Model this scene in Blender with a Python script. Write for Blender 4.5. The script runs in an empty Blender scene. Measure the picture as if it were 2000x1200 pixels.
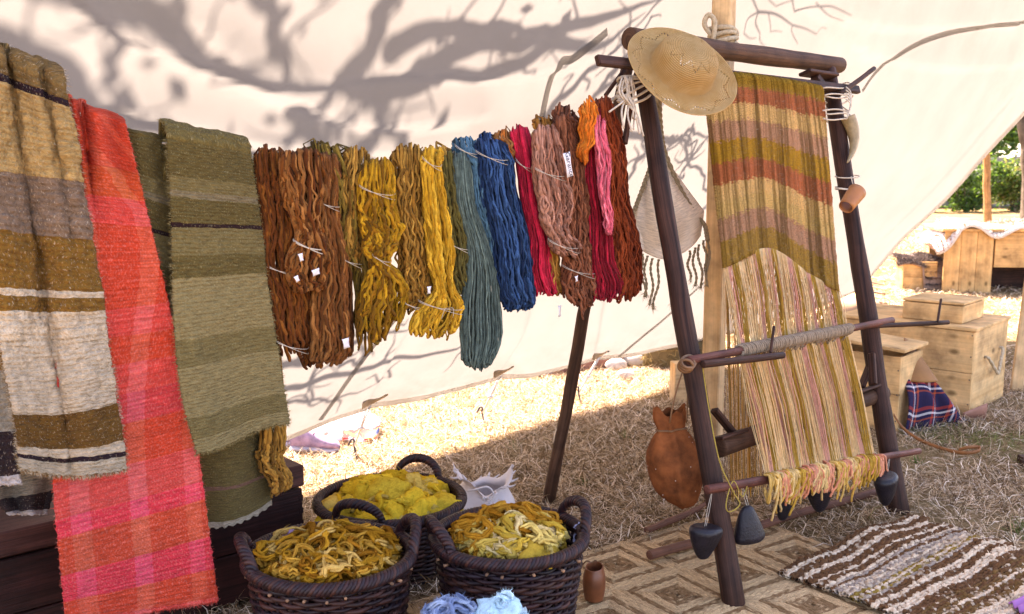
import bpy, math, random
import numpy as np
from mathutils import Vector, Matrix

random.seed(7)
RNG = np.random.default_rng(7)
SC = bpy.context.scene
COL = SC.collection
R = math.radians

# ------------------------------------------------------------------ camera, sky, sun, exposure
F = 1944.0
PITCH = R(8.3)
EYE = np.array([0.0, 0.0, 1.4])
cam_data = bpy.data.cameras.new('camera')
cam_data.sensor_width = 36.0
cam_data.lens = F / 2000 * 36
cam_data.clip_start = 0.05
cam_data.clip_end = 600
cam_data.dof.use_dof = True
cam_data.dof.focus_distance = 3.3
cam_data.dof.aperture_fstop = 5.6
cam = bpy.data.objects.new('camera', cam_data)
COL.objects.link(cam)
cam.location = EYE
cam.rotation_euler = (R(90) - PITCH, 0, 0)
SC.camera = cam

SUN_EL = R(50)
SUN_H = np.array([-0.50, 0.866])
SUN_H = SUN_H / np.linalg.norm(SUN_H)
SUN = np.array([SUN_H[0] * math.cos(SUN_EL), SUN_H[1] * math.cos(SUN_EL), math.sin(SUN_EL)])
world = bpy.data.worlds.new('World')
SC.world = world
world.use_nodes = True
wn = world.node_tree.nodes
wl = world.node_tree.links
sky_tex = wn.new('ShaderNodeTexSky')
sky_tex.sky_type = 'NISHITA'
sky_tex.sun_disc = False
sky_tex.sun_elevation = SUN_EL
sky_tex.sun_rotation = math.atan2(SUN_H[0], SUN_H[1])
sky_tex.dust_density = 1.3
sky_tex.air_density = 0.6
sky_tex.ozone_density = 0.0
wl.new(sky_tex.outputs[0], wn['Background'].inputs[0])
wn['Background'].inputs[1].default_value = 0.145

sun_data = bpy.data.lights.new('sun', 'SUN')
sun_data.energy = 5.0
sun_data.angle = R(0.53)
sun_data.color = (1.0, 0.975, 0.935)
sun = bpy.data.objects.new('sun', sun_data)
COL.objects.link(sun)
sun.location = (-6, 12, 14)
sun.rotation_euler = Vector(SUN).to_track_quat('Z', 'Y').to_euler()

SC.view_settings.view_transform = 'Standard'
SC.view_settings.look = 'None'
SC.view_settings.gamma = 1.0
SC.view_settings.use_curve_mapping = False
SC.view_settings.exposure = 3.05
SC.view_settings.use_white_balance = True
SC.view_settings.white_balance_temperature = 8200
SC.view_settings.white_balance_tint = 22
SC.render.engine = 'CYCLES'
SC.cycles.max_bounces = 8
SC.cycles.transparent_max_bounces = 8
SC.cycles.use_denoising = True

# ------------------------------------------------------------------ geometry helpers
def nrm(v):
    v = np.asarray(v, float)
    return v / np.maximum(np.linalg.norm(v, axis=-1, keepdims=True), 1e-9)

_f = np.array([0, math.cos(PITCH), -math.sin(PITCH)])
_u = np.array([0, math.sin(PITCH), math.cos(PITCH)])
_r = np.array([1.0, 0, 0])

def ray(px, py):
    px = np.asarray(px, float)[..., None]
    py = np.asarray(py, float)[..., None]
    return _f + (px - 1000) / F * _r - (py - 600) / F * _u

def on_plane(px, py, P, n):
    d = ray(px, py)
    n = np.asarray(n, float)
    t = np.dot(np.asarray(P, float) - EYE, n) / (d @ n)
    return EYE + d * t[..., None]

def on_z(px, py, z=0.0):
    return on_plane(px, py, (0, 0, z), (0, 0, 1))

def on_y(px, py, Y):
    return on_plane(px, py, (0, Y, 0), (0, 1, 0))

def sn(x, seed=0, octv=3, f=1.0):
    """smooth 1-D noise, about -1..1"""
    r = np.random.default_rng(seed)
    x = np.asarray(x, float)
    out = np.zeros_like(x)
    a = 1.0
    for _ in range(octv):
        for _k in range(3):
            out = out + a * np.sin(x * f * r.uniform(0.6, 1.5) + r.uniform(0, 6.28)) / 2.2
        f *= 2.1
        a *= 0.5
    return out / 1.6

def sn3(p, seed=0, f=1.0, octv=3):
    """smooth 3-D noise on (...,3) points, about -1..1"""
    r = np.random.default_rng(seed)
    p = np.asarray(p, float)
    out = np.zeros(p.shape[:-1])
    a = 1.0
    for _ in range(octv):
        for _k in range(4):
            d = r.normal(size=3)
            d = d / np.linalg.norm(d) * f * r.uniform(0.7, 1.4)
            out = out + a * np.sin(p @ d + r.uniform(0, 6.28)) / 2.2
        f *= 2.1
        a *= 0.5
    return out / 1.7

class MB:
    """collects verts / quads / tris with uv and colour, builds ONE mesh object"""
    def __init__(self):
        self.v, self.q, self.t, self.uv, self.c, self.n = [], [], [], [], [], 0
    def add(self, V, Q=None, T=None, uv=None, col=None):
        V = np.asarray(V, float).reshape(-1, 3)
        self.v.append(V)
        if Q is not None and len(Q):
            self.q.append(np.asarray(Q, int).reshape(-1, 4) + self.n)
        if T is not None and len(T):
            self.t.append(np.asarray(T, int).reshape(-1, 3) + self.n)
        self.uv.append(np.zeros((len(V), 2)) if uv is None else np.asarray(uv, float).reshape(-1, 2))
        if col is None:
            col = np.ones((len(V), 3))
        col = np.broadcast_to(np.asarray(col, float), (len(V), 3))
        self.c.append(col)
        self.n += len(V)
        return self
    def mesh(self, name, smooth=True):
        V = np.concatenate(self.v)
        q = np.concatenate(self.q) if self.q else np.zeros((0, 4), int)
        t = np.concatenate(self.t) if self.t else np.zeros((0, 3), int)
        loops = np.concatenate([q.ravel(), t.ravel()]).astype(np.int32)
        start = np.concatenate([np.arange(len(q)) * 4, len(q) * 4 + np.arange(len(t)) * 3]).astype(np.int32)
        me = bpy.data.meshes.new(name)
        me.vertices.add(len(V))
        me.vertices.foreach_set('co', V.ravel().astype(np.float32))
        me.loops.add(len(loops))
        me.loops.foreach_set('vertex_index', loops)
        me.polygons.add(len(start))
        me.polygons.foreach_set('loop_start', start)
        me.polygons.foreach_set('use_smooth', np.full(len(start), smooth, dtype=bool))
        me.update(calc_edges=True)
        uv = np.concatenate(self.uv)[loops]
        lay = me.uv_layers.new(name='UVMap')
        lay.data.foreach_set('uv', uv.ravel().astype(np.float32))
        ca = me.color_attributes.new('Col', 'FLOAT_COLOR', 'POINT')
        c = np.concatenate(self.c)
        ca.data.foreach_set('color', np.concatenate([c, np.ones((len(c), 1))], 1).ravel().astype(np.float32))
        me.validate()
        return me
    def build(self, name, mat, parent=None, smooth=True, loc=None):
        """loc: origin of the object in world space (verts given in world space)"""
        if loc is None and parent is None:
            V = np.concatenate(self.v)
            loc = np.array([V[:, 0].mean(), V[:, 1].mean(), V[:, 2].min()])
        off = np.array(parent['_o'] if parent is not None and '_o' in parent else (0, 0, 0), float)
        if parent is None:
            off = np.array(loc, float)
        self.v = [a - off for a in self.v]
        o = bpy.data.objects.new(name, self.mesh(name, smooth))
        COL.objects.link(o)
        o.data.materials.append(mat)
        if parent is None:
            o.location = off
            o['_o'] = [float(x) for x in off]
        else:
            o.parent = parent
            o['_o'] = [float(x) for x in off]
        return o

def tag(o, label, cat, group=None, kind=None):
    if label: o['label'] = label
    if cat: o['category'] = cat
    if group: o['group'] = group
    if kind: o['kind'] = kind
    return o

def thing(name, label, cat, loc, group=None):
    o = bpy.data.objects.new(name, None)
    COL.objects.link(o)
    o.empty_display_size = 0.1
    o.location = [float(x) for x in loc]
    o['_o'] = [float(x) for x in loc]
    return tag(o, label, cat, group)

def tubes(P, Rr, sides=6, closed=False, ell=None):
    """P (M,N,3), Rr broadcast to (M,N): M tubes. returns V, Q, uv(u around m, v along m)"""
    P = np.asarray(P, float)
    if P.ndim == 2: P = P[None]
    M, N, _ = P.shape
    Rr = np.broadcast_to(np.asarray(Rr, float), (M, N))
    if closed:
        T = nrm(np.roll(P, -1, 1) - np.roll(P, 1, 1))
    else:
        T = nrm(np.gradient(P, axis=1))
    ref = np.zeros((M, 3)); ref[:, 2] = 1
    bad = np.abs(T[:, 0, 2]) > 0.9
    ref[bad] = (1, 0, 0)
    Nn = np.zeros_like(P)
    n0 = nrm(np.cross(T[:, 0], ref))
    Nn[:, 0] = n0
    for i in range(1, N):
        n0 = n0 - (n0 * T[:, i]).sum(-1, keepdims=True) * T[:, i]
        n0 = nrm(n0)
        Nn[:, i] = n0
    B = np.cross(T, Nn)
    a = np.arange(sides) / sides * 2 * math.pi
    V = P[:, :, None] + Rr[:, :, None, None] * (np.cos(a)[None, None, :, None] * Nn[:, :, None] + np.sin(a)[None, None, :, None] * B[:, :, None])
    m = np.arange(M)[:, None, None] * N * sides
    if closed:
        i = np.arange(N)[None, :, None]; i2 = (i + 1) % N
    else:
        i = np.arange(N - 1)[None, :, None]; i2 = i + 1
    k = np.arange(sides)[None, None, :]; k2 = (k + 1) % sides
    Q = np.stack(np.broadcast_arrays(m + i * sides + k, m + i * sides + k2, m + i2 * sides + k2, m + i2 * sides + k), -1).reshape(-1, 4)
    L = np.concatenate([np.zeros((M, 1)), np.cumsum(np.linalg.norm(np.diff(P, axis=1), axis=-1), 1)], 1)
    uv = np.stack(np.broadcast_arrays(a[None, None] * Rr[:, :, None] , L[:, :, None]), -1)
    return V.reshape(-1, 3), Q, uv.reshape(-1, 2)

def add_tube(mb, P, r, sides=8, closed=False, cap=True, col=None):
    P = np.asarray(P, float)
    N = len(P)
    V, Q, uv = tubes(P, np.broadcast_to(r, (1, N)), sides, closed)
    T = None
    if cap and not closed:
        V = np.concatenate([V, P[:1], P[-1:]])
        uv = np.concatenate([uv, [[0, 0]], [[0, uv[-1, 1]]]])
        c0, c1 = N * sides, N * sides + 1
        k = np.arange(sides); k2 = (k + 1) % sides
        T = np.concatenate([np.stack([np.full(sides, c0), k2, k], 1), np.stack([np.full(sides, c1), (N - 1) * sides + k, (N - 1) * sides + k2], 1)])
    mb.add(V, Q, T, uv, col)

def spline(pts, n=24):
    """Catmull-Rom through the points"""
    p = np.asarray(pts, float)
    p = np.concatenate([2 * p[:1] - p[1:2], p, 2 * p[-1:] - p[-2:-1]])
    k = len(p) - 3
    t = np.linspace(0, k - 1e-6, n)
    i = t.astype(int); f = (t - i)[:, None]
    a, b, c, d = p[i], p[i + 1], p[i + 2], p[i + 3]
    return 0.5 * (2 * b + (c - a) * f + (2 * a - 5 * b + 4 * c - d) * f ** 2 + (3 * b - a - 3 * c + d) * f ** 3)

def pole(mb, A, B, r0, r1=None, sides=14, n=14, wob=0.004, seed=1, col=None, bev=0.15):
    wob = wob * 1.8
    """an uneven round pole from A to B with softened ends"""
    A = np.asarray(A, float); B = np.asarray(B, float)
    r1 = r0 if r1 is None else r1
    L = np.linalg.norm(B - A)
    e = min(bev * max(r0, r1) / L, 0.2)
    t = np.concatenate([[0, e * .5], np.linspace(e, 1 - e, n), [1 - e * .5, 1]])
    P = A + (B - A) * t[:, None]
    P[:, 0] += wob * sn(t * 6, seed); P[:, 1] += wob * sn(t * 6, seed + 9)
    rr = (r0 + (r1 - r0) * t) * (1 + 0.07 * sn(t * 14, seed + 3))
    rr[0] *= 0.86; rr[-1] *= 0.86; rr[1] *= .95; rr[-2] *= .95
    add_tube(mb, P, rr, sides, col=col)

def box_verts(x0, x1, y0, y1, z0, z1):
    return np.array([[x0, y0, z0], [x1, y0, z0], [x1, y1, z0], [x0, y1, z0], [x0, y0, z1], [x1, y0, z1], [x1, y1, z1], [x0, y1, z1]], float)

def add_box(mb, O, ex, ey, ez, sx, sy, sz, grain='x', col=None, bev=0.003):
    """box with corner O, unit axes ex,ey,ez, sizes; bevelled edges; uv in metres with v along the grain axis"""
    O = np.asarray(O, float); E = np.array([ex, ey, ez], float); S = np.array([sx, sy, sz], float)
    b = min(bev, S.min() * 0.3)
    g = 'xyz'.index(grain)
    for ax in range(3):
        a1, a2 = (ax + 1) % 3, (ax + 2) % 3
        for sgn in (0, 1):
            loc = np.zeros((4, 3))
            loc[:, ax] = S[ax] * sgn
            loc[:, a1] = [b, S[a1] - b, S[a1] - b, b]
            loc[:, a2] = [b, b, S[a2] - b, S[a2] - b]
            if g == a1: uv = loc[:, [a2, a1]]
            elif g == a2: uv = loc[:, [a1, a2]]
            else: uv = loc[:, [a1, a2]] * [1, 0.25]
            q = [0, 1, 2, 3] if sgn else [3, 2, 1, 0]
            mb.add(O + loc @ E, [q], None, uv + [ax * 0.37 + sgn * .21, 0.13 * ax], col)
    # edge bevels
    for ax in range(3):
        a1, a2 = (ax + 1) % 3, (ax + 2) % 3
        for s1 in (0, 1):
            for s2 in (0, 1):
                loc = np.zeros((4, 3))
                loc[:, ax] = [b, S[ax] - b, S[ax] - b, b]
                i1 = b if s1 == 0 else S[a1] - b
                i2 = b if s2 == 0 else S[a2] - b
                loc[:2, a1] = S[a1] * s1; loc[:2, a2] = i2
                loc[2:, a1] = i1; loc[2:, a2] = S[a2] * s2
                q = [0, 1, 2, 3] if s1 == s2 else [3, 2, 1, 0]
                uv = np.stack([loc[:, a1] + loc[:, a2], loc[:, ax]], 1)
                mb.add(O + loc @ E, [q], None, uv, col)

def grid_quads(nv, nu):
    i = np.arange(nv - 1)[:, None]; j = np.arange(nu - 1)[None]
    a = i * nu + j
    return np.stack([a, a + 1, a + nu + 1, a + nu], -1).reshape(-1, 4)

def grid_normals(P):
    du = np.gradient(P, axis=1); dv = np.gradient(P, axis=0)
    return nrm(np.cross(du, dv))

def add_sheet(mb, P, th=0.004, uv=None, col=None, rnd=True):
    """closed cloth of thickness th from a grid P (nv,nu,3)"""
    nv, nu, _ = P.shape
    N = grid_normals(P)
    e = np.ones((nv, nu))
    A = P + N * th / 2; B = P - N * th / 2
    if uv is None:
        U = np.concatenate([np.zeros((nv, 1)), np.cumsum(np.linalg.norm(np.diff(P, axis=1), axis=-1), 1)], 1)
        W = np.concatenate([np.zeros((1, nu)), np.cumsum(np.linalg.norm(np.diff(P, axis=0), axis=-1), 0)], 0)
        uv = np.stack([U, W], -1)
    q = grid_quads(nv, nu)
    n = nv * nu
    idx = np.arange(n).reshape(nv, nu)
    ring = np.concatenate([idx[0, :], idx[1:, -1], idx[-1, -2::-1], idx[-2:0:-1, 0]])
    r2 = np.roll(ring, -1)
    side = np.stack([ring, r2, r2 + n, ring + n], -1)
    V = np.concatenate([A.reshape(-1, 3), B.reshape(-1, 3)])
    c = None
    if col is not None:
        c = np.asarray(col, float)
        if c.ndim == 3: c = c.reshape(-1, 3); c = np.concatenate([c, c])
    mb.add(V, np.concatenate([q, q[:, ::-1] + n, side[:, ::-1]]), None, np.concatenate([uv.reshape(-1, 2)] * 2), c)

def fibres(mb, P, D, L, w=0.0009, col=None, droop=0.3, seed=0):
    """short loose fibres: a two-segment ribbon each, starting at P along D"""
    r = np.random.default_rng(seed)
    n = len(P)
    D = nrm(D + r.normal(size=(n, 3)) * 0.5)
    L = np.broadcast_to(L, (n,)) * r.uniform(0.5, 1.3, n)
    S = nrm(np.cross(D, r.normal(size=(n, 3))))
    mid = P + D * (L * .5)[:, None]
    D2 = nrm(D + r.normal(size=(n, 3)) * 0.7 - np.array([0, 0, droop]))
    end = mid + D2 * (L * .5)[:, None]
    V = np.stack([P - S * w, P + S * w, mid + S * w * .8, mid - S * w * .8, end], 1).reshape(-1, 3)
    b = np.arange(n)[:, None] * 5
    c = None if col is None else np.repeat(np.broadcast_to(col, (n, 3)), 5, 0)
    mb.add(V, b + np.array([[0, 1, 2, 3]]), b + np.array([[3, 2, 4]]), None, c)

# ------------------------------------------------------------------ materials
class NT:
    def __init__(self, name):
        self.m = bpy.data.materials.new(name)
        self.m.use_nodes = True
        self.t = self.m.node_tree
        self.bsdf = self.t.nodes['Principled BSDF']
        self.out = self.t.nodes['Material Output']
    def n(self, typ, **kw):
        nd = self.t.nodes.new(typ)
        for k, v in kw.items():
            if isinstance(v, tuple) and v and v[0] == 'in':
                continue
            setattr(nd, k, v)
        return nd
    def l(self, a, b):
        self.t.links.new(a, b)
    def set(self, **kw):
        for k, v in kw.items():
            k = k.replace('_', ' ').title().replace('Ior', 'IOR')
            if k in self.bsdf.inputs:
                self.bsdf.inputs[k].default_value = v
    def coord(self, kind='UV', scale=(1, 1, 1)):
        tc = self.n('ShaderNodeTexCoord')
        mp = self.n('ShaderNodeMapping')
        mp.inputs['Scale'].default_value = scale
        self.l(tc.outputs[kind], mp.inputs[0])
        return mp.outputs[0]
    def noise(self, vec, scale, detail=4, rough=0.55, dist=0.0):
        nd = self.n('ShaderNodeTexNoise')
        nd.inputs['Scale'].default_value = scale
        nd.inputs['Detail'].default_value = detail
        nd.inputs['Roughness'].default_value = rough
        nd.inputs['Distortion'].default_value = dist
        if vec is not None: self.l(vec, nd.inputs['Vector'])
        return nd.outputs['Fac']
    def ramp(self, fac, stops, interp='LINEAR'):
        nd = self.n('ShaderNodeValToRGB')
        nd.color_ramp.interpolation = interp
        el = nd.color_ramp.elements
        while len(el) < len(stops): el.new(0.5)
        for e, (p, c) in zip(el, stops):
            e.position = p
            e.color = (*c, 1) if len(c) == 3 else c
        self.l(fac, nd.inputs[0])
        return nd.outputs[0]
    def mix(self, fac, a, b, mode='MIX'):
        nd = self.n('ShaderNodeMix', data_type='RGBA', blend_type=mode)
        for s, v in ((0, fac), (6, a), (7, b)):
            if hasattr(v, 'is_linked') or hasattr(v, 'links'): self.l(v, nd.inputs[s])
            elif s == 0: nd.inputs[0].default_value = v
            else: nd.inputs[s].default_value = (*v, 1)
        return nd.outputs[2]
    def math(self, op, a, b=0.0, c=None):
        nd = self.n('ShaderNodeMath', operation=op)
        for i, v in enumerate((a, b) if c is None else (a, b, c)):
            if hasattr(v, 'links'): self.l(v, nd.inputs[i])
            else: nd.inputs[i].default_value = v
        return nd.outputs[0]
    def bump(self, h, strength=0.4, dist=0.004):
        nd = self.n('ShaderNodeBump')
        nd.inputs['Strength'].default_value = strength
        nd.inputs['Distance'].default_value = dist
        self.l(h, nd.inputs['Height'])
        self.l(nd.outputs[0], self.bsdf.inputs['Normal'])
        return nd.outputs[0]
    def sep(self, vec):
        nd = self.n('ShaderNodeSeparateXYZ')
        self.l(vec, nd.inputs[0])
        return nd.outputs

def wood_mat(name, dark, light, rough=0.6, scale=1.0, knots=False, streak=0.75):
    t = NT(name)
    dk, lt = np.array(dark), np.array(light)
    g = t.noise(t.coord('UV', (34 * scale, 1.3 * scale, 1)), 1.0, 6, 0.65, 1.2)
    g2 = t.noise(t.coord('UV', (190 * scale, 3.5 * scale, 1)), 1.0, 4, 0.7)
    big = t.noise(t.coord('Object'), 7.0, 4, 0.6)
    c = t.ramp(g, [(0.32, tuple(dk)), (0.47, tuple(dk * .45 + lt * .55)), (0.62, tuple(lt)), (.7, tuple(lt * .7 + dk * .3))])
    c = t.mix(t.ramp(g2, [(0.45, (0, 0, 0)), (0.68, (streak,) * 3)]), c, tuple(dk * 0.6))
    c = t.mix(1.0, c, t.ramp(big, [(0.3, (0.55, 0.53, 0.53)), (0.5, (1, 1, 1)), (0.66, (1.3, 1.27, 1.25)), (.74, (1.9, 1.85, 1.8))]), 'MULTIPLY')
    if knots:
        vo = t.n('ShaderNodeTexVoronoi')
        vo.inputs['Scale'].default_value = 1.0
        t.l(t.coord('UV', (6, 3.4, 1)), vo.inputs['Vector'])
        k = t.ramp(vo.outputs['Distance'], [(0.05, (1, 1, 1)), (0.13, (0, 0, 0))])
        c = t.mix(t.math('MULTIPLY', k, 0.8), c, tuple(dk * 0.3))
    t.l(c, t.bsdf.inputs['Base Color'])
    t.set(roughness=min(rough + .12, 1))
    t.bsdf.inputs['Specular IOR Level'].default_value = 0.18
    t.bump(t.math('ADD', g, g2), 0.5, 0.004)
    return t.m

def yarn_mat(name='yarn', sheen=0.35, tw=420.0):
    """wool: colour comes from each strand's own dye (Col), with slubs and twist"""
    t = NT(name)
    a = t.n('ShaderNodeVertexColor', layer_name='Col')
    n1 = t.noise(t.coord('Object'), 60, 4, 0.65)
    n2 = t.noise(t.coord('Object'), 420, 2, 0.6)
    k = t.ramp(n1, [(0.28, (0.66, 0.62, 0.60)), (0.5, (1, 1, 1)), (0.75, (1.3, 1.28, 1.25))])
    c = t.mix(1.0, a.outputs['Color'], k, 'MULTIPLY')
    t.l(c, t.bsdf.inputs['Base Color'])
    t.set(roughness=0.95)
    t.bsdf.inputs['Specular IOR Level'].default_value = 0.03
    t.bsdf.inputs['Sheen Weight'].default_value = sheen * .12
    t.bsdf.inputs['Sheen Roughness'].default_value = 0.6
    t.bump(t.math('ADD', n1, n2), 0.6, 0.004)
    return t.m

def fleece_mat(name='fleece'):
    t = NT(name)
    a = t.n('ShaderNodeVertexColor', layer_name='Col')
    o = t.coord('Object')
    n1 = t.noise(o, 45, 5, 0.7, 1.5); n2 = t.noise(o, 190, 4, 0.75, 2.0)
    k = t.ramp(n1, [(0.3, (0.72, 0.66, 0.6)), (0.5, (1, 1, 1)), (0.72, (1.2, 1.2, 1.2))])
    c = t.mix(1.0, a.outputs['Color'], k, 'MULTIPLY')
    c = t.mix(.5, c, t.ramp(n2, [(.35, (.7, .68, .62)), (.65, (1.18, 1.18, 1.18))]), 'MULTIPLY')
    t.l(c, t.bsdf.inputs['Base Color'])
    t.set(roughness=1.0)
    t.bsdf.inputs['Specular IOR Level'].default_value = 0.02
    t.bump(t.math('ADD', t.math('MULTIPLY', n1, 1.2), n2), 0.6, 0.007)
    return t.m

def plain_mat(name, c, rough=0.7, var=0.25, scale=18, bump=0.2, spec=0.3, metal=0.0):
    t = NT(name)
    n1 = t.noise(t.coord('Object'), scale, 5, 0.6)
    col = t.ramp(n1, [(0.3, tuple(np.array(c) * (1 - var))), (0.7, tuple(np.minimum(np.array(c) * (1 + var), 1)))])
    t.l(col, t.bsdf.inputs['Base Color'])
    t.set(roughness=rough, metallic=metal)
    t.bsdf.inputs['Specular IOR Level'].default_value = spec
    if bump: t.bump(t.noise(t.coord('Object'), scale * 5, 4), bump, 0.003)
    return t.m

def col_mat(name, rough=0.85, var=0.2, scale=40, spec=0.15, transl=0.0):
    """colour from Col with fine variation"""
    t = NT(name)
    a = t.n('ShaderNodeVertexColor', layer_name='Col')
    n1 = t.noise(t.coord('Object'), scale, 4, 0.6)
    k = t.ramp(n1, [(0.3, (1 - var,) * 3), (0.7, (1 + var,) * 3)])
    c = t.mix(1.0, a.outputs['Color'], k, 'MULTIPLY')
    t.l(c, t.bsdf.inputs['Base Color'])
    t.set(roughness=rough)
    t.bsdf.inputs['Specular IOR Level'].default_value = spec
    if transl:
        tr = t.n('ShaderNodeBsdfTranslucent')
        t.l(c, tr.inputs['Color'])
        mx = t.n('ShaderNodeMixShader')
        mx.inputs[0].default_value = transl
        t.l(t.bsdf.outputs[0], mx.inputs[1]); t.l(tr.outputs[0], mx.inputs[2])
        t.l(mx.outputs[0], t.out.inputs['Surface'])
    return t.m

def weave(t, rows=140.0, cols=140.0, lump=60, strength=0.6, dist=0.004, stretch=(1, 1)):
    """bump of a hand-woven cloth in uv metres: weft rows, warp dots, slubs; returns slub noise"""
    uv = t.coord('UV')
    s = t.sep(uv)
    wob = t.math('MULTIPLY', t.noise(t.coord('UV', (9, 30, 1)), 1.0, 3), 0.012)
    vv = t.math('ADD', s[1], wob)
    row = t.math('SINE', t.math('MULTIPLY', vv, rows * 6.283))
    colm = t.math('SINE', t.math('MULTIPLY', s[0], cols * 6.283))
    slub = t.noise(t.coord('UV', (lump, lump * 2.6, 1)), 1.0, 4, 0.7)
    fine = t.noise(t.coord('UV', (300, 500, 1)), 1.0, 2)
    h = t.math('ADD', t.math('MULTIPLY', row, 0.22), t.math('MULTIPLY', t.math('MULTIPLY', row, colm), 0.16))
    h = t.math('ADD', h, t.math('MULTIPLY', slub, 1.7))
    h = t.math('ADD', h, t.math('MULTIPLY', fine, 0.5))
    t.bump(h, strength, dist)
    return slub, fine, row, colm, s, uv

# ------------------------------------------------------------------ the setting: ground, grass, canvas, trees
H0 = np.array([0, 5.45, 0.0])
HD = np.array([0.683, 0.731, 0.0])
NIN = np.array([0.731, -0.683, 0.0])
TAN = 1.9

def ground_mat():
    t = NT('dry_ground')
    a = t.noise(t.coord('Object'), 1.3, 6, 0.6)
    b = t.noise(t.coord('Object'), 30, 6, 0.75)
    g = t.noise(t.coord('Object'), 3.1, 4, 0.6)
    c = t.ramp(b, [(0.25, (0.05, 0.03, 0.014)), (0.48, (0.17, 0.11, 0.05)), (0.7, (0.36, 0.25, 0.13))])
    c = t.mix(t.ramp(g, [(0.52, (0, 0, 0)), (0.75, (0.5, 0.5, 0.5))]), c, (0.16, 0.15, 0.05))
    c = t.mix(t.ramp(a, [(0.45, (0, 0, 0)), (0.7, (0.55, 0.55, 0.55))]), c, (0.36, 0.27, 0.15))
    t.l(c, t.bsdf.inputs['Base Color'])
    t.set(roughness=1.0)
    t.bsdf.inputs['Specular IOR Level'].default_value = 0.05
    t.bump(t.math('ADD', b, a), 0.8, 0.02)
    return t.m

def ground_z(x, y):
    return 0.012 * np.sin(x * 2.1 + 1) * np.sin(y * 1.7) * np.clip((np.hypot(x, y) - 3.4) / 2, 0, 1)

mb = MB()
gx = np.concatenate([np.linspace(-240, -6, 16), np.linspace(-5, 9, 85), np.linspace(10, 240, 18)])
gy = np.concatenate([np.linspace(-60, -1, 8), np.linspace(0, 14, 85), np.linspace(15, 300, 22)])
GX, GY = np.meshgrid(gx, gy)
P = np.stack([GX, GY, ground_z(GX, GY)], -1)
mb.add(P, grid_quads(*GX.shape))
o = mb.build('ground', ground_mat(), loc=(0, 0, 0))
o['kind'] = 'structure'

# ---- canvas
HEM_PX = [(550, 862), (640, 828), (745, 797), (830, 783), (904, 765), (973, 744), (1037, 738), (1162, 703), (1231, 695), (1334, 677)]
hp = np.array([on_plane(float(x), float(y), H0 + 0.15 * NIN, NIN) for x, y in HEM_PX])
hs = (hp - H0) @ HD
HEM_S = np.concatenate([[-4.0, -2.4], hs, [2.3, 3.3, 4.3, 7.0]])
HEM_Z = np.concatenate([[0.2, 0.19], hp[:, 2], [0.2, 0.25, 0.33, 0.33]])

def canvas_raw(s, h):
    """point of the flat canvas at distance s along the hem and height h above it"""
    s = np.asarray(s, float); h = np.asarray(h, float)
    z0 = np.interp(s, HEM_S, HEM_Z)
    sag = 0.10 * np.sin(np.clip(h / 2.5, 0, 1) * math.pi)
    p = (0.15 + h / TAN)[..., None] * NIN + s[..., None] * HD + H0
    p[..., 2] = z0 + h
    nn = np.array([NIN[0] * 0.88, NIN[1] * 0.88, -0.47])
    return p + sag[..., None] * nn

CN_OUT = nrm(np.array([-NIN[0] * TAN, -NIN[1] * TAN, 1.0]))   # outward, upward
CP0 = H0 + NIN * 0.15 + np.array([0, 0, 0.25])

def canvas_px(px, py):
    """point of the canvas seen at a pixel of the picture (flat approximation), with (s, h)"""
    p = on_plane(px, py, CP0 + 0.06 * -CN_OUT, CN_OUT)
    s = (p - H0) @ HD
    h = p[..., 2] - np.interp(s, HEM_S, HEM_Z)
    return p, s, h

FOLDS = [([(150, -20), (215, 25), (380, 95), (560, 165), (640, 200), (760, 212), (900, 206)], 0.018, 0.035),
         ([(250, 190), (330, 215), (520, 258), (700, 268), (830, 264), (1000, 248), (1150, 215)], 0.016, 0.03),
         ([(400, 60), (470, 110), (600, 127), (760, 112), (1000, 122), (1150, 95)], 0.013, 0.04),
         ([(1180, 690), (1183, 640), (1190, 560)], -0.010, 0.03),
         ([(745, 790), (790, 690), (850, 560)], -0.007, 0.03),
         ([(1000, 735), (1040, 640), (1060, 500)], -0.007, 0.03),
         ([(1600, 15), (1750, 40), (2000, 38)], 0.010, 0.05),
         ([(1680, 90), (1850, 120), (2050, 110)], 0.009, 0.05),
         ([(1960, 210), (1880, 300), (1760, 430)], 0.010, 0.06)]
fold_sh = []
for pts, amp, wid in FOLDS:
    a = spline(np.array(pts, float), 40)
    _, s_, h_ = canvas_px(a[:, 0], a[:, 1])
    fold_sh.append((np.stack([s_, h_], 1), amp, wid))

def canvas_pt(s, h):
    p = canvas_raw(s, h)
    d = 0.012 * np.sin(s * 2.3 + h * 1.9) * np.sin(h * 3.1 + 1) + 0.004 * np.sin(s * 9 - h * 7) * np.sin(h * 8 + s)
    q = np.stack([s, h], -1)
    for line, amp, wid in fold_sh:
        dd = np.full(s.shape, 9.0); sg = np.ones(s.shape)
        for k in range(len(line) - 1):
            a, b = line[k], line[k + 1]
            ab = b - a
            tt = np.clip(((q - a) @ ab) / max(ab @ ab, 1e-9), 0, 1)
            nd = np.linalg.norm(q - a - tt[..., None] * ab, axis=-1)
            cr = ab[0] * (q[..., 1] - a[1]) - ab[1] * (q[..., 0] - a[0])
            sg = np.where(nd < dd, np.sign(cr), sg)
            dd = np.minimum(dd, nd)
        d = d + 2.0 * amp * np.exp(-(dd / np.where(sg * np.sign(amp) > 0, wid * 2.6, wid * .45)) ** 2)
    return p - d[..., None] * CN_OUT

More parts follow.
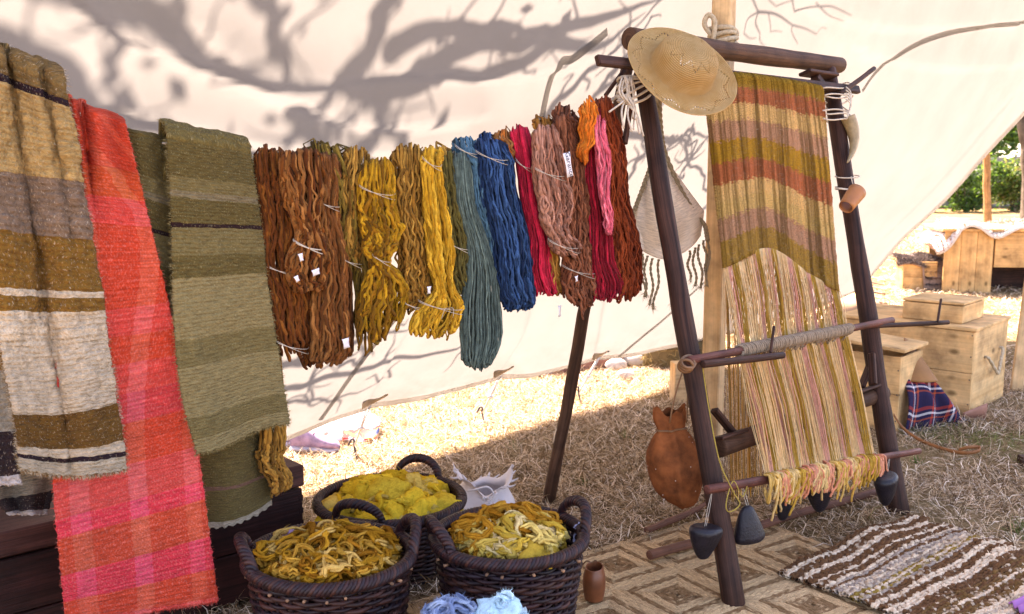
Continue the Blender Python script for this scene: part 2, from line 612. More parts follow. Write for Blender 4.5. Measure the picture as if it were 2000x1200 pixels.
RIDGE_H = 2.55
EDGE_H = [0, 0.45, 1.6, 2.6]; EDGE_S = [4.2, 4.38, 5.37, 6.25]
nu, nv = 420, 130
U, Vv = np.meshgrid(np.linspace(0, 1, nu), np.linspace(0, 1, nv))
h = Vv * RIDGE_H
s = -3.4 + U * (np.interp(h, EDGE_H, EDGE_S) + 3.4)
CP = canvas_pt(s, h)

def canvas_mat(name='canvas_cloth', k=0.152, tf=0.58):
    t = NT(name)
    v = t.coord('UV', (1, 1, 1))
    a = t.noise(v, 3.0, 5, 0.6)
    fine = t.noise(t.coord('UV', (260, 260, 1)), 1.0, 2)
    c = t.ramp(a, [(0.3, (0.70 * k, 0.67 * k, 0.635 * k)), (0.7, (0.78 * k, 0.75 * k, 0.715 * k))])
    c = t.mix(t.math('MULTIPLY', fine, 0.10), c, (0.60 * k, 0.53 * k, 0.46 * k))
    sv = t.sep(v)
    low = t.ramp(sv[1], [(0.0, (1, 1, 1)), (0.30, (0, 0, 0))])
    st = t.ramp(t.noise(t.coord('UV', (2.5, 5, 1)), 1.0, 6, .7), [(.45, (0, 0, 0)), (.72, (.5, .5, .5))])
    c = t.mix(t.math('MULTIPLY', low, st), c, (0.42 * k, 0.33 * k, 0.24 * k))
    blot = t.ramp(t.noise(t.coord('UV', (1.1, 1.6, 1)), 1.0, 7, .7), [(.55, (0, 0, 0)), (.75, (.22, .22, .22))])
    c = t.mix(blot, c, (0.50 * k, 0.42 * k, 0.34 * k))
    df = t.n('ShaderNodeBsdfDiffuse'); tr = t.n('ShaderNodeBsdfTranslucent'); mx = t.n('ShaderNodeMixShader')
    t.l(c, df.inputs['Color']); t.l(c, tr.inputs['Color'])
    bp = t.n('ShaderNodeBump'); bp.inputs['Strength'].default_value = 0.15; bp.inputs['Distance'].default_value = 0.002
    t.l(t.math('ADD', fine, a), bp.inputs['Height'])
    t.l(bp.outputs[0], df.inputs['Normal']); t.l(bp.outputs[0], tr.inputs['Normal'])
    mx.inputs[0].default_value = tf
    t.l(df.outputs[0], mx.inputs[1]); t.l(tr.outputs[0], mx.inputs[2])
    t.l(mx.outputs[0], t.out.inputs['Surface'])
    return t.m

M_CANVAS = canvas_mat()
M_HEM = canvas_mat('hem_cloth', 1.25, 0.92)
tent = thing('tent_canvas', 'large cream canvas tent wall with branch shadows behind the yarn line', 'tent', H0)
mb = MB()
mb.add(CP, grid_quads(nv, nu), None, np.stack([s, h], -1))
mb.build('wall_sheet', M_CANVAS, tent)

def canvas_strip(name, s0, h0, s1=None, h1=None, off=0.004, w=0.02, mat=None):
    """a strip of cloth laid along (s,h) polyline on the canvas; off > 0 is outside"""
    q = np.stack([s0, h0], 1)
    d = nrm(np.gradient(q, axis=0)); n2 = np.stack([-d[:, 1], d[:, 0]], 1)
    g = np.stack([q - n2 * w, q - n2 * w * .33, q + n2 * w * .33, q + n2 * w], 1)
    p = canvas_pt(g[..., 0], g[..., 1]) + CN_OUT * off
    m = MB()
    add_sheet(m, p, 0.0015)
    return m.build(name, mat, tent)

sl = np.linspace(-3.4, 4.2, 240)
canvas_strip('hem_band', sl, np.full(240, 0.014), off=0.004, w=0.016, mat=M_HEM)
hl = np.linspace(0.0, RIDGE_H, 100)
canvas_strip('hem_band', np.interp(hl, EDGE_H, EDGE_S) - 0.05, hl, off=0.004, w=0.045, mat=M_HEM)
BAND = canvas_mat('band_cloth', 0.92, 0.88)  # narrow translucent strips lying on the canvas's outer face
for pts, w in (([(1180, 40), (1110, 88), (1085, 96), (1070, 140), (1052, 200), (1020, 250), (985, 310)], 0.016),
               ([(830, 540), (770, 625), (710, 715), (640, 822)], 0.015),
               ([(1420, 500), (1320, 602), (1262, 655), (1220, 698)], 0.013),
               ([(1675, 165), (1700, 130), (1740, 95), (1800, 70), (1880, 52), (2040, 30)], 0.017),
               ):
    a = spline(np.array(pts, float), 40)
    _, s_, h_ = canvas_px(a[:, 0], a[:, 1])
    canvas_strip('canvas_band', s_, np.maximum(h_, 0.004), off=0.007, w=w, mat=BAND)
M_LEATHER = plain_mat('brown_leather', (0.16, 0.07, 0.025), 0.55, 0.35, 14, 0.3, 0.4)
M_LOOP = plain_mat('loop_leather', (0.36, 0.25, 0.15), 0.8, 0.35, 14, 0.3, 0.2)
for px, py in ((752, 786), (1002, 727), (1188, 692)):
    p, s_, h_ = canvas_px(float(px), float(py))
    p = canvas_pt(np.array([s_]), np.array([max(float(h_), 0.03)]))[0]
    g = np.zeros((9, 9, 3))
    for i in range(9):
        for j in range(9):
            a, b = i / 8, j / 8
            q = p + HD * ((b - 0.5) * 0.15) + np.array([0, 0, 1.0]) * ((a - .5) * 0.045 * (1 - 0.75 * b) + 0.02 * (b - .4) + 0.0) - CN_OUT * (0.012 + 0.02 * math.sin(b * 3.1) * a)
            g[i, j] = q
    m = MB(); add_sheet(m, g, 0.005)
    m.build('loop_patch', M_LOOP, tent)

rl = np.linspace(-3.5, 6.3, 60)
m = MB(); add_tube(m, canvas_raw(rl, np.full(60, RIDGE_H)) + np.array([0, 0, -.03]), .035, 10); m.build('ridge_pole', plain_mat('ridge_wood', (.40, .26, .14), .7, .3, 10), tent)

# ---- tent pegs with their cords
M_CORD = plain_mat('white_cord', (0.62, 0.57, 0.52), 0.9, 0.2, 60, 0.3)
M_IRON = plain_mat('dark_iron', (0.03, 0.03, 0.035), 0.5, 0.3, 20, 0.2, 0.5)
for (hx, hy), (gx_, gy_), lab in (((745, 797), (692, 872), 'tent peg and cord nearest the dark chest'),
                                  ((1000, 740), (942, 808), 'tent peg and cord between the other two, under the wall middle'),
                                  ((1185, 704), (1130, 768), 'tent peg and cord beside the slanting back leg of the loom')):
    _, s_, h_ = canvas_px(float(hx), float(hy))
    a = canvas_pt(np.array([s_]), np.array([0.02]))[0]
    b = on_z(float(gx_), float(gy_), 0.06)
    r_ = thing('tent_peg', lab, 'tent peg', (b[0], b[1], 0), 'tent pegs along the canvas hem')
    m = MB()
    for k in (-1, 1):
        add_tube(m, [a + HD * 0.008 * k, (a + b) / 2 + HD * 0.004 * k, b], 0.0045, 6)
    add_tube(m, [a * .45 + b * .55 + HD * t for t in (-0.016, 0, .016)], [0.009, 0.013, 0.009], 6)
    m.build('cord', M_CORD, r_)
    m = MB()
    d = nrm(np.array([b[0] - a[0], b[1] - a[1], 0]))
    top = b + np.array([0, 0, 0.03]); 
    add_tube(m, spline([b + np.array([-.03, 0.0, 0.005]), top + np.array([-.012, 0, .005]), top, b, b + np.array([0.025, -0.03, -0.10])], 14), 0.0055, 6)
    m.build('peg', M_IRON, r_)

# ---- upright tent pole behind the loom, with its rope lashing
M_PINE = wood_mat('pine', (0.48, 0.28, 0.12), (0.68, 0.45, 0.23), 0.6, 0.5, True, .25)
M_PINE_POLE = wood_mat('pine_pole', (0.46, 0.28, 0.13), (0.64, 0.43, 0.23), 0.6, 0.6, False, .25)
M_ROPE = plain_mat('hemp_rope', (0.46, 0.36, 0.24), 0.95, 0.3, 80, 0.6)
pbase = on_z(1388.0, 905.0)
pbase = np.array([pbase[0], pbase[1], 0])
ptop = on_y(1414.0, 10.0, pbase[1] - 0.02)
ptop = pbase + (ptop - pbase) * ((2.6) / ptop[2])
r_ = thing('tent_pole', 'pale squared pine tent pole standing behind the loom', 'pole', pbase)
m = MB()
ez = nrm(ptop - pbase); ex = nrm(np.cross(np.array([0.5, 0.86, 0]), ez)); ey = np.cross(ez, ex)
add_box(m, pbase - ex * .042 - ey * .042 - ez * 0.02, ex, ey, ez, .084, .084, 2.62, 'z', bev=0.006)
m.build('shaft', M_PINE_POLE, r_, smooth=False)
POLE_AXIS = (pbase, ez, ex, ey)
m = MB()
hp_ = on_y(1410.0, 74.0, pbase[1])
k0 = pbase + ez * (hp_[2] / ez[2])
for q in range(4):
    th = np.linspace(0, 2 * math.pi, 28)
    rr = 0.066 + 0.004 * q % 2
    sq = 1 / np.maximum(np.abs(np.cos(th)), np.abs(np.sin(th))) ** 0.75
    c = k0 + ez * (-0.035 + q * 0.02)
    add_tube(m, c + (np.cos(th) * 0.052 * sq)[:, None] * ex + (np.sin(th) * 0.052 * sq)[:, None] * ey + ez * (0.012 * np.sin(th + q))[:, None], 0.011, 8)
add_tube(m, spline([k0 - ey * .06 - ex * .03, k0 - ey * .075 - ex * .06 + ez * .05, k0 - ey * .07 - ex * .045 + ez * .09, k0 - ey * .07 - ex * .015 + ez * .06, k0 - ey * .07 - ex * 0.02 - ez * .02], 24), 0.011, 8)
m.build('rope_lashing', M_ROPE, r_)

# ---- tree outside the tent whose limbs shade the wall
M_BARK = plain_mat('bark', (0.10, 0.075, 0.055), 0.95, 0.4, 9, 0.8, 0.1)
tree_root = canvas_px(-420.0, 60.0)[0] + SUN * 4.9
tree = thing('tree', 'spreading tree outside the tent that throws its branch shadows on the canvas', 'tree', (tree_root[0], tree_root[1], 0))

def limb_pts(pts, dist, n):
    dist = (dist[0] * .54, dist[1] * .54) if dist[1] > 2 else dist
    a = spline(np.array(pts, float), n)
    p, _, _ = canvas_px(a[:, 0], a[:, 1])
    return p + SUN * np.linspace(dist[0], dist[1], n)[:, None] if not callable(dist) else p + SUN * dist(np.linspace(0, 1, n))[:, None]

m = MB()
lm_root = limb_pts([(-420, 60), (-300, 30)], (9, 8.5), 2)[0]
add_tube(m, spline([(lm_root[0] + .5, lm_root[1] + .2, -0.1), (lm_root[0] + .3, lm_root[1] + .1, lm_root[2] * .5), lm_root], 12), np.linspace(0.3, 0.2, 12), 12)
LIMBS = [
    ([(-420, 60), (-200, 30), (0, 55), (110, 110), (190, 180), (300, 222), (470, 262), (700, 290)], (9, 6.5), 0.16, 0.05),
    ([(-200, 30), (0, -60), (200, -40), (330, 20), (420, 85), (520, 112), (640, 120), (760, 112)], (8.6, 6.0), 0.13, 0.05),
    ([(110, -60), (200, 0), (212, 70), (215, 150)], (8, 7.5), 0.06, 0.035),
    ([(470, -80), (520, 0), (528, 60), (560, 110)], (7.5, 6.6), 0.085, 0.05),
    ([(800, -60), (745, 0), (700, 60), (655, 118), (610, 150)], (7, 6.2), 0.11, 0.06),
    ([(655, 118), (740, 125), (850, 90), (960, 70), (1080, 45), (1200, 20), (1330, -15)], (6.2, 3.2), 0.06, 0.018),
    ([(700, 130), (800, 140), (900, 120), (1000, 98), (1100, 78), (1180, 60), (1260, 20)], (6.0, 3.2), 0.05, 0.016),
    ([(745, 60), (850, 40), (940, 38), (1040, 52), (1150, 55)], (6.2, 3.6), 0.05, 0.014),
    ([(470, 262), (640, 262), (720, 225), (735, 180)], (7, 6.6), 0.07, 0.04),
    ([(700, 290), (710, 240), (725, 190), (735, 150)], (7, 6.6), 0.06, 0.04),
    ([(560, 170), (600, 225), (610, 290)], (7, 6.6), 0.05, 0.03),
    ([(960, 300), (1040, 230), (1120, 150), (1190, 90), (1250, 60)], (4.4, 3.0), 0.022, 0.016),
    ([(1100, 250), (1160, 170), (1200, 120), (1240, 70)], (3.8, 3.0), 0.018, 0.014),
    ([(1210, 250), (1290, 262), (1340, 240), (1385, 265)], (3.6, 2.8), 0.026, 0.010),
    ([(1215, 340), (1265, 270), (1320, 250)], (3.6, 3.0), 0.018, 0.009),
    ([(1320, 250), (1350, 310), (1375, 360), (1400, 380)], (3.0, 2.4), 0.014, 0.007),
    ([(1340, 240), (1345, 285), (1325, 330)], (3.0, 2.6), 0.012, 0.006),
    ([(260, 760), (430, 790), (540, 760), (620, 740), (700, 745), (790, 715), (900, 690), (960, 640)], (4.2, 3.2), 0.028, 0.012),
    ([(260, 700), (420, 720), (560, 700), (640, 690), (730, 660), (830, 640)], (4.4, 3.6), 0.03, 0.016),
    ([(260, 800), (420, 815), (540, 800), (610, 790), (680, 790), (760, 770)], (4.2, 3.6), 0.018, 0.008),
    ([(640, 690), (690, 720), (740, 700)], (4.2, 3.6), 0.018, 0.010),
    ([(-60, 330), (60, 260), (190, 290), (330, 350), (450, 420)], (8, 7), 0.06, 0.04),
]
LIMB_P = []
for pts, dist, r0, r1 in LIMBS:
    n = 30
    r0, r1 = (r0 * .33, r1 * .5) if r1 > .03 else (r0 * .8, r1 * .8)
    p = limb_pts(pts, dist, n)
    p = p + 0.03 * np.stack([sn(np.arange(n) * .5, len(LIMB_P) + 1), sn(np.arange(n) * .5, len(LIMB_P) + 50), sn(np.arange(n) * .5, len(LIMB_P) + 90)], 1)
    add_tube(m, p, np.linspace(r0, r1, n) * (1 + .1 * sn(np.arange(n) * .7, 3)) * np.interp(np.linspace(0, 1, n), [0, .75, 1], [1, 1, .2]), 8)
    LIMB_P.append((p, r1))
m.build('trunk', M_BARK, tree)
# twigs and a sparse crown
m = MB()
rt = np.random.default_rng(11)
TW, LEAFC = [], []
for p, r1 in LIMB_P:
    k = 4 if r1 > 0.03 else 6
    for i in rt.integers(6, len(p), k):
        d = nrm(rt.normal(size=3) * [1, 1, .7])
        L = rt.uniform(0.25, 0.6) * (1.3 if r1 > .03 else .6)
        q = [p[i]]
        for _ in range(5):
            d = nrm(d + rt.normal(size=3) * .45)
            q.append(q[-1] + d * L / 5)
        TW.append(spline(q, 10)); LEAFC.append((q[-1], r1)); LEAFC.append((q[3], r1))
TW = np.array(TW)
V, Q, uv = tubes(TW, np.linspace(0.009, 0.003, 10)[None], 5)
m.add(V, Q, None, uv)
m.build('twig', M_BARK, tree)['kind'] = 'stuff'
def leaf_mat(name, c0, c1):
    t = NT(name)
    a = t.n('ShaderNodeVertexColor', layer_name='Col')
    t.l(a.outputs['Color'], t.bsdf.inputs['Base Color'])
    t.set(roughness=0.55)
    t.bsdf.inputs['Specular IOR Level'].default_value = 0.3
    tr = t.n('ShaderNodeBsdfTranslucent'); mx = t.n('ShaderNodeMixShader')
    t.l(t.mix(1.0, a.outputs['Color'], (1.3, 1.5, 0.6), 'MULTIPLY'), tr.inputs['Color'])
    mx.inputs[0].default_value = 0.4
    t.l(t.bsdf.outputs[0], mx.inputs[1]); t.l(tr.outputs[0], mx.inputs[2]); t.l(mx.outputs[0], t.out.inputs['Surface'])
    return t.m
M_LEAF = leaf_mat('leaves', 0, 0)
def leaves(m, C, size, cols, seed):
    r = np.random.default_rng(seed)
    n = len(C)
    d = nrm(r.normal(size=(n, 3)) * [1, 1, .6]); sd = nrm(np.cross(d, r.normal(size=(n, 3))))
    L = size * r.uniform(.6, 1.3, n)[:, None]
    V = np.stack([C - d * L, C + sd * L * .5, C + d * L, C - sd * L * .5], 1).reshape(-1, 3)
    c = np.asarray(cols)[r.integers(0, len(cols), n)] * r.uniform(.7, 1.25, n)[:, None]
    m.add(V, np.arange(4 * n).reshape(-1, 4), None, None, np.repeat(c, 4, 0))
m = MB()
LC = []
for c, r1 in LEAFC:
    if r1 > 0.014:
        LC.append(c + rt.normal(size=(1, 3)) * 0.05)
leaves(m, np.concatenate(LC), 0.045, [(0.06, 0.11, 0.03), (0.09, 0.13, 0.035)], 5)
m.build('crown', M_LEAF, tree)['kind'] = 'stuff'

# a thin bare branch close to the wall, upper right of the pole
m = MB()
def twig_rec(p0, p1, dist, r0, n=14):
    p = limb_pts([p0, ((p0[0] + p1[0]) / 2 + random.uniform(-8, 8), (p0[1] + p1[1]) / 2 + random.uniform(-8, 8)), p1], dist, n)
    add_tube(m, p, np.linspace(r0, r0 * .55, n), 6)
for a, b, r0 in (((1455, -40), (1480, 22), .009), ((1480, 22), (1545, 45), .008), ((1545, 45), (1590, 60), .005), ((1480, 22), (1482, 62), .006), ((1482, 62), (1497, 92), .004),
                 ((1480, 22), (1450, 60), .006), ((1450, 60), (1475, 70), .004), ((1545, 45), (1553, 78), .004), ((1500, 25), (1502, 58), .004), ((1502, 58), (1525, 58), .003),
                 ((1520, -30), (1550, 20), .007), ((1550, 20), (1600, 5), .006), ((1600, 5), (1655, 18), .005), ((1590, 0), (1640, 30), .004), ((1495, -20), (1515, 12), .005), ((1515, 12), (1550, 0), .004), ((1590, 60), (1610, 50), .003)):
    twig_rec(a, b, (1.5, 1.5), r0)
tw = m.build('branch', M_BARK)
tag(tw, 'thin bare branch close outside the canvas, upper right of the tent pole', 'branch')

# ---- dry grass
RUG_B = np.array([0.894, 3.862, 0]); RUG_1 = nrm(np.array([-0.597, -0.417, 0])); RUG_2 = nrm(np.array([0.36, -0.93, 0]))
RUG_2 = nrm(RUG_2 - RUG_1 * (RUG_1 @ RUG_2))
def in_rug(x, y):
    d = np.stack([x, y], -1) - RUG_B[:2]
    a = d @ RUG_1[:2]; b = d @ RUG_2[:2]
    return (a > 0.015) & (b > 0.015) & (b < 2.0) & (a < 2.2)
SR_L = np.array([0.896, 3.217]); SR_B = np.array([1.558, 3.749])
sr1 = nrm(SR_B - SR_L); sr2 = np.array([sr1[1], -sr1[0]])
def in_srug(x, y):
    d = np.stack([x, y], -1) - SR_L
    a = d @ sr1; b = d @ sr2
    return (a > 0.02) & (a < 0.84) & (b > 0.02) & (b < 2)

def blades(m, n, x0, x1, y0, y1, L, w, seed, flat=0.35):
    r = np.random.default_rng(seed)
    x = r.uniform(x0, x1, n); y = r.uniform(y0, y1, n)
    px = 1000 + F * x / y
    pyy = 600 + F * math.tan(math.atan2(1.4, 1) * 0) + F * np.tan(np.arctan2(1.4, y) - PITCH)
    keep = (px > -120) & (px < 2120) & (pyy < 1320) & ~in_rug(x, y) & ~in_srug(x, y)
    # clumps and bare patches
    cl = sn3(np.stack([x, y, 0 * x], -1), 4, 5.0, 3)
    keep &= (cl + r.uniform(-1, 1, n) * .9) > -0.55
    x, y, cl = x[keep], y[keep], cl[keep]
    n = len(x)
    P0 = np.stack([x, y, ground_z(x, y) + r.uniform(0, 0.012, n)], 1)
    az = r.uniform(0, 2 * math.pi, n)
    el = np.abs(r.normal(0, flat, n)) + 0.05
    D = np.stack([np.cos(az) * np.cos(el), np.sin(az) * np.cos(el), np.sin(el)], 1)
    S = nrm(np.cross(D, np.array([0, 0, 1.0])) + r.normal(size=(n, 3)) * .3)
    LL = (L * r.uniform(.5, 1.5, n))[:, None]; ww = w * r.uniform(.6, 1.4, n)[:, None]
    az2 = az + r.normal(0, .6, n); el2 = el - r.uniform(0.1, .8, n)
    D2 = np.stack([np.cos(az2) * np.cos(el2), np.sin(az2) * np.cos(el2), np.sin(el2)], 1)
    M1 = P0 + D * LL * .5
    E1 = M1 + D2 * LL * .5
    E1[:, 2] = np.maximum(E1[:, 2], 0.004 + ground_z(E1[:, 0], E1[:, 1]))
    V = np.stack([P0 - S * ww, P0 + S * ww, M1 + S * ww, M1 - S * ww, E1], 1).reshape(-1, 3)
    base = np.array([(0.62, 0.44, 0.28), (0.40, 0.255, 0.14), (0.86, 0.69, 0.53), (0.19, 0.11, 0.052), (0.55, 0.39, 0.235), (0.10, 0.056, 0.028)])
    c = base[r.integers(0, len(base), n)] * r.uniform(.75, 1.2, n)[:, None]
    gr = (sn3(np.stack([x, y, 0 * x], -1), 8, 3.0, 3) + r.uniform(-.4, .4, n)) > 0.85
    c[gr] = np.array([0.17, 0.17, 0.05]) * r.uniform(.7, 1.3, gr.sum())[:, None]
    b = np.arange(n)[:, None] * 5
    m.add(V, b + np.array([[0, 1, 2, 3]]), b + np.array([[3, 2, 4]]), None, np.repeat(c, 5, 0))

m = MB()
blades(m, 225000, -1.7, 4.0, 2.7, 6.6, 0.075, 0.0013, 21, 0.42)
blades(m, 62000, -2.2, 6.0, 6.4, 11.0, 0.07, 0.0026, 22)
blades(m, 26000, 2.0, 12.0, 10.5, 22.0, 0.09, 0.006, 23)
# straw bits trodden onto the rugs
ns_ = 420
sa = RNG.uniform(0, 1.9, ns_) ** 1.0; sb = RNG.uniform(0, 1.5, ns_) ** 1.15
sp_ = RUG_B + sa[:, None] * RUG_1 + sb[:, None] * RUG_2; sp_[:, 2] = .0145
az_ = RNG.uniform(0, 6.28, ns_)
fibres(m, sp_, np.stack([np.cos(az_), np.sin(az_), 0 * az_], 1) * 3, .045, .0011, np.array([(.62, .45, .26)]) * RNG.uniform(.5, 1.2, (ns_, 1)), 0.0, 77)
M_GRASS = col_mat('dry_grass_blades', 0.8, 0.15, 30, 0.15, 0.15)
o = m.build('dry_grass', M_GRASS, loc=(0, 0, 0))
tag(o, 'short dry straw-coloured grass covering the ground', 'grass', kind='stuff')
# a few green tufts
m = MB()
rt2 = np.random.default_rng(5)
for px, py in ((1790, 905), (1720, 1075), (1990, 1035), (1265, 905), (1140, 950), (1220, 860), (905, 800), (1000, 880), (1985, 1050)):
    c = on_z(float(px), float(py))
    n = 26
    az = rt2.uniform(0, 6.28, n); rr = rt2.uniform(0, .03, n)
    b0 = c + np.stack([np.cos(az) * rr, np.sin(az) * rr, 0 * az], 1)
    fibres(m, b0, np.stack([np.cos(az) * .4, np.sin(az) * .4, np.ones(n)], 1), 0.06, 0.0016, (0.09, 0.14, 0.03), 0.2, int(px))
o = m.build('green_grass', M_GRASS, loc=(0, 0, 0))
tag(o, 'scattered small tufts of fresh green grass among the straw', 'grass', kind='stuff')

# ---- far background on the right: stone wall, hedge bushes, trees
M_STONE = plain_mat('wall_stone', (0.22, 0.20, 0.19), 0.95, 0.35, 3, 0.6, 0.1)
wall = thing('stone_wall', 'grey stone boundary wall behind the green bushes', 'wall', (13, 31, 0))
rs = np.random.default_rng(3)
zz = 0.0
stone_meshes = []
for k in range(6):
    mm = MB()
    add_box(mm, (0, 0, 0), (1, 0, 0), (0, 1, 0), (0, 0, 1), 1, 1, 1, bev=.07)
    me = mm.mesh('stone', True)
    vv = np.zeros(len(me.vertices) * 3); me.vertices.foreach_get('co', vv)
    vv = vv.reshape(-1, 3); vv += rs.normal(size=vv.shape) * .03
    me.vertices.foreach_set('co', vv.ravel()); me.materials.append(M_STONE); stone_meshes.append(me)
for row in range(6):
    x = 9.0 + rs.uniform(-.3, 0)
    while x < 18.5:
        w_ = rs.uniform(.35, .7)
        so = bpy.data.objects.new('stone', stone_meshes[rs.integers(0, 6)])
        COL.objects.link(so); so.parent = wall
        so.location = (x - 13, rs.uniform(-.06, .06), row * .26 + rs.uniform(-.03, .03)); so.scale = (w_ * .96, .4, rs.uniform(.2, .27))
        x += w_
m = MB(); add_box(m, (8.9, 31.1, 0), (1, 0, 0), (0, 1, 0), (0, 0, 1), 9.8, .22, 1.5)
m.build('mortar_core', M_STONE, wall)

def bush(name, label, cat, c, rx, ry, rz, n, size, cols, seed, stems=True):
    r = np.random.default_rng(seed)
    t_ = thing(name, label, cat, (c[0], c[1], 0), 'bushes along the stone wall' if cat == 'bush' else None)
    m = MB()
    k = 26
    cc = nrm(r.normal(size=(k, 3))) * r.uniform(.3, 1, k)[:, None] * [rx, ry, rz] + c
    C = cc[r.integers(0, k, n)] + r.normal(size=(n, 3)) * np.array([rx, ry, rz]) * 0.17
    C[:, 2] = np.maximum(C[:, 2], 0.05)
    leaves(m, C, size, cols, seed + 1)
    m.build('foliage' if cat == 'bush' else 'crown', M_LEAF, t_)
    m = MB()
    if cat == 'bush':
        for q in cc[:8]:
            add_tube(m, spline([(c[0], c[1], -.05), (c[0] * .5 + q[0] * .5, c[1] * .5 + q[1] * .5, q[2] * .4), q], 8), np.linspace(.03, .01, 8), 5)
        m.build('stem', M_BARK, t_)
    return t_
G1 = [(0.06, 0.12, 0.025), (0.09, 0.16, 0.03), (0.13, 0.2, 0.05), (0.035, 0.07, 0.02)]
G2 = [(0.16, 0.19, 0.07), (0.2, 0.2, 0.09), (0.1, 0.13, 0.04), (0.22, 0.17, 0.1)]
bush('hedge_bush', 'pale yellow-green bush at the left end of the stone wall', 'bush', np.array([11.3, 28.2, .7]), .9, .5, .75, 4600, .05, G2, 31)
bush('hedge_bush', 'dark green bush below the wall, behind the brown wooden post', 'bush', np.array([12.9, 28.4, .75]), .95, .6, .8, 5600, .055, G1, 32)
bush('hedge_bush', 'leafy green bush at the right edge beside the tree trunk', 'bush', np.array([14.3, 28.6, .7]), .9, .6, .8, 5200, .055, G1 + G2, 33)
def far_tree(label, c, h, rad, n, cols, seed, cz):
    t_ = bush('tree', label, 'tree', np.array([c[0], c[1], cz]), rad, rad * .8, rad * .62, n, .10, cols, seed)
    m = MB()
    add_tube(m, spline([(c[0], c[1], -.1), (c[0] + .1, c[1], cz * .5), (c[0], c[1], cz)], 10), np.linspace(.2, .1, 10), 8)
    for k in range(5):
        a = k * 1.3
        add_tube(m, spline([(c[0], c[1], cz * .7), (c[0] + math.cos(a) * rad * .4, c[1] + math.sin(a) * rad * .4, cz), (c[0] + math.cos(a) * rad * .8, c[1] + math.sin(a) * rad * .7, cz + rad * .3)], 8), np.linspace(.08, .02, 8), 6)
    m.build('trunk', M_BARK, t_)
far_tree('bright green leafy tree beyond the stone wall', (15.2, 33.5), 5, 2.2, 9000, G1 + [(0.14, .24, .04)], 41, 2.7)
far_tree('green tree rising behind the wall beside the canvas edge', (18.6, 36), 6, 2.6, 8000, G1, 42, 3.4)
far_tree('shaded green tree far right behind the wall', (12.6, 37), 6, 2.2, 6000, G1, 43, 2.6)
# the forked trunk at the right edge
tb = on_z(1996.0, 412.0 + 20)
t_ = thing('tree', 'grey-purple forked tree trunk at the right edge of the picture', 'tree', (tb[0] + .1 - 1.542, tb[1] - 3, 0))
m = MB()
bx, by = tb[0] + .1 - .514 * 3, tb[1] - 3
m2 = [(bx + .15, by, -.1), (bx + .08, by, .5), (bx, by, 1.1), (bx - .02, by, 1.6), (bx + .05, by, 2.4), (bx + .2, by, 3.4)]
add_tube(m, spline(m2, 22), np.interp(np.linspace(0, 1, 22), [0, .15, .4, .6, 1], [.34, .22, .14, .2, .13]), 10)
add_tube(m, spline([(bx, by, 1.5), (bx - .18, by, 1.95), (bx - .3, by + .1, 2.6), (bx - .5, by + .2, 3.5)], 14), np.linspace(.14, .06, 14), 8)
m.build('trunk', M_BARK, t_)
m = MB()
cr = np.random.default_rng(8).normal(size=(5000, 3)) * [1.0, .8, .6] + [bx + .3, by + .2, 4.4]
leaves(m, cr, .09, G1, 55)
m.build('crown', M_LEAF, t_)
# brown round post standing in the meadow
pb = on_z(1931.0, 460.0)
m = MB(); pole(m, pb, on_y(1923.0, 270.0, pb[1]) + [0, 0, .2], .075, .06, 12, 14, .01, 4)
tag(m.build('wooden_post', wood_mat('brown_post', (.22, .10, .035), (.42, .22, .09), .7)), 'brown round wooden post standing on the meadow before the bushes', 'post')

# ------------------------------------------------------------------ the yarn line and everything on it
RA = np.array([-1.23, 2.40, 0]); RB = np.array([0.46, 3.55, 0])
RDIR = nrm(RB - RA); RNF = np.array([RDIR[1], -RDIR[0], 0])      # RNF points to the camera side

def rp(px, py, off=0.0):
    off = np.asarray(off, float)
    d = ray(px, py)
    t = ((RA - EYE) @ RNF + off) / (d @ RNF)
    return EYE + d * t[..., None]

ROPE_PX = [(-90, 62), (60, 172), (250, 262), (490, 313), (680, 331), (740, 322), (890, 297), (1010, 280), (1120, 238), (1200, 192), (1238, 150)]
rope_c = spline(np.array(ROPE_PX, float), 160)
rope_p = rp(rope_c[:, 0], rope_c[:, 1])
mb = MB()
a = np.arange(160) * 1.5
for k in range(3):
    ph = a + k * 2.094
    add_tube(mb, rope_p + (np.cos(ph) * .0035)[:, None] * RNF + (np.sin(ph) * .0035)[:, None] * np.array([0, 0, 1.]), 0.0045, 6)
M_ROPE_W = plain_mat('pale_rope', (0.50, 0.42, 0.33), 0.95, 0.25, 80, 0.5)
tag(mb.build('clothes_rope', M_ROPE_W), 'twisted pale rope sagging under the skeins and blankets', 'rope')

def fuzz_cloth(mb, P, n, L, cols, seed, edge=0.35):
    """loose wool ends standing off a cloth grid"""
    r = np.random.default_rng(seed)
    nv, nu, _ = P.shape
    N = grid_normals(P)
    i = r.integers(0, nv, n); j = r.integers(0, nu, n)
    ne = int(n * edge)
    j[:ne] = r.choice([0, nu - 1], ne)
    i[ne:int(ne * 1.5)] = nv - 1
    side = np.where(r.random(n) < .5, 1., -1.)[:, None]
    D = N[i, j] * side
    du = nrm(np.gradient(P, axis=1))[i, j]
    D[:ne] = du[:ne] * np.where(j[:ne] == 0, -1, 1)[:, None]
    D[ne:int(ne * 1.5)] = (0, 0, -1)
    c = np.asarray(cols)[r.integers(0, len(cols), n)]
    fibres(mb, P[i, j], D, L, 0.0006, c, 0.5, seed)

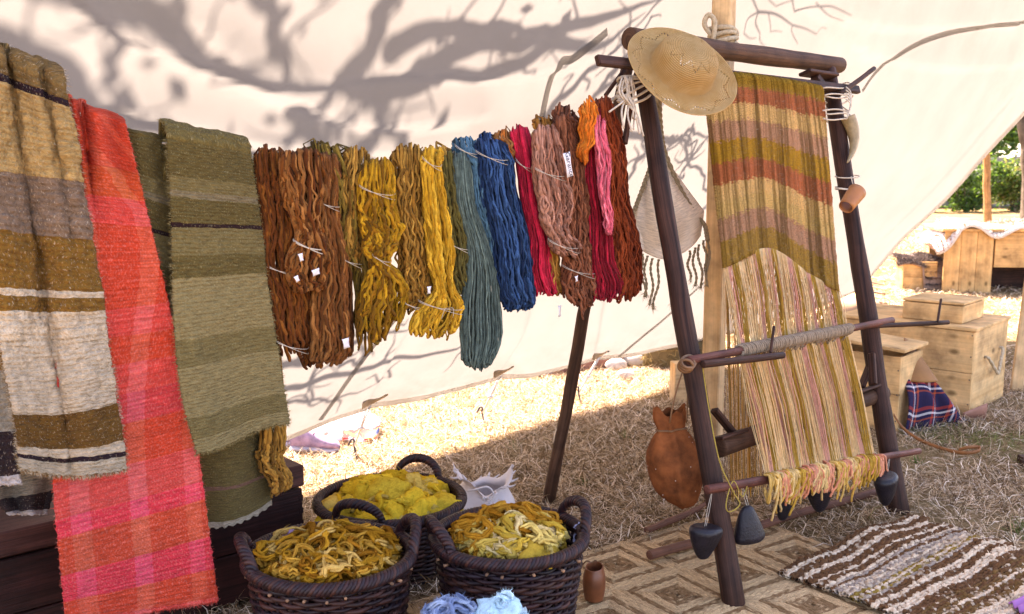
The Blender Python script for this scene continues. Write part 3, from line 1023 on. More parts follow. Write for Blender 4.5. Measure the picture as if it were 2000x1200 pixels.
def drape(left, right, off, nu=70, nv=200, fold=None, tuck=0.14, seed=0, bottom=None, lump=0.0025, arc=True, back_len=0.10):
    """cloth hung over the rope: left/right edges are picture polylines from the rope to the lower edge.
    returns grid (nv+arcrows, nu, 3) and fraction of the way down per row"""
    l = spline(np.array(left, float), nv); r_ = spline(np.array(right, float), nv)
    u = np.linspace(0, 1, nu)[None, :]; v = np.linspace(0, 1, nv)[:, None]
    px = l[:, :1] * (1 - u) + r_[:, :1] * u
    py = l[:, 1:] * (1 - u) + r_[:, 1:] * u
    if bottom is not None: py = py + bottom(u) * v ** 2
    o = off + 0 * u * v
    if fold is not None: o = o + fold(u, v)
    P = rp(px, py, o)
    # round the cloth over the rope
    fr = np.broadcast_to(v, (nv, nu))
    if arc:
        k = 14
        top = P[0]
        base = top - RNF * ((top - RA) @ RNF)[:, None]           # onto the rope plane
        o0 = ((top - RA) @ RNF)
        rows = []
        for q in range(k, 0, -1):
            th = q / 8 * math.pi / 2
            if q <= 8:
                rows.append(base + RNF * (o0 * math.cos(th))[:, None] + np.array([0, 0, 1.]) * (0.7 * abs(float(o0.mean())) * math.sin(th)))
            else:
                w = (q - 8) / (k - 8)
                rows.append(base - RNF * (0.6 * o0 * min(1, w * 2.5))[:, None] - np.array([0, 0, 1.]) * (back_len * w))
        P = np.concatenate([np.array(rows), P])
        fr = np.concatenate([np.linspace(-0.08, -0.004, k)[:, None] * np.ones((1, nu)), fr])
    N = grid_normals(P)
    P = P + N * (lump * sn3(P, seed, 180, 2) + lump * 1.6 * sn3(P, seed + 1, 45, 2))[..., None]
    # uneven selvedges
    du = nrm(np.gradient(P, axis=1))
    e = np.exp(-np.linspace(0, 1, nu) * 40)[None, :] + np.exp(-(1 - np.linspace(0, 1, nu)) * 40)[None, :]
    P = P + du * (e * 0.003 * sn(np.arange(P.shape[0])[:, None] * 1.3 + np.arange(nu)[None] * .02, seed + 4))[..., None]
    P[-3:, :, 2] -= (0.004 * sn(np.arange(nu) * .9, seed + 8))[None]
    return P, fr

def stripe_cloth(name, stops, length, noise=0.012, warp=None, fleck=None, rows=120., lump=55, strength=0.7, dist=0.006, warp_amt=0.5, speck=0.25):
    """striped hand-woven wool; stops: (fraction of the way down, colour)"""
    t = NT(name)
    slub, fine, row, colm, s, uv = weave(t, rows, 90., lump, strength, dist)
    wv = t.noise(t.coord('UV', (14, 40, 1)), 1.0, 3)
    f = t.math('ADD', t.math('DIVIDE', s[1], length), t.math('MULTIPLY', t.math('SUBTRACT', wv, 0.5), noise))
    f = t.math('ADD', t.math('MULTIPLY', f, 0.9), 0.08)
    c = t.ramp(f, [(p * .9 + .08, k) for p, k in stops], 'CONSTANT')
    if warp:
        w = t.ramp(t.math('FRACT', t.math('MULTIPLY', s[0], warp[0])), warp[1], 'CONSTANT')
        c = t.mix(warp_amt, c, w, 'MULTIPLY')
    k = t.ramp(slub, [(0.3, (0.62,) * 3), (0.52, (1,) * 3), (0.75, (1.28,) * 3)])
    c = t.mix(1.0, c, k, 'MULTIPLY')
    k2 = t.ramp(fine, [(0.35, (0.75,) * 3), (0.65, (1.15,) * 3)])
    c = t.mix(0.7, c, k2, 'MULTIPLY')
    if fleck:
        # pale warp threads showing between the weft as short dashes
        d = t.math('GREATER_THAN', t.noise(t.coord('UV', (330, 110, 1)), 1.0, 1), fleck[1])
        c = t.mix(t.math('MULTIPLY', d, fleck[2]), c, fleck[0])
    t.l(c, t.bsdf.inputs['Base Color'])
    t.set(roughness=0.95)
    t.bsdf.inputs['Specular IOR Level'].default_value = 0.08
    t.bsdf.inputs['Sheen Weight'].default_value = 0.03
    return t.m

def cloth_obj(name, P, fr, length, mat, parent, th=0.007):
    m = MB()
    U = np.concatenate([np.zeros((P.shape[0], 1)), np.cumsum(np.linalg.norm(np.diff(P, axis=1), axis=-1), 1)], 1)
    add_sheet(m, P, th, np.stack([U, fr * length], -1))
    return m.build(name, mat, parent)

M_FUZZ = col_mat('wool_fuzz', 0.95, 0.1, 30, 0.05, 0.2)
TAN_, BRN, MAU, CRM, PLUM, GOLD = (0.52, 0.325, 0.125), (0.17, 0.085, 0.022), (0.25, 0.16, 0.105), (0.70, 0.55, 0.39), (0.03, 0.012, 0.018), (0.25, 0.12, 0.022)

# --- striped brown and cream blanket (nearest)
bA = thing('striped_blanket', 'brown and cream striped wool blanket at the left end of the line', 'blanket', rp(90.0, 930.0))
stA = [(-0.08, (0.22, 0.13, 0.045)), (0.025, PLUM), (0.042, TAN_), (0.225, MAU), (0.345, GOLD), (0.455, CRM), (0.468, GOLD), (0.50, CRM), (0.775, (0.185, 0.085, 0.016)), (0.905, CRM), (0.935, PLUM), (0.951, (0.60, 0.48, 0.34))]
mA = stripe_cloth('striped_wool', stA, 1.0, 0.012, None, ((0.62, 0.50, 0.36), 0.665, 0.5), 75., 34, 1.0, 0.013)
def foldA(u, v):
    g = -0.042 * np.exp(-((u - 0.45 - .05 * v) / 0.05) ** 2) * (1 - 0.75 * v) - 0.04 * np.exp(-((u - .8) / .06) ** 2) * np.clip(1 - 1.6 * v, 0, 1)
    return g + 0.018 * np.sin(u * 9 + v * 2) * (1 - .3 * v) + .02 * v
PA, frA = drape([(-75, 85), (-55, 300), (-20, 500), (5, 700), (28, 820), (38, 915)], [(128, 175), (160, 330), (188, 520), (212, 680), (232, 800), (246, 915)], 0.075, 76, 180, foldA, seed=3, bottom=lambda u: 14 * np.sin(u * 3.1), lump=0.0045)
cloth_obj('front_half', PA, frA, 1.0, mA, bA, 0.010)
stA2 = [(-0.08, CRM), (0.30, GOLD), (0.45, CRM), (0.62, PLUM), (0.66, CRM), (0.72, GOLD), (0.76, (0.32, 0.28, 0.22)), (0.885, (0.035, 0.02, 0.022)), (0.975, (0.55, 0.5, 0.5))]
mA2 = stripe_cloth('striped_wool_back', stA2, 1.0, 0.012, None, ((0.5, 0.42, 0.35), 0.66, 0.5), 75., 34, 1.0, 0.013)
PA2, frA2 = drape([(-140, 120), (-100, 600), (-60, 900), (18, 1005)], [(100, 190), (120, 560), (128, 850), (88, 1005)], -0.06, 50, 150, lambda u, v: .015 * np.sin(u * 11 + v), seed=13, arc=False)
cloth_obj('back_half', PA2, frA2, 1.0, mA2, bA, 0.009)
PA3, frA3 = drape([(-150, 60), (-110, 400), (-90, 640), (-70, 960)], [(-10, 115), (4, 400), (14, 640), (42, 945)], 0.03, 30, 120, lambda u, v: .01 * np.sin(u * 8), seed=14, arc=False)
cloth_obj('inner_fold', PA3, frA3, 1.0, mA2, bA, 0.009)
m = MB(); fuzz_cloth(m, PA, 5200, 0.014, [(0.45, 0.36, 0.25), (0.5, .42, .32), (.25, .15, .06), (.2, .12, .05)], 61)
m.build('wool_fuzz', M_FUZZ, bA)['kind'] = 'stuff'

# --- coral plaid blanket
def coral_mat():
    t = NT('coral_plaid')
    slub, fine, row, colm, s, uv = weave(t, 110., 120., 40, 0.9, 0.006)
    wv = t.math('MULTIPLY', t.math('SUBTRACT', t.noise(t.coord('UV', (5, 30, 1)), 1.0, 3), 0.5), 0.012)
    f = t.math('ADD', s[1], wv)
    org, pnk, hot = (0.57, 0.054, 0.024), (0.63, 0.060, 0.045), (0.63, 0.040, 0.055)
    st = [(0.0, org), (.13, (0.56, .075, .025)), (.2, pnk), (.26, org), (.36, org), (.41, pnk), (.455, org), (.50, pnk), (.545, (.58, .05, .05)), (.60, org), (.69, (.57, .06, .05)), (.765, hot), (.80, (0.50, .055, .025)), (.875, hot), (.935, org), (.985, pnk)]
    c = t.ramp(f, st, 'CONSTANT')
    w = t.ramp(s[0], [(0.0, (1, 1, 1)), (0.035, (1.12, 1.8, 2.1)), (0.085, (1, 1, 1)), (0.19, (1.15, 2.0, 2.4)), (0.235, (1, 1, 1)), (0.335, (1.2, 1.8, 2.0)), (0.375, (1, 1, 1))], 'CONSTANT')
    c = t.mix(0.75, c, w, 'MULTIPLY')
    dots = t.math('GREATER_THAN', t.math('MULTIPLY', t.noise(t.coord('UV', (260, 160, 1)), 1.0, 1), t.ramp(w, [(0.9, (.93, .93, .93)), (1.0, (1.15,) * 3)])), 0.66)
    c = t.mix(t.math('MULTIPLY', dots, 0.28), c, (0.78, 0.24, 0.20))
    k = t.ramp(slub, [(0.3, (0.74,) * 3), (0.52, (1,) * 3), (0.78, (1.25,) * 3)])
    c = t.mix(1.0, c, k, 'MULTIPLY')
    lines = t.noise(t.coord('UV', (6, 320, 1)), 1.0, 2)
    c = t.mix(0.8, c, t.ramp(lines, [(0.35, (0.78,) * 3), (0.65, (1.14,) * 3)]), 'MULTIPLY')
    t.l(c, t.bsdf.inputs['Base Color'])
    t.set(roughness=0.9)
    t.bsdf.inputs['Specular IOR Level'].default_value = 0.1
    t.bsdf.inputs['Sheen Weight'].default_value = 0.02
    return t.m
bB = thing('coral_blanket', 'coral red and pink plaid wool blanket hanging lowest on the line', 'blanket', rp(270.0, 1195.0))
def foldB(u, v):
    tp = np.clip(1 - v * 2.6, 0, 1)
    return 0.022 * np.sin(u * 13 + 0.6) * tp - 0.075 * np.exp(-((u - .16 - .1 * v) / .05) ** 2) * tp - 0.06 * np.exp(-((u - .36 + .25 * v) / .045) ** 2) * np.clip(1 - v * 4, 0, 1) + 0.022 * np.sin(u * 5.0 + 1 + v) * np.clip(v * 2, 0, 1) + .01
PB, frB = drape([(112, 200), (128, 320), (134, 460), (116, 640), (102, 830), (105, 965), (118, 1110), (130, 1225)], [(246, 246), (270, 345), (300, 465), (334, 610), (368, 770), (389, 895), (408, 1035), (427, 1182)], 0.035, 76, 180, foldB, seed=23, bottom=lambda u: -6 * u, lump=0.0015)
cloth_obj('front_half', PB, frB, 1.0, coral_mat(), bB, 0.006)
m = MB(); fuzz_cloth(m, PB, 1500, 0.009, [(0.6, 0.1, 0.07), (0.6, .2, .16), (.5, .06, .06)], 62)
m.build('wool_fuzz', M_FUZZ, bB)['kind'] = 'stuff'

# --- olive blankets
OL1, OL2, OL3, DK = (0.135, 0.098, 0.032), (0.20, 0.15, 0.058), (0.28, 0.215, 0.095), (0.03, 0.012, 0.012)
stO = [(-0.08, OL1), (0.12, OL2), (0.17, (0.23, .18, .10)), (0.19, OL1), (0.268, DK), (0.283, OL2), (.36, OL1), (0.42, OL3), (0.60, OL2), (0.68, OL3), (.86, OL2), (.94, OL3)]
mO = stripe_cloth('olive_wool', stO, 1.0, 0.014, None, ((0.42, 0.36, 0.2), 0.66, 0.4), 85., 40, 0.9, 0.010)
bC = thing('olive_blanket', 'narrow olive green blanket fold between the coral and the wide olive blanket', 'blanket', rp(390.0, 860.0))
PC, frC = drape([(248, 256), (262, 420), (300, 620), (345, 780), (365, 862)], [(345, 283), (365, 450), (380, 640), (392, 760), (398, 858)], 0.012, 50, 180, lambda u, v: .012 * np.sin(u * 6), seed=33, lump=.002)
cloth_obj('front_half', PC, frC, 1.0, mO, bC, 0.007)
bD = thing('olive_blanket', 'wide olive green blanket with one dark stripe, beside the brown skeins', 'blanket', rp(470.0, 1020.0))
def foldD(u, v):
    return 0.012 * np.sin(u * 4 + v) + .012 * v * np.sin(u * 7 + 1)
PD, frD = drape([(325, 270), (334, 420), (338, 600), (352, 760), (384, 888)], [(490, 300), (508, 430), (526, 580), (548, 720), (566, 830)], 0.062, 66, 170, foldD, seed=43, bottom=lambda u: 14 * np.sin(u * 6.0) * 0.4 - 6 * np.sin(u * 3.1), lump=0.0022)
cloth_obj('front_half', PD, frD, 1.0, mO, bD, 0.008)
mO2 = stripe_cloth('olive_wool_back', [(-0.08, OL2), (.5, OL1), (.78, (.2, .1, .07)), (.80, OL1), (.97, (.42, .35, .26))], 1.0, 0.014, None, ((0.42, 0.36, 0.2), 0.66, 0.3), 85., 40, 0.9, 0.010)
PD2, frD2 = drape([(345, 300), (370, 700), (385, 900), (388, 1030)], [(480, 310), (505, 700), (522, 880), (530, 985)], 0.0, 60, 150, lambda u, v: -.06 + .05 * np.sin(u * 3.1), seed=44, bottom=lambda u: 18 * np.sin(u * 3.1), arc=False, lump=.002)
cloth_obj('back_half', PD2, frD2, 1.0, mO2, bD, 0.007)
m = MB(); fuzz_cloth(m, PD, 3600, 0.010, [OL3, (0.34, .28, .14), OL2], 63); fuzz_cloth(m, PC, 1200, 0.010, [OL3, OL2], 64)
m.build('wool_fuzz', M_FUZZ, bD)['kind'] = 'stuff'

# ------------------------------------------------------------------ skeins
M_YARN = yarn_mat('handspun_yarn')
M_YARN_S = yarn_mat('smooth_yarn', 0.5)
M_STRING = plain_mat('tie_string', (0.46, 0.40, 0.33), 0.9, 0.15, 60, 0.2)
M_PAPER = plain_mat('paper_tag', (0.72, 0.70, 0.74), 0.7, 0.05, 20, 0.05)
M_INK = plain_mat('tag_ink', (0.03, 0.03, 0.05), 0.7, 0.1, 20, 0)

def skein(name, label, path, off, n, r, cols, seed, wob=0.006, depth=0.030, tail=0.085, mat=None, fz=260, group='dyed wool skeins on the rope', crimp=1.0):
    """path: (px, py, half width px) from the rope to the lowest loop. loops of yarn over the rope"""
    rg = np.random.default_rng(seed)
    path = np.array(path, float)
    n = int(n * 1.22); r = r * .86; depth = depth * 1.3; fz = int(fz * 3)
    path[:, 2] *= .93
    N = 76
    tt = np.concatenate([(np.arange(58) + .5) / 58, 1 + (np.arange(18) + .5) / 18])                            # 0..1 front leg, 1..2 back leg
    c = spline(path, 60)
    vtab = np.linspace(0, 1, 60)
    ai = rg.uniform(-1, 1, n); a2 = np.clip(ai + rg.normal(0, .35, n), -1, 1)
    bi = rg.uniform(0.05, 1, n) ** .5; b2 = rg.uniform(0.15, 1, n)
    bmax = np.sqrt(np.maximum(0.02, 1 - ai ** 2))
    vi = 1 - np.abs(rg.normal(0, tail, n)); vi[: max(2, n // 8)] += rg.uniform(0, tail * .9, max(2, n // 8))
    vi = vi * (1 - .09 * np.abs(ai) ** 2.2)
    s1 = 1 - np.abs(1 - tt)                                      # 0 at rope, 1 at the loop
    s1 = s1 - 0.02 * np.exp(-((tt - 1) / .05) ** 2)
    v = s1[None] * vi[:, None]
    front = (tt < 1)[None]
    w_ = 0.5 - 0.5 * np.tanh((tt - 1) * 9)[None]                 # 1 on the front leg, 0 on the back
    A = ai[:, None] * w_ + a2[:, None] * (1 - w_)
    shape = np.abs(np.sin(np.pi * tt)) ** 0.35
    Bd = np.where(front, (bi * bmax)[:, None], -(b2 * bmax)[:, None]) * shape[None]
    vc = np.clip(v, 0, 1)
    X = np.interp(vc, vtab, c[:, 0]); Y = np.interp(vc, vtab, c[:, 1]); W = np.interp(vc, vtab, np.maximum(c[:, 2], 2))
    Y = Y + np.maximum(v - 1, 0) * (path[-1, 1] - path[0, 1])
    px = X + A * W + 5 * np.sin(vc * 7 + seed) * vc + 2.5 * np.sin(vc * 17 + seed * 2)
    # loops hump over the rope
    P = rp(px, Y, off + depth * Bd)
    hump = np.exp(-(v / 0.035) ** 2)
    P[..., 2] += hump * (0.004 + 0.018 * bi[:, None] - .026 * np.abs(ai[:, None]) ** 2.5 + .007 * rg.normal(size=(n, 1)))
    L = np.linalg.norm(rp(path[0, 0], path[0, 1]) - rp(path[-1, 0], path[-1, 1]))
    ph = rg.uniform(0, 50, (n, 1))
    ar = s1[None] * L
    k1 = wob * crimp
    def wv(f, sd):
        return np.sin(ar * f * rg.uniform(.7, 1.3, (n, 1)) + ph * sd) * .6 + np.sin(ar * f * 1.7 * rg.uniform(.7, 1.3, (n, 1)) + ph * 1.7 * sd) * .4
    fade = np.clip(s1 / .08, 0, 1)[None]
    k1 = k1 * 1.5
    hf = np.where(tt < 1, 1.0, .2)[None] * fade
    P = P + RDIR * (k1 * .55 * wv(30, 1.0) * fade + k1 * .42 * wv(95, 2.1) * hf)[..., None] + RNF * (k1 * .6 * wv(36, 1.3) * fade + k1 * .35 * wv(105, 1.9) * hf)[..., None]
    P[..., 2] += k1 * .4 * wv(60, .7) * fade
    rad = r * rg.uniform(.7, 1.3, (n, 1)) * (1 + .38 * np.sin(ar * 70 + ph * 3) * np.sin(ar * 31 + ph))
    V, Q, uv = tubes(P, rad, 5, True)
    cc = np.asarray(cols)[rg.integers(0, len(cols), n)] * rg.uniform(.5, 1.35, (n, 1))  # dye varies per strand, spread wide so dark strands suggest shaded gaps
    root = thing(name, label, 'yarn skein', rp(path[-1, 0], path[-1, 1], off), group)
    m = MB(); m.add(V, Q, None, uv, np.repeat(cc, N * 5, 0))
    # stray hairs
    fi = rg.integers(0, n, fz); fj = rg.integers(0, N, fz)
    fibres(m, P[fi, fj], rg.normal(size=(fz, 3)) + RNF * .6, 0.016, 0.0004, cc[fi] * 1.15, 0.4, seed)
    m.build('strands', mat or M_YARN, root)
    return root, (c, off, depth)

def tie(root, info, frac, mat=None, r=0.0009, sag=8, ends=True, wide=1.06, name='tie_string'):
    """thin string tied round the skein at a fraction of its length"""
    c, off, depth = info
    i = int(frac * (len(c) - 1))
    x, y, w = c[i]
    m = MB()
    for k in (0, 1):
        th = np.linspace(0, 2 * math.pi, 26)
        px = x + np.cos(th) * w * wide
        py = y + sag * np.sin(th * 1 + k) + k * 5 + (np.cos(th)) * sag
        add_tube(m, rp(px, py, off + np.sin(th) * depth * 1.22), r, 5)
    if ends and (int(x) % 7 == 0):
        p = rp(x + w * .3, y + sag, off + depth * 1.25)
        for k in (-1, 1):
            add_tube(m, spline([p, p + RNF * .01 + RDIR * .015 * k, p + RDIR * .02 * k - np.array([0, 0, .03])], 8), r, 5)
    return m.build(name, mat or M_STRING, root)

def paper_tag(root, px, py, off, w=0.018, h=0.03, ang=0.3, text=None):
    c = rp(float(px), float(py), off)
    ex = RDIR * math.cos(ang) + np.array([0, 0, 1.]) * math.sin(ang); ez = -RDIR * math.sin(ang) + np.array([0, 0, 1.]) * math.cos(ang)
    g = np.zeros((5, 5, 3))
    for i in range(5):
        for j in range(5):
            g[i, j] = c + ex * w * (j / 4 - .5) - ez * h * (i / 4 - .5) + RNF * 0.004 * math.sin(i * .9 + j * .5)
    m = MB(); add_sheet(m, g, 0.0008)
    t_ = m.build('paper_tag', M_PAPER, root)
    if text:
        cu = bpy.data.curves.new('lettering', 'FONT')
        cu.body = text; cu.size = 0.024; cu.align_x = 'CENTER'; cu.align_y = 'CENTER'; cu.extrude = 0.0002
        cu.materials.append(M_INK)
        tmp = bpy.data.objects.new('lettering_curve', cu)
        me = bpy.data.meshes.new_from_object(tmp)
        bpy.data.objects.remove(tmp); bpy.data.curves.remove(cu)
        o = bpy.data.objects.new('lettering', me)
        COL.objects.link(o); o.parent = t_
        off_ = np.array(root['_o'])
        # reads down the tag
        x_ = -ez; z_ = RNF; y_ = np.cross(z_, x_)
        M = Matrix((( x_[0], y_[0], z_[0], 0), (x_[1], y_[1], z_[1], 0), (x_[2], y_[2], z_[2], 0), (0, 0, 0, 1)))
        o.matrix_local = Matrix.Translation(Vector(c + RNF * .0062 - off_)) @ M
    return t_

RUST1 = [(0.150, 0.043, 0.008), (0.105, 0.028, 0.006), (0.21, 0.068, 0.012)]
BRN2 = [(0.21, 0.078, 0.020), (0.27, 0.108, 0.03), (0.15, 0.05, 0.013)]
OLV = [(0.135, 0.082, 0.014), (0.18, 0.115, 0.02), (0.09, 0.053, 0.01)]
MUS = [(0.34, 0.165, 0.010), (0.42, 0.215, 0.014), (0.22, 0.095, 0.008)]
OCH = [(0.30, 0.145, 0.026), (0.36, 0.185, 0.035), (0.23, 0.105, 0.018)]
YEL = [(0.54, 0.29, 0.024), (0.62, 0.35, 0.036), (0.42, 0.205, 0.014)]
TEAL = [(0.075, 0.11, 0.095), (0.10, 0.14, 0.12), (0.06, 0.09, 0.08)]
TBL = [(0.045, 0.11, 0.16), (0.06, 0.14, 0.20), (0.03, 0.085, 0.14)]
BLU = [(0.016, 0.048, 0.125), (0.024, 0.068, 0.165), (0.010, 0.03, 0.085)]
CRI = [(0.42, 0.012, 0.035), (0.52, 0.02, 0.05), (0.32, 0.008, 0.025)]
DCR = [(0.28, 0.008, 0.02), (0.20, 0.006, 0.014), (0.36, 0.012, 0.028)]
ROS = [(0.33, 0.15, 0.10), (0.40, 0.19, 0.13), (0.27, 0.11, 0.07)]
DBR = [(0.165, 0.052, 0.025), (0.215, 0.074, 0.036), (0.115, 0.035, 0.016)]
ORG = [(0.58, 0.16, 0.018), (0.66, 0.21, 0.03), (0.48, 0.11, 0.012)]
PNK = [(0.66, 0.14, 0.19), (0.74, 0.2, 0.25), (0.55, 0.09, 0.13)]
RST = [(0.17, 0.028, 0.008), (0.23, 0.042, 0.012), (0.115, 0.018, 0.005)]

# behind the blanket, low: the mustard-brown tassel
sk, inf = skein('yarn_skein', 'mustard brown skein hanging low under the wide olive blanket', [(500, 316, 20), (516, 560, 24), (528, 840, 26), (532, 900, 26), (545, 940, 24), (536, 975, 10)], -0.02, 24, .0045, OCH, 101, fz=150)
sk, inf = skein('yarn_skein', 'dark rust brown skein right beside the wide olive blanket', [(530, 302, 36), (540, 400, 38), (552, 520, 38), (562, 620, 36), (574, 705, 34)], 0.03, 40, .0046, RUST1, 102)
tie(sk, inf, .52); tie(sk, inf, .9)
sk, inf = skein('yarn_skein', 'brown skein with bunched middle and white paper tags', [(590, 305, 44), (594, 385, 44), (608, 448, 25), (600, 500, 40), (598, 548, 40), (592, 580, 22)], 0.075, 38, .005, RUST1 + BRN2, 103, wob=.009)
tie(sk, inf, .52, M_YARN if False else None, .0018)
paper_tag(sk, 617, 532, 0.135, .022, .018, .3); paper_tag(sk, 588, 503, 0.13, .012, .022, .3); paper_tag(sk, 580, 545, 0.13, .012, .018, .5)
sk, inf = skein('yarn_skein', 'long lighter brown skein reaching lowest of the brown ones', [(636, 312, 26), (640, 400, 28), (648, 500, 34), (646, 600, 42), (645, 680, 42), (640, 722, 34)], 0.045, 44, .0047, BRN2, 104)
tie(sk, inf, .2); paper_tag(sk, 676, 671, 0.085, .02, .03, .2)
sk, inf = skein('yarn_skein', 'dark rust skein seen between the two lighter brown ones', [(575, 315, 30), (590, 500, 34), (605, 640, 36), (618, 730, 30)], 0.0, 26, .0046, RUST1, 105, tail=.09)
# humps behind the rope
sk, inf = skein('yarn_skein', 'dark olive skein looped thickly over the rope above the brown yarn', [(640, 292, 52), (668, 360, 36), (680, 440, 30), (684, 500, 28), (686, 535, 22)], 0.012, 34, .0046, OLV, 106, wob=.007, depth=.045)
tie(sk, inf, .78)
sk, inf = skein('yarn_skein', 'ochre olive skein end folded over the rope', [(695, 298, 26), (690, 380, 22), (690, 470, 20), (692, 520, 16)], 0.03, 18, .0045, OCH, 107, depth=.035)
sk, inf = skein('yarn_skein', 'mustard skein tied twice with a loose tasselled lower end', [(735, 322, 32), (738, 400, 38), (742, 448, 40), (745, 485, 32), (744, 515, 17), (752, 560, 46), (742, 620, 50), (728, 682, 36)], 0.07, 44, .0052, MUS, 108, wob=.009, tail=.12)
tie(sk, inf, .09); tie(sk, inf, .52, M_STRING)
sk, inf = skein('yarn_skein', 'olive mustard skein half hidden below the tied mustard one', [(715, 330, 20), (716, 480, 24), (715, 600, 28), (722, 680, 26)], 0.015, 22, .0045, OLV, 109)
sk, inf = skein('yarn_skein', 'ochre skein with dense waves between the mustard and the yellow one', [(795, 296, 36), (796, 380, 32), (800, 460, 32), (806, 530, 32), (808, 580, 32), (806, 612, 24)], 0.03, 40, .0048, OCH, 110, wob=.009, depth=.04)
tie(sk, inf, .88)
sk, inf = skein('yarn_skein', 'bright yellow skein tied low with a loose looped end', [(842, 303, 24), (845, 330, 18), (850, 420, 26), (858, 500, 27), (866, 562, 19), (860, 600, 48), (852, 640, 52), (848, 672, 44)], 0.075, 46, .0046, YEL, 111, wob=.006, tail=.10)
tie(sk, inf, .09); tie(sk, inf, .71)
paper_tag(sk, 838, 567, .135, .012, .022, .1)
sk, inf = skein('yarn_skein', 'ochre skein loops on the rope just before the teal blue ones', [(855, 296, 28), (868, 340, 20), (880, 380, 12)], 0.0, 18, .0045, OCH, 112, depth=.04)
sk, inf = skein('yarn_skein', 'dark olive skein beside the bright yellow one', [(876, 312, 18), (886, 400, 24), (898, 480, 28), (908, 550, 28), (912, 588, 24)], 0.05, 30, .0045, [(0.11, 0.088, 0.022), (0.145, 0.115, 0.03), (.08, .065, .018)], 113)
tie(sk, inf, .5)
sk, inf = skein('yarn_skein', 'grey green smooth skein hanging down furthest as an open loop', [(897, 308, 17), (912, 400, 20), (930, 480, 24), (944, 560, 36), (940, 640, 44), (934, 695, 36), (930, 728, 22)], 0.066, 70, .0030, TEAL, 114, wob=.003, tail=.05, mat=M_YARN_S, crimp=.6, depth=.028)
sk, inf = skein('yarn_skein', 'teal blue skein looped over the rope', [(910, 282, 28), (926, 320, 24), (945, 420, 22), (960, 500, 18), (965, 575, 14)], 0.02, 36, .0038, TBL, 115, depth=.04)
tie(sk, inf, .08)
sk, inf = skein('yarn_skein', 'deep blue skein with a small loop below', [(958, 285, 32), (970, 340, 36), (988, 430, 38), (1000, 520, 38), (1008, 585, 36), (1008, 612, 26)], 0.06, 56, .0042, BLU, 116, wob=.006, depth=.036)
tie(sk, inf, .07)
sk, inf = skein('yarn_skein', 'dark blue loops behind the rope next to the rust loops', [(950, 272, 22), (962, 310, 18), (975, 360, 14)], -0.01, 18, .004, BLU, 117, depth=.04)
sk, inf = skein('yarn_skein', 'small rust orange loops on the rope left of the crimson skein', [(984, 268, 20), (995, 290, 16), (1003, 320, 10)], 0.0, 20, .0042, [(.40, .11, .02), (.3, .12, .035)], 118, depth=.035)
sk, inf = skein('yarn_skein', 'bright crimson skein between the blue and the dusty rose one', [(1016, 258, 20), (1026, 330, 18), (1042, 420, 20), (1056, 500, 24), (1066, 560, 26), (1064, 580, 20)], 0.03, 60, .0032, CRI, 119, wob=.003, mat=M_YARN_S, crimp=.7)
tie(sk, inf, .18)
sk, inf = skein('yarn_skein', 'dusty rose skein with the lettered paper tag', [(1062, 255, 24), (1072, 320, 32), (1080, 380, 34), (1088, 425, 32), (1094, 458, 19), (1104, 482, 36), (1112, 505, 28)], 0.085, 48, .0048, ROS, 120, wob=.008)
tie(sk, inf, .22); tie(sk, inf, .78)
paper_tag(sk, 1110, 322, 0.13, .026, .078, .26, 'Garance')
sk, inf = skein('yarn_skein', 'brown skein behind the dusty rose one, ending in a thick bundle', [(1105, 235, 26), (1118, 330, 26), (1128, 430, 26), (1130, 500, 32), (1130, 560, 36), (1132, 610, 26)], 0.045, 46, .0048, DBR, 121, wob=.008)
tie(sk, inf, .68)
paper_tag(sk, 1126, 545, .095, .012, .02, .3)
sk, inf = skein('yarn_skein', 'small ochre tassel below the crimson skein', [(1046, 268, 8), (1066, 430, 10), (1078, 540, 16), (1082, 583, 14)], 0.01, 16, .004, [(.34, .15, .03), (.4, .19, .04)], 122, fz=60)
paper_tag(sk, 1093, 608, 0.01, .012, .04, .1)
sk, inf = skein('yarn_skein', 'amber loops on the rope above the dusty rose skein', [(1056, 240, 22), (1075, 262, 16), (1085, 290, 10)], -0.01, 20, .0042, [(.36, .14, .025), (.28, .11, .02)], 123, depth=.04)
sk, inf = skein('yarn_skein', 'dark brown loops at the top beside the orange skein', [(1100, 218, 22), (1118, 260, 18), (1125, 330, 14)], 0.015, 24, .0045, DBR, 124, depth=.04)
sk, inf = skein('yarn_skein', 'short bright orange skein twisted at the end', [(1150, 212, 20), (1148, 250, 16), (1144, 290, 12), (1142, 325, 7)], 0.085, 26, .0038, ORG, 125, wob=.005, tail=.1)
sk, inf = skein('yarn_skein', 'dark crimson smooth skein with an open loop at the bottom', [(1158, 222, 20), (1162, 320, 24), (1170, 420, 26), (1180, 500, 28), (1188, 560, 36), (1180, 598, 28)], 0.04, 62, .0034, DCR, 126, wob=.003, mat=M_YARN_S, crimp=.7)
sk, inf = skein('yarn_skein', 'thin pink skein lying on the dark crimson one', [(1168, 238, 14), (1176, 300, 14), (1184, 380, 10), (1187, 440, 7), (1186, 462, 4)], 0.09, 18, .0036, PNK, 127, wob=.005)
sk, inf = skein('yarn_skein', 'dark rust red skein last on the line beside the loom', [(1180, 200, 20), (1196, 300, 22), (1208, 400, 26), (1218, 480, 30), (1222, 550, 30), (1212, 598, 26)], 0.03, 54, .0042, RST, 128, wob=.007, tail=.08)

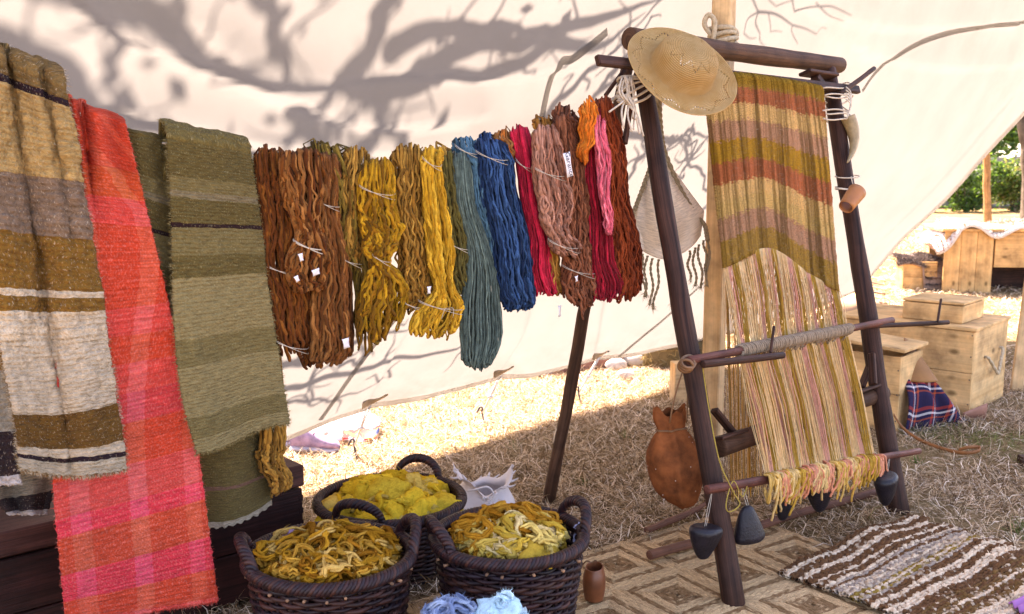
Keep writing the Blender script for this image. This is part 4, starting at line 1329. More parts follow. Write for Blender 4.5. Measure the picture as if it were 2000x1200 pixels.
# ------------------------------------------------------------------ dark chest under the line
M_CHEST = wood_mat('dark_chest_wood', (0.012, 0.004, 0.003), (0.036, 0.010, 0.008), 0.45, 0.8)
CR = on_z(589.0, 908.0, 0.42); CLf = on_z(0.0, 1040.0, 0.42)
cx = nrm(np.array([CR[0] - CLf[0], CR[1] - CLf[1], 0])); cy = np.array([-cx[1], cx[0], 0]); cz = np.array([0, 0, 1.])
C0 = np.array([CR[0], CR[1], 0]) - cx * 1.25
chest = thing('wooden_chest', 'dark red-brown wooden chest standing under the hanging blankets', 'chest', C0 + cx * .62 + cy * .2)
for k in range(2):
    m = MB()
    add_box(m, C0 + cz * (0.02 + k * .162), cx, cy, cz, 1.25, .022, .158, 'x')
    m.build('front_board', M_CHEST, chest, False)
m = MB(); add_box(m, C0 + cx * 1.228 + cy * .0235 + cz * .02, cx, cy, cz, .022, .40, .32, 'y'); m.build('end_board', M_CHEST, chest, False)
m = MB(); add_box(m, C0 + cy * .0235 + cz * .02, cx, cy, cz, .022, .40, .32, 'y'); m.build('end_board', M_CHEST, chest, False)
m = MB(); add_box(m, C0 + cy * .425 + cz * .02, cx, cy, cz, 1.25, .022, .32, 'x'); m.build('back_board', M_CHEST, chest, False)
m = MB(); add_box(m, C0 - cy * .006 - cx * .006 + cz * .348, cx, cy, cz, 1.262, .46, .072, 'x', bev=.005); m.build('lid', wood_mat('chest_lid_wood', (0.035, 0.012, 0.010), (0.10, 0.035, 0.026), 0.4, 0.8), chest, False)
for k in range(7):
    m = MB(); add_box(m, C0 + cx * 1.236 - cy * .001 + cz * (.04 + k * .043), cx, cy, cz, .0155, .012, .02, 'x', bev=.001); m.build('dovetail', M_CHEST, chest, False)
# pale plank end at the far lower left
pb = on_z(2.0, 1195.0, .05)
m = MB(); add_box(m, pb + np.array([-.09, 0.02, -.05]), cx, cy, nrm(np.array([-.08, 0, 1.])), .075, .03, .30, 'z'); tag(m.build('wooden_board', M_PINE, None, False), 'pale weathered board end leaning at the lower left edge', 'board')

# ------------------------------------------------------------------ wicker baskets with wool
def wicker_mat():
    t = NT('dark_wicker')
    a = t.n('ShaderNodeVertexColor', layer_name='Col')
    n1 = t.noise(t.coord('Object'), 35, 4)
    c = t.mix(1.0, a.outputs['Color'], t.ramp(n1, [(.3, (.55, .55, .6)), (.7, (1.5, 1.4, 1.3))]), 'MULTIPLY')
    t.l(c, t.bsdf.inputs['Base Color'])
    t.set(roughness=0.5)
    t.bsdf.inputs['Specular IOR Level'].default_value = 0.3
    t.bump(t.noise(t.coord('UV', (400, 30, 1)), 1, 3), 0.3, 0.002)
    return t.m
M_WICK = wicker_mat()
WCOL = np.array([(0.017, 0.006, 0.007), (0.026, 0.008, 0.008), (0.013, 0.006, 0.009), (0.040, 0.013, 0.009)])

def basket(label, c, rim_z, rad, seed, h1_ang, ring_rows=27):
    r = np.random.default_rng(seed)
    root = thing('wicker_basket', label, 'basket', (c[0], c[1], 0), 'wicker baskets of wool')
    hgt = rim_z
    rz = lambda z: rad * (0.80 + 0.20 * (z / hgt) ** 0.8)
    ns = 30
    m = MB()
    th = np.linspace(0, 2 * math.pi, ns * 6, endpoint=False)
    rows = []
    cols = []
    zs = np.linspace(0.012, hgt - 0.035, ring_rows)
    P = np.zeros((len(zs), len(th), 3))
    for k, z in enumerate(zs):
        rr = rz(z) + 0.0062 * np.cos(th * ns / 2 + (k % 2) * math.pi) + 0.0016 * sn(th * 3, seed + k)
        zz = z + 0.0022 * sn(th * 4, seed + 50 + k) + 0.004 * sn(th, seed)
        P[k] = np.stack([c[0] + rr * np.cos(th), c[1] + rr * np.sin(th), zz], 1)
    V, Q, uv = tubes(P, 0.0064 * (1 + .15 * r.normal(size=(len(zs), 1))), 5, True)
    kc = WCOL[r.integers(0, 4, len(zs))] * r.uniform(.8, 1.3, (len(zs), 1))
    kc = np.repeat(kc, len(th) * 5, 0) * np.repeat(r.uniform(.75, 1.35, (len(zs) * len(th) // 12, 1)), 12 * 5, 0)
    m.add(V, Q, None, uv, kc)
    m.build('woven_wall', M_WICK, root)['kind'] = 'stuff'
    m = MB()
    a = np.arange(ns) / ns * 2 * math.pi + math.pi / ns * 0
    zt = np.linspace(0.0, hgt - .02, 8)
    P = np.stack([c[0] + rz(zt)[None] * np.cos(a)[:, None], c[1] + rz(zt)[None] * np.sin(a)[:, None], np.broadcast_to(zt, (ns, 8))], -1)
    V, Q, uv = tubes(P, .0055, 6); m.add(V, Q, None, uv, (0.02, 0.008, 0.009))
    m.build('stakes', M_WICK, root)['kind'] = 'stuff'
    m = MB()
    tr = np.linspace(0, 2 * math.pi, 240, endpoint=False)
    for k in range(5):
        ph = tr * 26 + k * 2 * math.pi / 5
        rr = rz(hgt) + .004 + 0.013 * np.cos(ph); zz = hgt - .014 + 0.012 * np.sin(ph) + 0.004 * sn(tr, seed)
        add_tube(m, np.stack([c[0] + rr * np.cos(tr), c[1] + rr * np.sin(tr), zz], 1), .0068, 6, True, col=WCOL[k % 4] * 1.15)
    # cut stake ends poking out below the rim
    for k in range(ns):
        if r.random() < .6:
            ang = a[k] + r.normal() * .03
            d = np.array([math.cos(ang), math.sin(ang), 0])
            p = np.array([c[0], c[1], hgt - .045 + r.normal() * .004]) + d * (rz(hgt) + .004)
            add_tube(m, [p - d * .01, p + d * .008], [.004, .0042], 6, col=(.30, .16, .09))
    m.build('braided_rim', M_WICK, root)
    for sg in (0, math.pi):
        m = MB()
        ang = h1_ang + sg
        t1 = np.linspace(0, math.pi, 46)
        hw = 0.085
        for k in range(4):
            ph = t1 * 11 + k * math.pi / 2
            aa = ang - np.cos(t1) * hw / rad
            rr = rz(hgt) + 0.004 + .010 * np.cos(ph) + .015 * np.sin(t1)
            zz = hgt - .03 + 0.088 * np.sin(t1) ** .8 + .010 * np.sin(ph)
            add_tube(m, np.stack([c[0] + rr * np.cos(aa), c[1] + rr * np.sin(aa), zz], 1), .0078, 6, col=WCOL[(k + 1) % 4] * 1.1)
        m.build('handle', M_WICK, root)
    m = MB()
    th2 = np.linspace(0, 2 * math.pi, 40, endpoint=False)
    g = np.stack([np.stack([c[0] + f * rad * .79 * np.cos(th2), c[1] + f * rad * .79 * np.sin(th2), np.full(40, .012)], 1) for f in (0.02, .5, 1.0)])
    q = []
    for i in range(2):
        for j in range(40): q.append([i * 40 + j, i * 40 + (j + 1) % 40, (i + 1) * 40 + (j + 1) % 40, (i + 1) * 40 + j])
    m.add(g.reshape(-1, 3), q, None, None, (.045, .017, .02)); m.build('base', M_WICK, root)
    return root

M_FLEECE = fleece_mat('fleece')
def mound(c, rad, z0, hgt, x, y):
    d = np.hypot(x - c[0], y - c[1]) / rad
    return z0 + hgt * np.clip(1 - d ** 2, -0.4, 1)

def wool_heap(name, label, c, rad, z0, hgt, seed, cols, n_lock=150, n_blob=60, lock_r=0.010, zone=None, curl=1.0, blob_r=0.03, group='dyed wool in the baskets'):
    r = np.random.default_rng(seed)
    root = thing(name, label, 'wool', (c[0], c[1], z0 - .04), group)
    m = MB()
    # body under the locks
    th = np.linspace(0, 2 * math.pi, 48, endpoint=False)
    fr = np.linspace(0.02, 1, 16)
    G = np.zeros((16, 48, 3))
    for i, f in enumerate(fr):
        x = c[0] + f * rad * np.cos(th); y = c[1] + f * rad * np.sin(th)
        G[i] = np.stack([x, y, mound(c, rad, z0 - .012, hgt, x, y)], 1)
    G[..., 2] += 0.014 * sn3(G, seed, 50, 3)
    q = []
    for i in range(15):
        for j in range(48): q.append([i * 48 + j, (i + 1) * 48 + j, (i + 1) * 48 + (j + 1) % 48, i * 48 + (j + 1) % 48])
    zc = zone(G.reshape(-1, 3)) if zone else np.zeros(16 * 48, int)
    pal = [np.asarray(k) for k in cols]
    m.add(G.reshape(-1, 3), q, None, None, np.array([pal[k][0] * .8 for k in zc]))
    # curled locks
    N = 20
    aa = r.uniform(0, 2 * math.pi, n_lock); ff = np.sqrt(r.uniform(0, .9, n_lock)) * rad
    S = np.stack([c[0] + ff * np.cos(aa), c[1] + ff * np.sin(aa)], 1)
    hd = r.uniform(0, 2 * math.pi, n_lock)
    P = np.zeros((n_lock, N, 3))
    pos = S.copy()
    turn = r.normal(0, .35 * curl, n_lock)
    lift = r.uniform(-.006, .022, n_lock); ph0 = r.uniform(0, 6.28, n_lock)
    for i in range(N):
        P[:, i, :2] = pos
        P[:, i, 2] = mound(c, rad, z0, hgt, pos[:, 0], pos[:, 1]) + lift + 0.011 * np.sin(i * .38 + ph0)
        hd = hd + turn + r.normal(0, .25 * curl, n_lock)
        step = 0.0090
        nx = pos + step * np.stack([np.cos(hd), np.sin(hd)], 1)
        out = np.hypot(nx[:, 0] - c[0], nx[:, 1] - c[1]) > rad * .96
        hd[out] += 1.8
        nx[out] = pos[out] + (np.array(c[:2]) - pos[out]) * .05
        pos = nx
    P[:, :, 2] += np.sort(r.uniform(0, .030, n_lock))[:, None]
    crimp = r.uniform(.9, 1.7, (n_lock, 1)) * np.arange(N)[None] + r.uniform(0, 6, (n_lock, 1))
    tpr = np.sin(np.linspace(0.10, math.pi - .10, N)) ** .5
    rr = lock_r * r.uniform(.6, 1.3, (n_lock, 1)) * tpr[None]
    zl = zone(np.column_stack([S, np.zeros(n_lock)])) if zone else np.zeros(n_lock, int)
    lc = np.array([pal[k][r.integers(0, len(pal[k]))] for k in zl]) * r.uniform(.8, 1.2, (n_lock, 1))
    T = nrm(np.gradient(P, axis=1)); Sd = nrm(np.cross(T, np.array([0, 0, 1.]))); Up = np.cross(Sd, T)
    P = P + Sd * (rr * .6 * np.sin(crimp))[..., None]
    for kk in range(4):
        ph = kk * 1.5708 + np.arange(N)[None] * r.uniform(.12, .4, (n_lock, 1)) + r.uniform(0, 6, (n_lock, 1))
        q5 = P + Sd * (rr * .75 * np.cos(ph))[..., None] + Up * (rr * .75 * np.sin(ph))[..., None]
        V, Q, uv = tubes(q5, rr * .60 + .0006, 4)
        m.add(V, Q, None, uv, np.repeat(lc * r.uniform(.82, 1.18, (n_lock, 1)), N * 4, 0))
    # fluffy lumps
    nb_u, nb_v = 22, 14
    ph, tt = np.meshgrid(np.linspace(0, 2 * math.pi, nb_u, endpoint=False), np.linspace(.05, math.pi - .05, nb_v))
    sph = np.stack([np.cos(ph) * np.sin(tt), np.sin(ph) * np.sin(tt), np.cos(tt)], -1).reshape(-1, 3)
    q = []
    for i in range(nb_v - 1):
        for j in range(nb_u): q.append([i * nb_u + j, (i + 1) * nb_u + j, (i + 1) * nb_u + (j + 1) % nb_u, i * nb_u + (j + 1) % nb_u])
    for k in range(n_blob):
        a_ = r.uniform(0, 6.28); f = math.sqrt(r.uniform(0, .85)) * rad
        x, y = c[0] + f * math.cos(a_), c[1] + f * math.sin(a_)
        cc = np.array([x, y, mound(c, rad, z0, hgt, x, y) + r.uniform(-.012, .012)])
        sz = blob_r * r.uniform(.5, 1.4) * np.array([r.uniform(.8, 1.5), r.uniform(.8, 1.5), r.uniform(.6, 1.0)])
        d = 1 + .52 * sn3(sph, seed + k * 7, 3.2, 3) + .17 * sn3(sph, seed + k * 7 + 1, 9, 3)
        kz = zone(cc[None])[0] if zone else 0
        col = pal[kz][r.integers(0, len(pal[kz]))] * r.uniform(.8, 1.2)
        m.add(cc + sph * d[:, None] * sz, q, None, None, col)
    V_all = np.concatenate(m.v)
    nf = 5500
    k = r.integers(0, len(V_all), nf)
    fibres(m, V_all[k], np.tile([0, 0, .5], (nf, 1)) + r.normal(size=(nf, 3)), .017, .00055, np.concatenate(m.c)[k] * 1.2, .2, seed)
    m.build('fleece', M_FLEECE, root)
    return root

B1 = on_z(645.0, 1075.0, .33); B2 = on_z(994.0, 1038.0, .33); B3 = on_z(762.0, 968.0, .26)
basket('dark wicker basket of brown-gold wool, lower left', B1, .33, .222, 71, R(18))
basket('dark wicker basket of two-tone wool beside the clay cup', B2, .33, .214, 72, R(22))
basket('dark wicker basket standing furthest back, full of yellow fleece', B3, .26, .243, 73, R(72))
BG = [(0.38, 0.165, 0.014), (0.46, 0.215, 0.02), (0.54, 0.27, 0.04), (0.26, 0.10, 0.01), (.60, .36, .10)]
YF = [(0.70, 0.44, 0.035), (0.74, 0.49, 0.05), (0.62, 0.36, 0.025), (0.62, 0.41, 0.09)]
PF = [(0.64, 0.43, 0.09), (0.68, 0.48, 0.14), (0.58, 0.36, 0.05), (0.70, 0.52, 0.24)]
wool_heap('dyed_wool', 'curly brown-gold wool locks in the lower left basket', B1, .205, .285, .05, 81, [BG], 250, 8, .0068, curl=1.1, blob_r=.02)
def zone2(p):
    d = (p[:, 0] - B2[0]) * -.25 + (p[:, 1] - B2[1])
    return np.where(d + .02 * np.sin(p[:, 0] * 40) > -.03, 1, 0)
BO = [(0.46, 0.20, 0.02), (0.54, 0.25, 0.03), (0.38, 0.15, 0.014)]
wool_heap('dyed_wool', 'pale yellow and amber wool heaped in the basket beside the cup', B2, .172, .288, .055, 82, [PF, BO], 210, 50, .0075, zone2, 1.0, .026)
wool_heap('dyed_wool', 'fluffy bright yellow fleece in the basket furthest back', B3, .208, .205, .070, 83, [YF], 60, 95, .012, None, .9, .040)
# small card sticking up in the left basket, foil wrapper in the right one
c = on_z(540.0, 1070.0, .30)
m = MB(); g = np.zeros((8, 4, 3))
for i in range(8):
    for j in range(4): g[i, j] = c + np.array([.035, .012, 0]) * (i / 7 * 1.2) + np.array([.03, -.012, .012]) * (j / 3) + np.array([0, 0, .05]) * math.sin(i / 7 * 2) 
add_sheet(m, g, .0015); tag(m.build('card_slip', plain_mat('mauve_card', (.42, .26, .40), .7, .1)), 'bent mauve paper slip stuck in the brown-gold wool', 'paper')
c = on_z(1130.0, 1045.0, .30)
m = MB(); g = np.zeros((7, 7, 3)); rr_ = np.random.default_rng(4)
for i in range(7):
    for j in range(7): g[i, j] = c + np.array([.03, .02, 0]) * (i / 6 - .5) + np.array([0, 0, .06]) * (j / 6 - .5) + rr_.normal(size=3) * .004
add_sheet(m, g, .0012); tag(m.build('plastic_wrapper', plain_mat('pale_wrapper', (.45, .45, .62), .25, .1, 20, .1, .6)), 'crumpled pale plastic wrapper at the rim of the two-tone wool', 'wrapper')

# ------------------------------------------------------------------ the upright loom
M_LOOM = wood_mat('loom_dark_wood', (0.013, 0.005, 0.004), (0.070, 0.029, 0.018), 0.5, 0.8)
M_LOOM_L = wood_mat('loom_log_wood', (0.028, 0.012, 0.007), (0.115, 0.054, 0.030), 0.55, 0.7)
M_ROD = wood_mat('loom_red_rod', (0.055, 0.016, 0.012), (0.17, 0.055, 0.036), 0.4, 0.9)
LBL = on_z(1433.0, 1182.0); LBR = on_z(1757.0, 1003.0)
LTL = on_y(1250.0, 120.0, 3.60)
LX = nrm(LBR - LBL); LN = nrm(np.cross(LX, LTL - LBL))
if LN @ (EYE - LBL) < 0: LN = -LN
LUP = nrm(np.cross(LN, LX))
if LUP[2] < 0: LUP = -LUP
def lp(px, py, off=0.0):
    off = np.asarray(off, float)
    d = ray(px, py)
    t = ((LBL - EYE) @ LN + off) / (d @ LN)
    return EYE + d * t[..., None]
def lpp(x, y, off=0.0): return lp(float(x), float(y), off)

loom = thing('weaving_loom', 'tall dark wooden warp-weighted loom leaning by the tent pole', 'loom', (LBL + LBR) / 2)
m = MB(); pole(m, lpp(1434, 1186), lpp(1252, 140), .036, .031, 14, 18, .004, 2); m.build('post', M_LOOM, loom)
m = MB(); pole(m, lpp(1757, 1006), lpp(1618, 135), .040, .034, 14, 18, .004, 3); m.build('post', M_LOOM, loom)
m = MB(); pole(m, lpp(1228, 76, .01), lpp(1640, 128, .0), .040, .037, 16, 16, .002, 5); m.build('top_beam', M_LOOM_L, loom)
m = MB(); pole(m, on_z(1071.0, 985.0), lpp(1228, 120, -.05), .026, .022, 12, 14, .006, 7); m.build('back_leg', M_LOOM_L, loom)
# flat stay beside the back leg head
m = MB()
a, b = lpp(1182, 192, -.05), lpp(1236, 118, -.02); add_box(m, a, nrm(b - a), nrm(np.cross(LN, b - a)), LN, np.linalg.norm(b - a), .014, .01, 'x'); m.build('stay', M_LOOM, loom, False)
a, b = lpp(1222, 285, -.04), lpp(1240, 160, -.04); m = MB(); add_box(m, a, nrm(b - a), nrm(np.cross(LN, b - a)), LN, np.linalg.norm(b - a), .022, .012, 'x'); m.build('stay', M_LOOM, loom, False)
# cloth beam (flat lath) carried on forks before the posts
def lath(mb, A, B, w, t, mat=None, grain='x'):
    d = nrm(B - A); e2 = nrm(np.cross(LN, d))
    add_box(mb, A - e2 * w / 2 - LN * t / 2, d, e2, LN, np.linalg.norm(B - A), w, t, grain, bev=.004)
CB_OFF = 0.060
m = MB(); lath(m, lpp(1166, 118, CB_OFF), lpp(1676, 176, CB_OFF), .036, .022); m.build('cloth_beam', M_LOOM, loom, False)
m = MB(); lath(m, lpp(1571, 142, .03), lpp(1628, 150, .03), .016, .06); m.build('bracket', M_LOOM, loom, False)
m = MB(); lath(m, lpp(1590, 150, .028), lpp(1616, 185, .028), .035, .04); m.build('bracket', M_LOOM, loom, False)
m = MB(); pole(m, lpp(1640, 184, .08), lpp(1708, 134, .10), .011, .011, 10, 8, .001, 8); m.build('peg_stick', M_LOOM, loom)
# cords lashing the beam to the right post
m = MB()
for k, (y0, dx) in enumerate(((172, 0), (182, 3), (212, -2), (222, 4), (236, 0), (194, 6))):
    th = np.linspace(0, 2 * math.pi, 28)
    px = 1630 + dx + 30 * np.cos(th); py = y0 + 5 * np.sin(th * 2 + k) - 7 * np.cos(th + k)
    add_tube(m, lp(px, py, np.sin(th) * .062 + .03), .0035, 6)
for k in range(5):
    a = lpp(1652, 170 + k * 6, .10)
    add_tube(m, spline([a, a + LX * .01 - LUP * .03 + LN * .01, a - LX * .01 * k - LUP * .09], 10), .003, 5)
m.build('lashing', M_ROPE_W, loom)
# cords at the left head with loose ends
m = MB()
for k in range(6):
    th = np.linspace(0, 2 * math.pi, 24)
    add_tube(m, lp(1240 + 34 * np.cos(th), 150 + k * 9 + 6 * np.sin(th * 2 + k) - 8 * np.cos(th), np.sin(th) * .055), .0042, 6)
rr = np.random.default_rng(9)
for k in range(9):
    x0 = 1222 + rr.uniform(-8, 12)
    y1 = 215 + rr.uniform(0, 60); x1 = x0 + rr.uniform(-34, 30)
    pts = np.array([(x0, 150), (x0 + rr.uniform(-8, 8), 180), ((x0 + x1) / 2 + rr.uniform(-9, 9), (180 + y1) / 2), (x1, y1)])
    q = spline(pts, 16); add_tube(m, lp(q[:, 0], q[:, 1], .055 + .01 * sn(np.arange(16) * .5, k)), .0034, 5)
m.build('lashing', M_ROPE_W, loom)
# heddle bar with wound leashes
HB0, HB1 = (1345, 705), (1742, 626)
HOFF = 0.085
m = MB(); pole(m, lpp(*HB0, HOFF), lpp(*HB1, HOFF), .0145, .0145, 12, 14, .002, 11); m.build('heddle_bar', M_ROD, loom)
def hb(t, off=HOFF, dy=0):
    return lpp(HB0[0] + (HB1[0] - HB0[0]) * t, HB0[1] + (HB1[1] - HB0[1]) * t + dy, off)
A, B = hb(0.245), hb(0.795)
d = nrm(B - A); e1 = nrm(np.cross(d, np.array([0, 0, 1.]))); e2 = np.cross(d, e1)
m = MB()
n = 62 * 10
tt = np.linspace(0, 1, n); ph = tt * 62 * 2 * math.pi
rad = .0185 + .0018 * sn(tt * 150, 5)
add_tube(m, A + (B - A) * tt[:, None] + (np.cos(ph) * rad)[:, None] * e1 + (np.sin(ph) * rad)[:, None] * e2, .0045, 6)
m2 = rr
for k in range(190):
    t = m2.uniform(.0, 1.); p = A + (B - A) * t + e1 * -.012
    L = m2.uniform(.02, .05)
    q = spline([p + LN * .014, p + LN * .018 - np.array([0, 0, L * .6]), p + LN * m2.uniform(-.01, .012) + d * m2.normal() * .008 - np.array([0, 0, L])], 7)
    add_tube(m, q, .0016, 4, cap=False)
m.build('leash_winding', plain_mat('leash_twine', (.26, .19, .13), .95, .3, 70, .4), loom)
m = MB(); pole(m, lpp(1372, 712, .105), lpp(1530, 694, .125), .0125, .0125, 10, 8, .001, 12); m.build('bracket_stick', M_LOOM, loom)
m = MB(); pole(m, lpp(1690, 638, .07), lpp(1852, 630, .16), .010, .010, 10, 8, .001, 13); m.build('bracket_stick', M_LOOM, loom)
m = MB(); a, b = lpp(1505, 690, .12), lpp(1512, 637, .12); lath(m, a, b, .010, .010); m.build('upright_peg', M_LOOM, loom, False)
m = MB(); a, b = lpp(1831, 630, .16), lpp(1838, 584, .16); lath(m, a, b, .010, .010); m.build('upright_peg', M_LOOM, loom, False)
# shed log and braces
m = MB(); pole(m, lpp(1402, 874, -.03), lpp(1726, 767, -.03), .036, .034, 14, 14, .003, 14); m.build('shed_bar', M_LOOM_L, loom)
m = MB(); lath(m, lpp(1400, 858, .0), lpp(1452, 841, .0), .012, .05); m.build('brace', M_LOOM, loom, False)
m = MB(); lath(m, lpp(1394, 800, -.02), lpp(1432, 846, -.02), .020, .03); m.build('brace', M_LOOM, loom, False)
m = MB(); lath(m, lpp(1670, 768, .0), lpp(1716, 752, .0), .012, .05); m.build('brace', M_LOOM, loom, False)
m = MB(); lath(m, lpp(1682, 758, -.02), lpp(1698, 715, -.02), .020, .03); m.build('brace', M_LOOM, loom, False)
m = MB(); lath(m, lpp(1702, 690, .02), lpp(1706, 752, .02), .020, .03); m.build('brace', M_LOOM, loom, False)
# lower rod
m = MB(); pole(m, lpp(1380, 957, .07), lpp(1795, 881, .07), .0150, .0135, 12, 14, .003, 15); m.build('lower_rod', M_ROD, loom)
# leather thong at the left end of the heddle bar
m = MB()
for k in range(3):
    th = np.linspace(0, 2 * math.pi, 20)
    add_tube(m, lp(1345 + 14 * np.cos(th) - k * 3, 707 + 12 * np.sin(th) + k * 4, .085 + .02 * np.sin(th * 1 + k)), .005, 6)
m.build('leather_thong', M_LEATHER, loom)

# --- woven cloth on the loom
def cloth_edges(u):
    top_x = 1372 + u * 236; top_y = 148 + 28 * u - 6 * np.sin(u * 3.1)
    bot_x = 1412 + u * 226; bot_y = 532 - 46 * np.exp(-((u - .40) / .30) ** 2) + 38 * u ** 2.2
    return top_x, top_y, bot_x, bot_y
nu, nv = 90, 150
u = np.linspace(0, 1, nu)[None]; v = np.linspace(0, 1, nv)[:, None]
tx, ty, bx_, by_ = cloth_edges(u)
px = tx * (1 - v) + bx_ * v; py = ty * (1 - v) + by_ * v
off = CB_OFF + .022 - .075 * np.clip(v * 1.3, 0, 1) + .006 * np.sin(u * 26 + v * 2) * v + .010 * np.sin(u * 7 + 1) * v
CW = lp(px, py, off)
rows = []
for q in range(9, 0, -1):
    th = q / 9 * math.pi
    rows.append(CW[0] + LUP * .030 * math.sin(th) - LN * .026 * (1 - math.cos(th)))
CWf = np.concatenate([np.array(rows), CW])
CWf = CWf + grid_normals(CWf) * (.0018 * sn3(CWf, 4, 160, 2))[..., None]
frC_ = np.concatenate([np.linspace(-.06, -.005, 9)[:, None] * np.ones((1, nu)), np.broadcast_to(v, (nv, nu))])
def loom_cloth_mat():
    t = NT('loom_cloth')
    slub, fine, row, colm, s, uv = weave(t, 150., 130., 60, 0.7, 0.004)
    wv = t.math('MULTIPLY', t.math('SUBTRACT', t.noise(t.coord('UV', (40, 60, 1)), 1.0, 4, .7), 0.5), 0.13)
    f = t.math('ADD', t.math('MULTIPLY', t.math('ADD', s[1], wv), .9), .08)
    ol, rd, cr, mv, mu = (0.38, 0.235, 0.035), (0.44, 0.15, 0.065), (0.64, 0.45, 0.20), (0.46, 0.27, 0.17), (0.42, 0.25, 0.03)
    st = [(-.08, ol), (.055, rd), (.145, cr), (.24, mv), (.345, mu), (.46, rd), (.575, cr), (.66, (.58, .42, .17)), (.745, mv), (.86, (.38, .235, .05))]
    c = t.ramp(f, [(p * .9 + .08, k) for p, k in st], 'CONSTANT')
    wp = t.ramp(t.noise(t.coord('UV', (30, .5, 1)), 1.0, 3, .6), [(.38, (.42, .36, .22)), (.46, (.78, .72, .58)), (.52, (1.08, 1.04, .98)), (.60, (1.3, 1.24, 1.15))])
    c = t.mix(1.0, c, wp, 'MULTIPLY')
    sp = t.math('GREATER_THAN', t.noise(t.coord('UV', (150, 130, 1)), 1, 2), .60)
    c = t.mix(t.math('MULTIPLY', sp, .5), c, (.10, .055, .035))
    lines = t.noise(t.coord('UV', (330, 5, 1)), 1.0, 2)
    c = t.mix(.7, c, t.ramp(lines, [(0.35, (0.75,) * 3), (0.65, (1.2,) * 3)]), 'MULTIPLY')
    t.l(c, t.bsdf.inputs['Base Color'])
    t.set(roughness=.95); t.bsdf.inputs['Specular IOR Level'].default_value = .08
    tr = t.n('ShaderNodeBsdfTranslucent'); mx = t.n('ShaderNodeMixShader'); mx.inputs[0].default_value = .55
    t.l(c, tr.inputs['Color']); t.l(t.bsdf.outputs[0], mx.inputs[1]); t.l(tr.outputs[0], mx.inputs[2])
    gap = t.math('MULTIPLY', t.math('GREATER_THAN', t.noise(t.coord('UV', (260, 200, 1)), 1, 1), .57), .55)
    tp = t.n('ShaderNodeBsdfTransparent'); m2_ = t.n('ShaderNodeMixShader'); t.l(gap, m2_.inputs[0]); t.l(mx.outputs[0], m2_.inputs[1]); t.l(tp.outputs[0], m2_.inputs[2]); t.l(m2_.outputs[0], t.out.inputs['Surface'])
    return t.m
weav = thing('woven_cloth', 'half-woven striped cloth in olive, red, cream and mauve on the loom', 'cloth', lpp(1540, 930))
m = MB()
U = np.concatenate([np.zeros((CWf.shape[0], 1)), np.cumsum(np.linalg.norm(np.diff(CWf, axis=1), axis=-1), 1)], 1)
add_sheet(m, CWf, .005, np.stack([U, frC_], -1))
m.build('woven_part', loom_cloth_mat(), weav)
m = MB(); fuzz_cloth(m, CWf, 1800, .010, [(.34, .22, .06), (.40, .28, .14), (.35, .14, .08)], 66); m.build('wool_fuzz', M_FUZZ, weav)['kind'] = 'stuff'
# warp threads
M_WARP = col_mat('warp_thread', .9, .15, 60, .05, .45)
WC = {0: (.80, .56, .28), 1: (.76, .42, .30), 2: (.54, .32, .06), 3: (.84, .64, .36)}
def warp_col(u, r):
    f = (u * 6.0 + .10 * math.sin(u * 17) + r.normal() * .035) % 1
    k = 0 if f < .28 else 1 if f < .52 else 2 if f < .80 else 3
    if r.random() < .08: k = int(r.integers(0, 4))
    c = np.array(WC[k])
    return c * r.uniform(.82, 1.15)
rw = np.random.default_rng(17)
PT, CC = [], []
for i in range(360):
    u_ = np.clip((i + rw.uniform(-.4, .4)) / 359, 0, 1)
    if rw.random() < .05: continue
    _, _, bx0, by0 = cloth_edges(np.array(u_))
    bund = .004 * math.sin(u_ * 2 * math.pi * 14)
    p0 = lpp(bx0, by0 - 6, CB_OFF + .022 - .072)
    hx = 1442 + (u_ + bund) * 214 + rw.normal() * .8; t = (hx - HB0[0]) / (HB1[0] - HB0[0])
    hy = HB0[1] + (HB1[1] - HB0[1]) * t
    p1 = lpp(hx, hy, HOFF - .022)
    ux = u_ + bund * 1.6
    ex_ = 1496 + ux * 212 + rw.normal() * 1.0; tE = (ex_ - 1380) / 415
    ey_ = 957 - 76 * tE
    p2 = lpp(ex_, ey_ - 8, .085)
    mid = (p0 + p1) / 2 + LX * (rw.normal() * .003 + .0075 * math.sin(u_ * 2 * math.pi * 17)) + LN * rw.normal() * .006
    mid2 = (p1 + p2) / 2 + LX * (rw.normal() * .004 + .004 * math.sin(u_ * 2 * math.pi * 13 + 1)) + LN * rw.normal() * .008
    PT.append([p0, mid, p1, mid2, p2]); CC.append(warp_col(u_, rw))
PT = np.array([spline(q, 9) for q in PT])
V, Q, uv = tubes(PT, .0014, 4)
m = MB(); m.add(V, Q, None, uv, np.repeat(np.array(CC), 9 * 4, 0))
m.build('front_warp', M_WARP, weav)['kind'] = 'stuff'
PT, CC = [], []
for i in range(210):
    u_ = (i + rw.uniform(-.5, .5)) / 209
    if rw.random() < .15: continue
    u_ = np.clip(u_, 0, 1)
    _, _, bx0, by0 = cloth_edges(np.array(u_))
    p0 = lpp(bx0, by0 - 6, CB_OFF + .016 - .072)
    x1 = 1416 + (u_ + .008 * math.sin(u_ * 80)) * 210 + rw.normal() * 1
    p1 = lpp(x1, 690 - 40 * u_, -.13)
    p2 = lpp(x1 + 6 + rw.normal() * 2, 960 - 55 * u_ + rw.uniform(-10, 25), -.36)
    PT.append([p0, (p0 + p1) / 2 + LX * rw.normal() * .002, p1, (p1 + p2) / 2, p2]); CC.append(np.array(WC[int(rw.choice([0, 2, 2, 3]))]) * rw.uniform(.75, 1.15))
PT = np.array([spline(q, 8) for q in PT])
V, Q, uv = tubes(PT, .0012, 4)
m = MB(); m.add(V, Q, None, uv, np.repeat(np.array(CC), 8 * 4, 0))
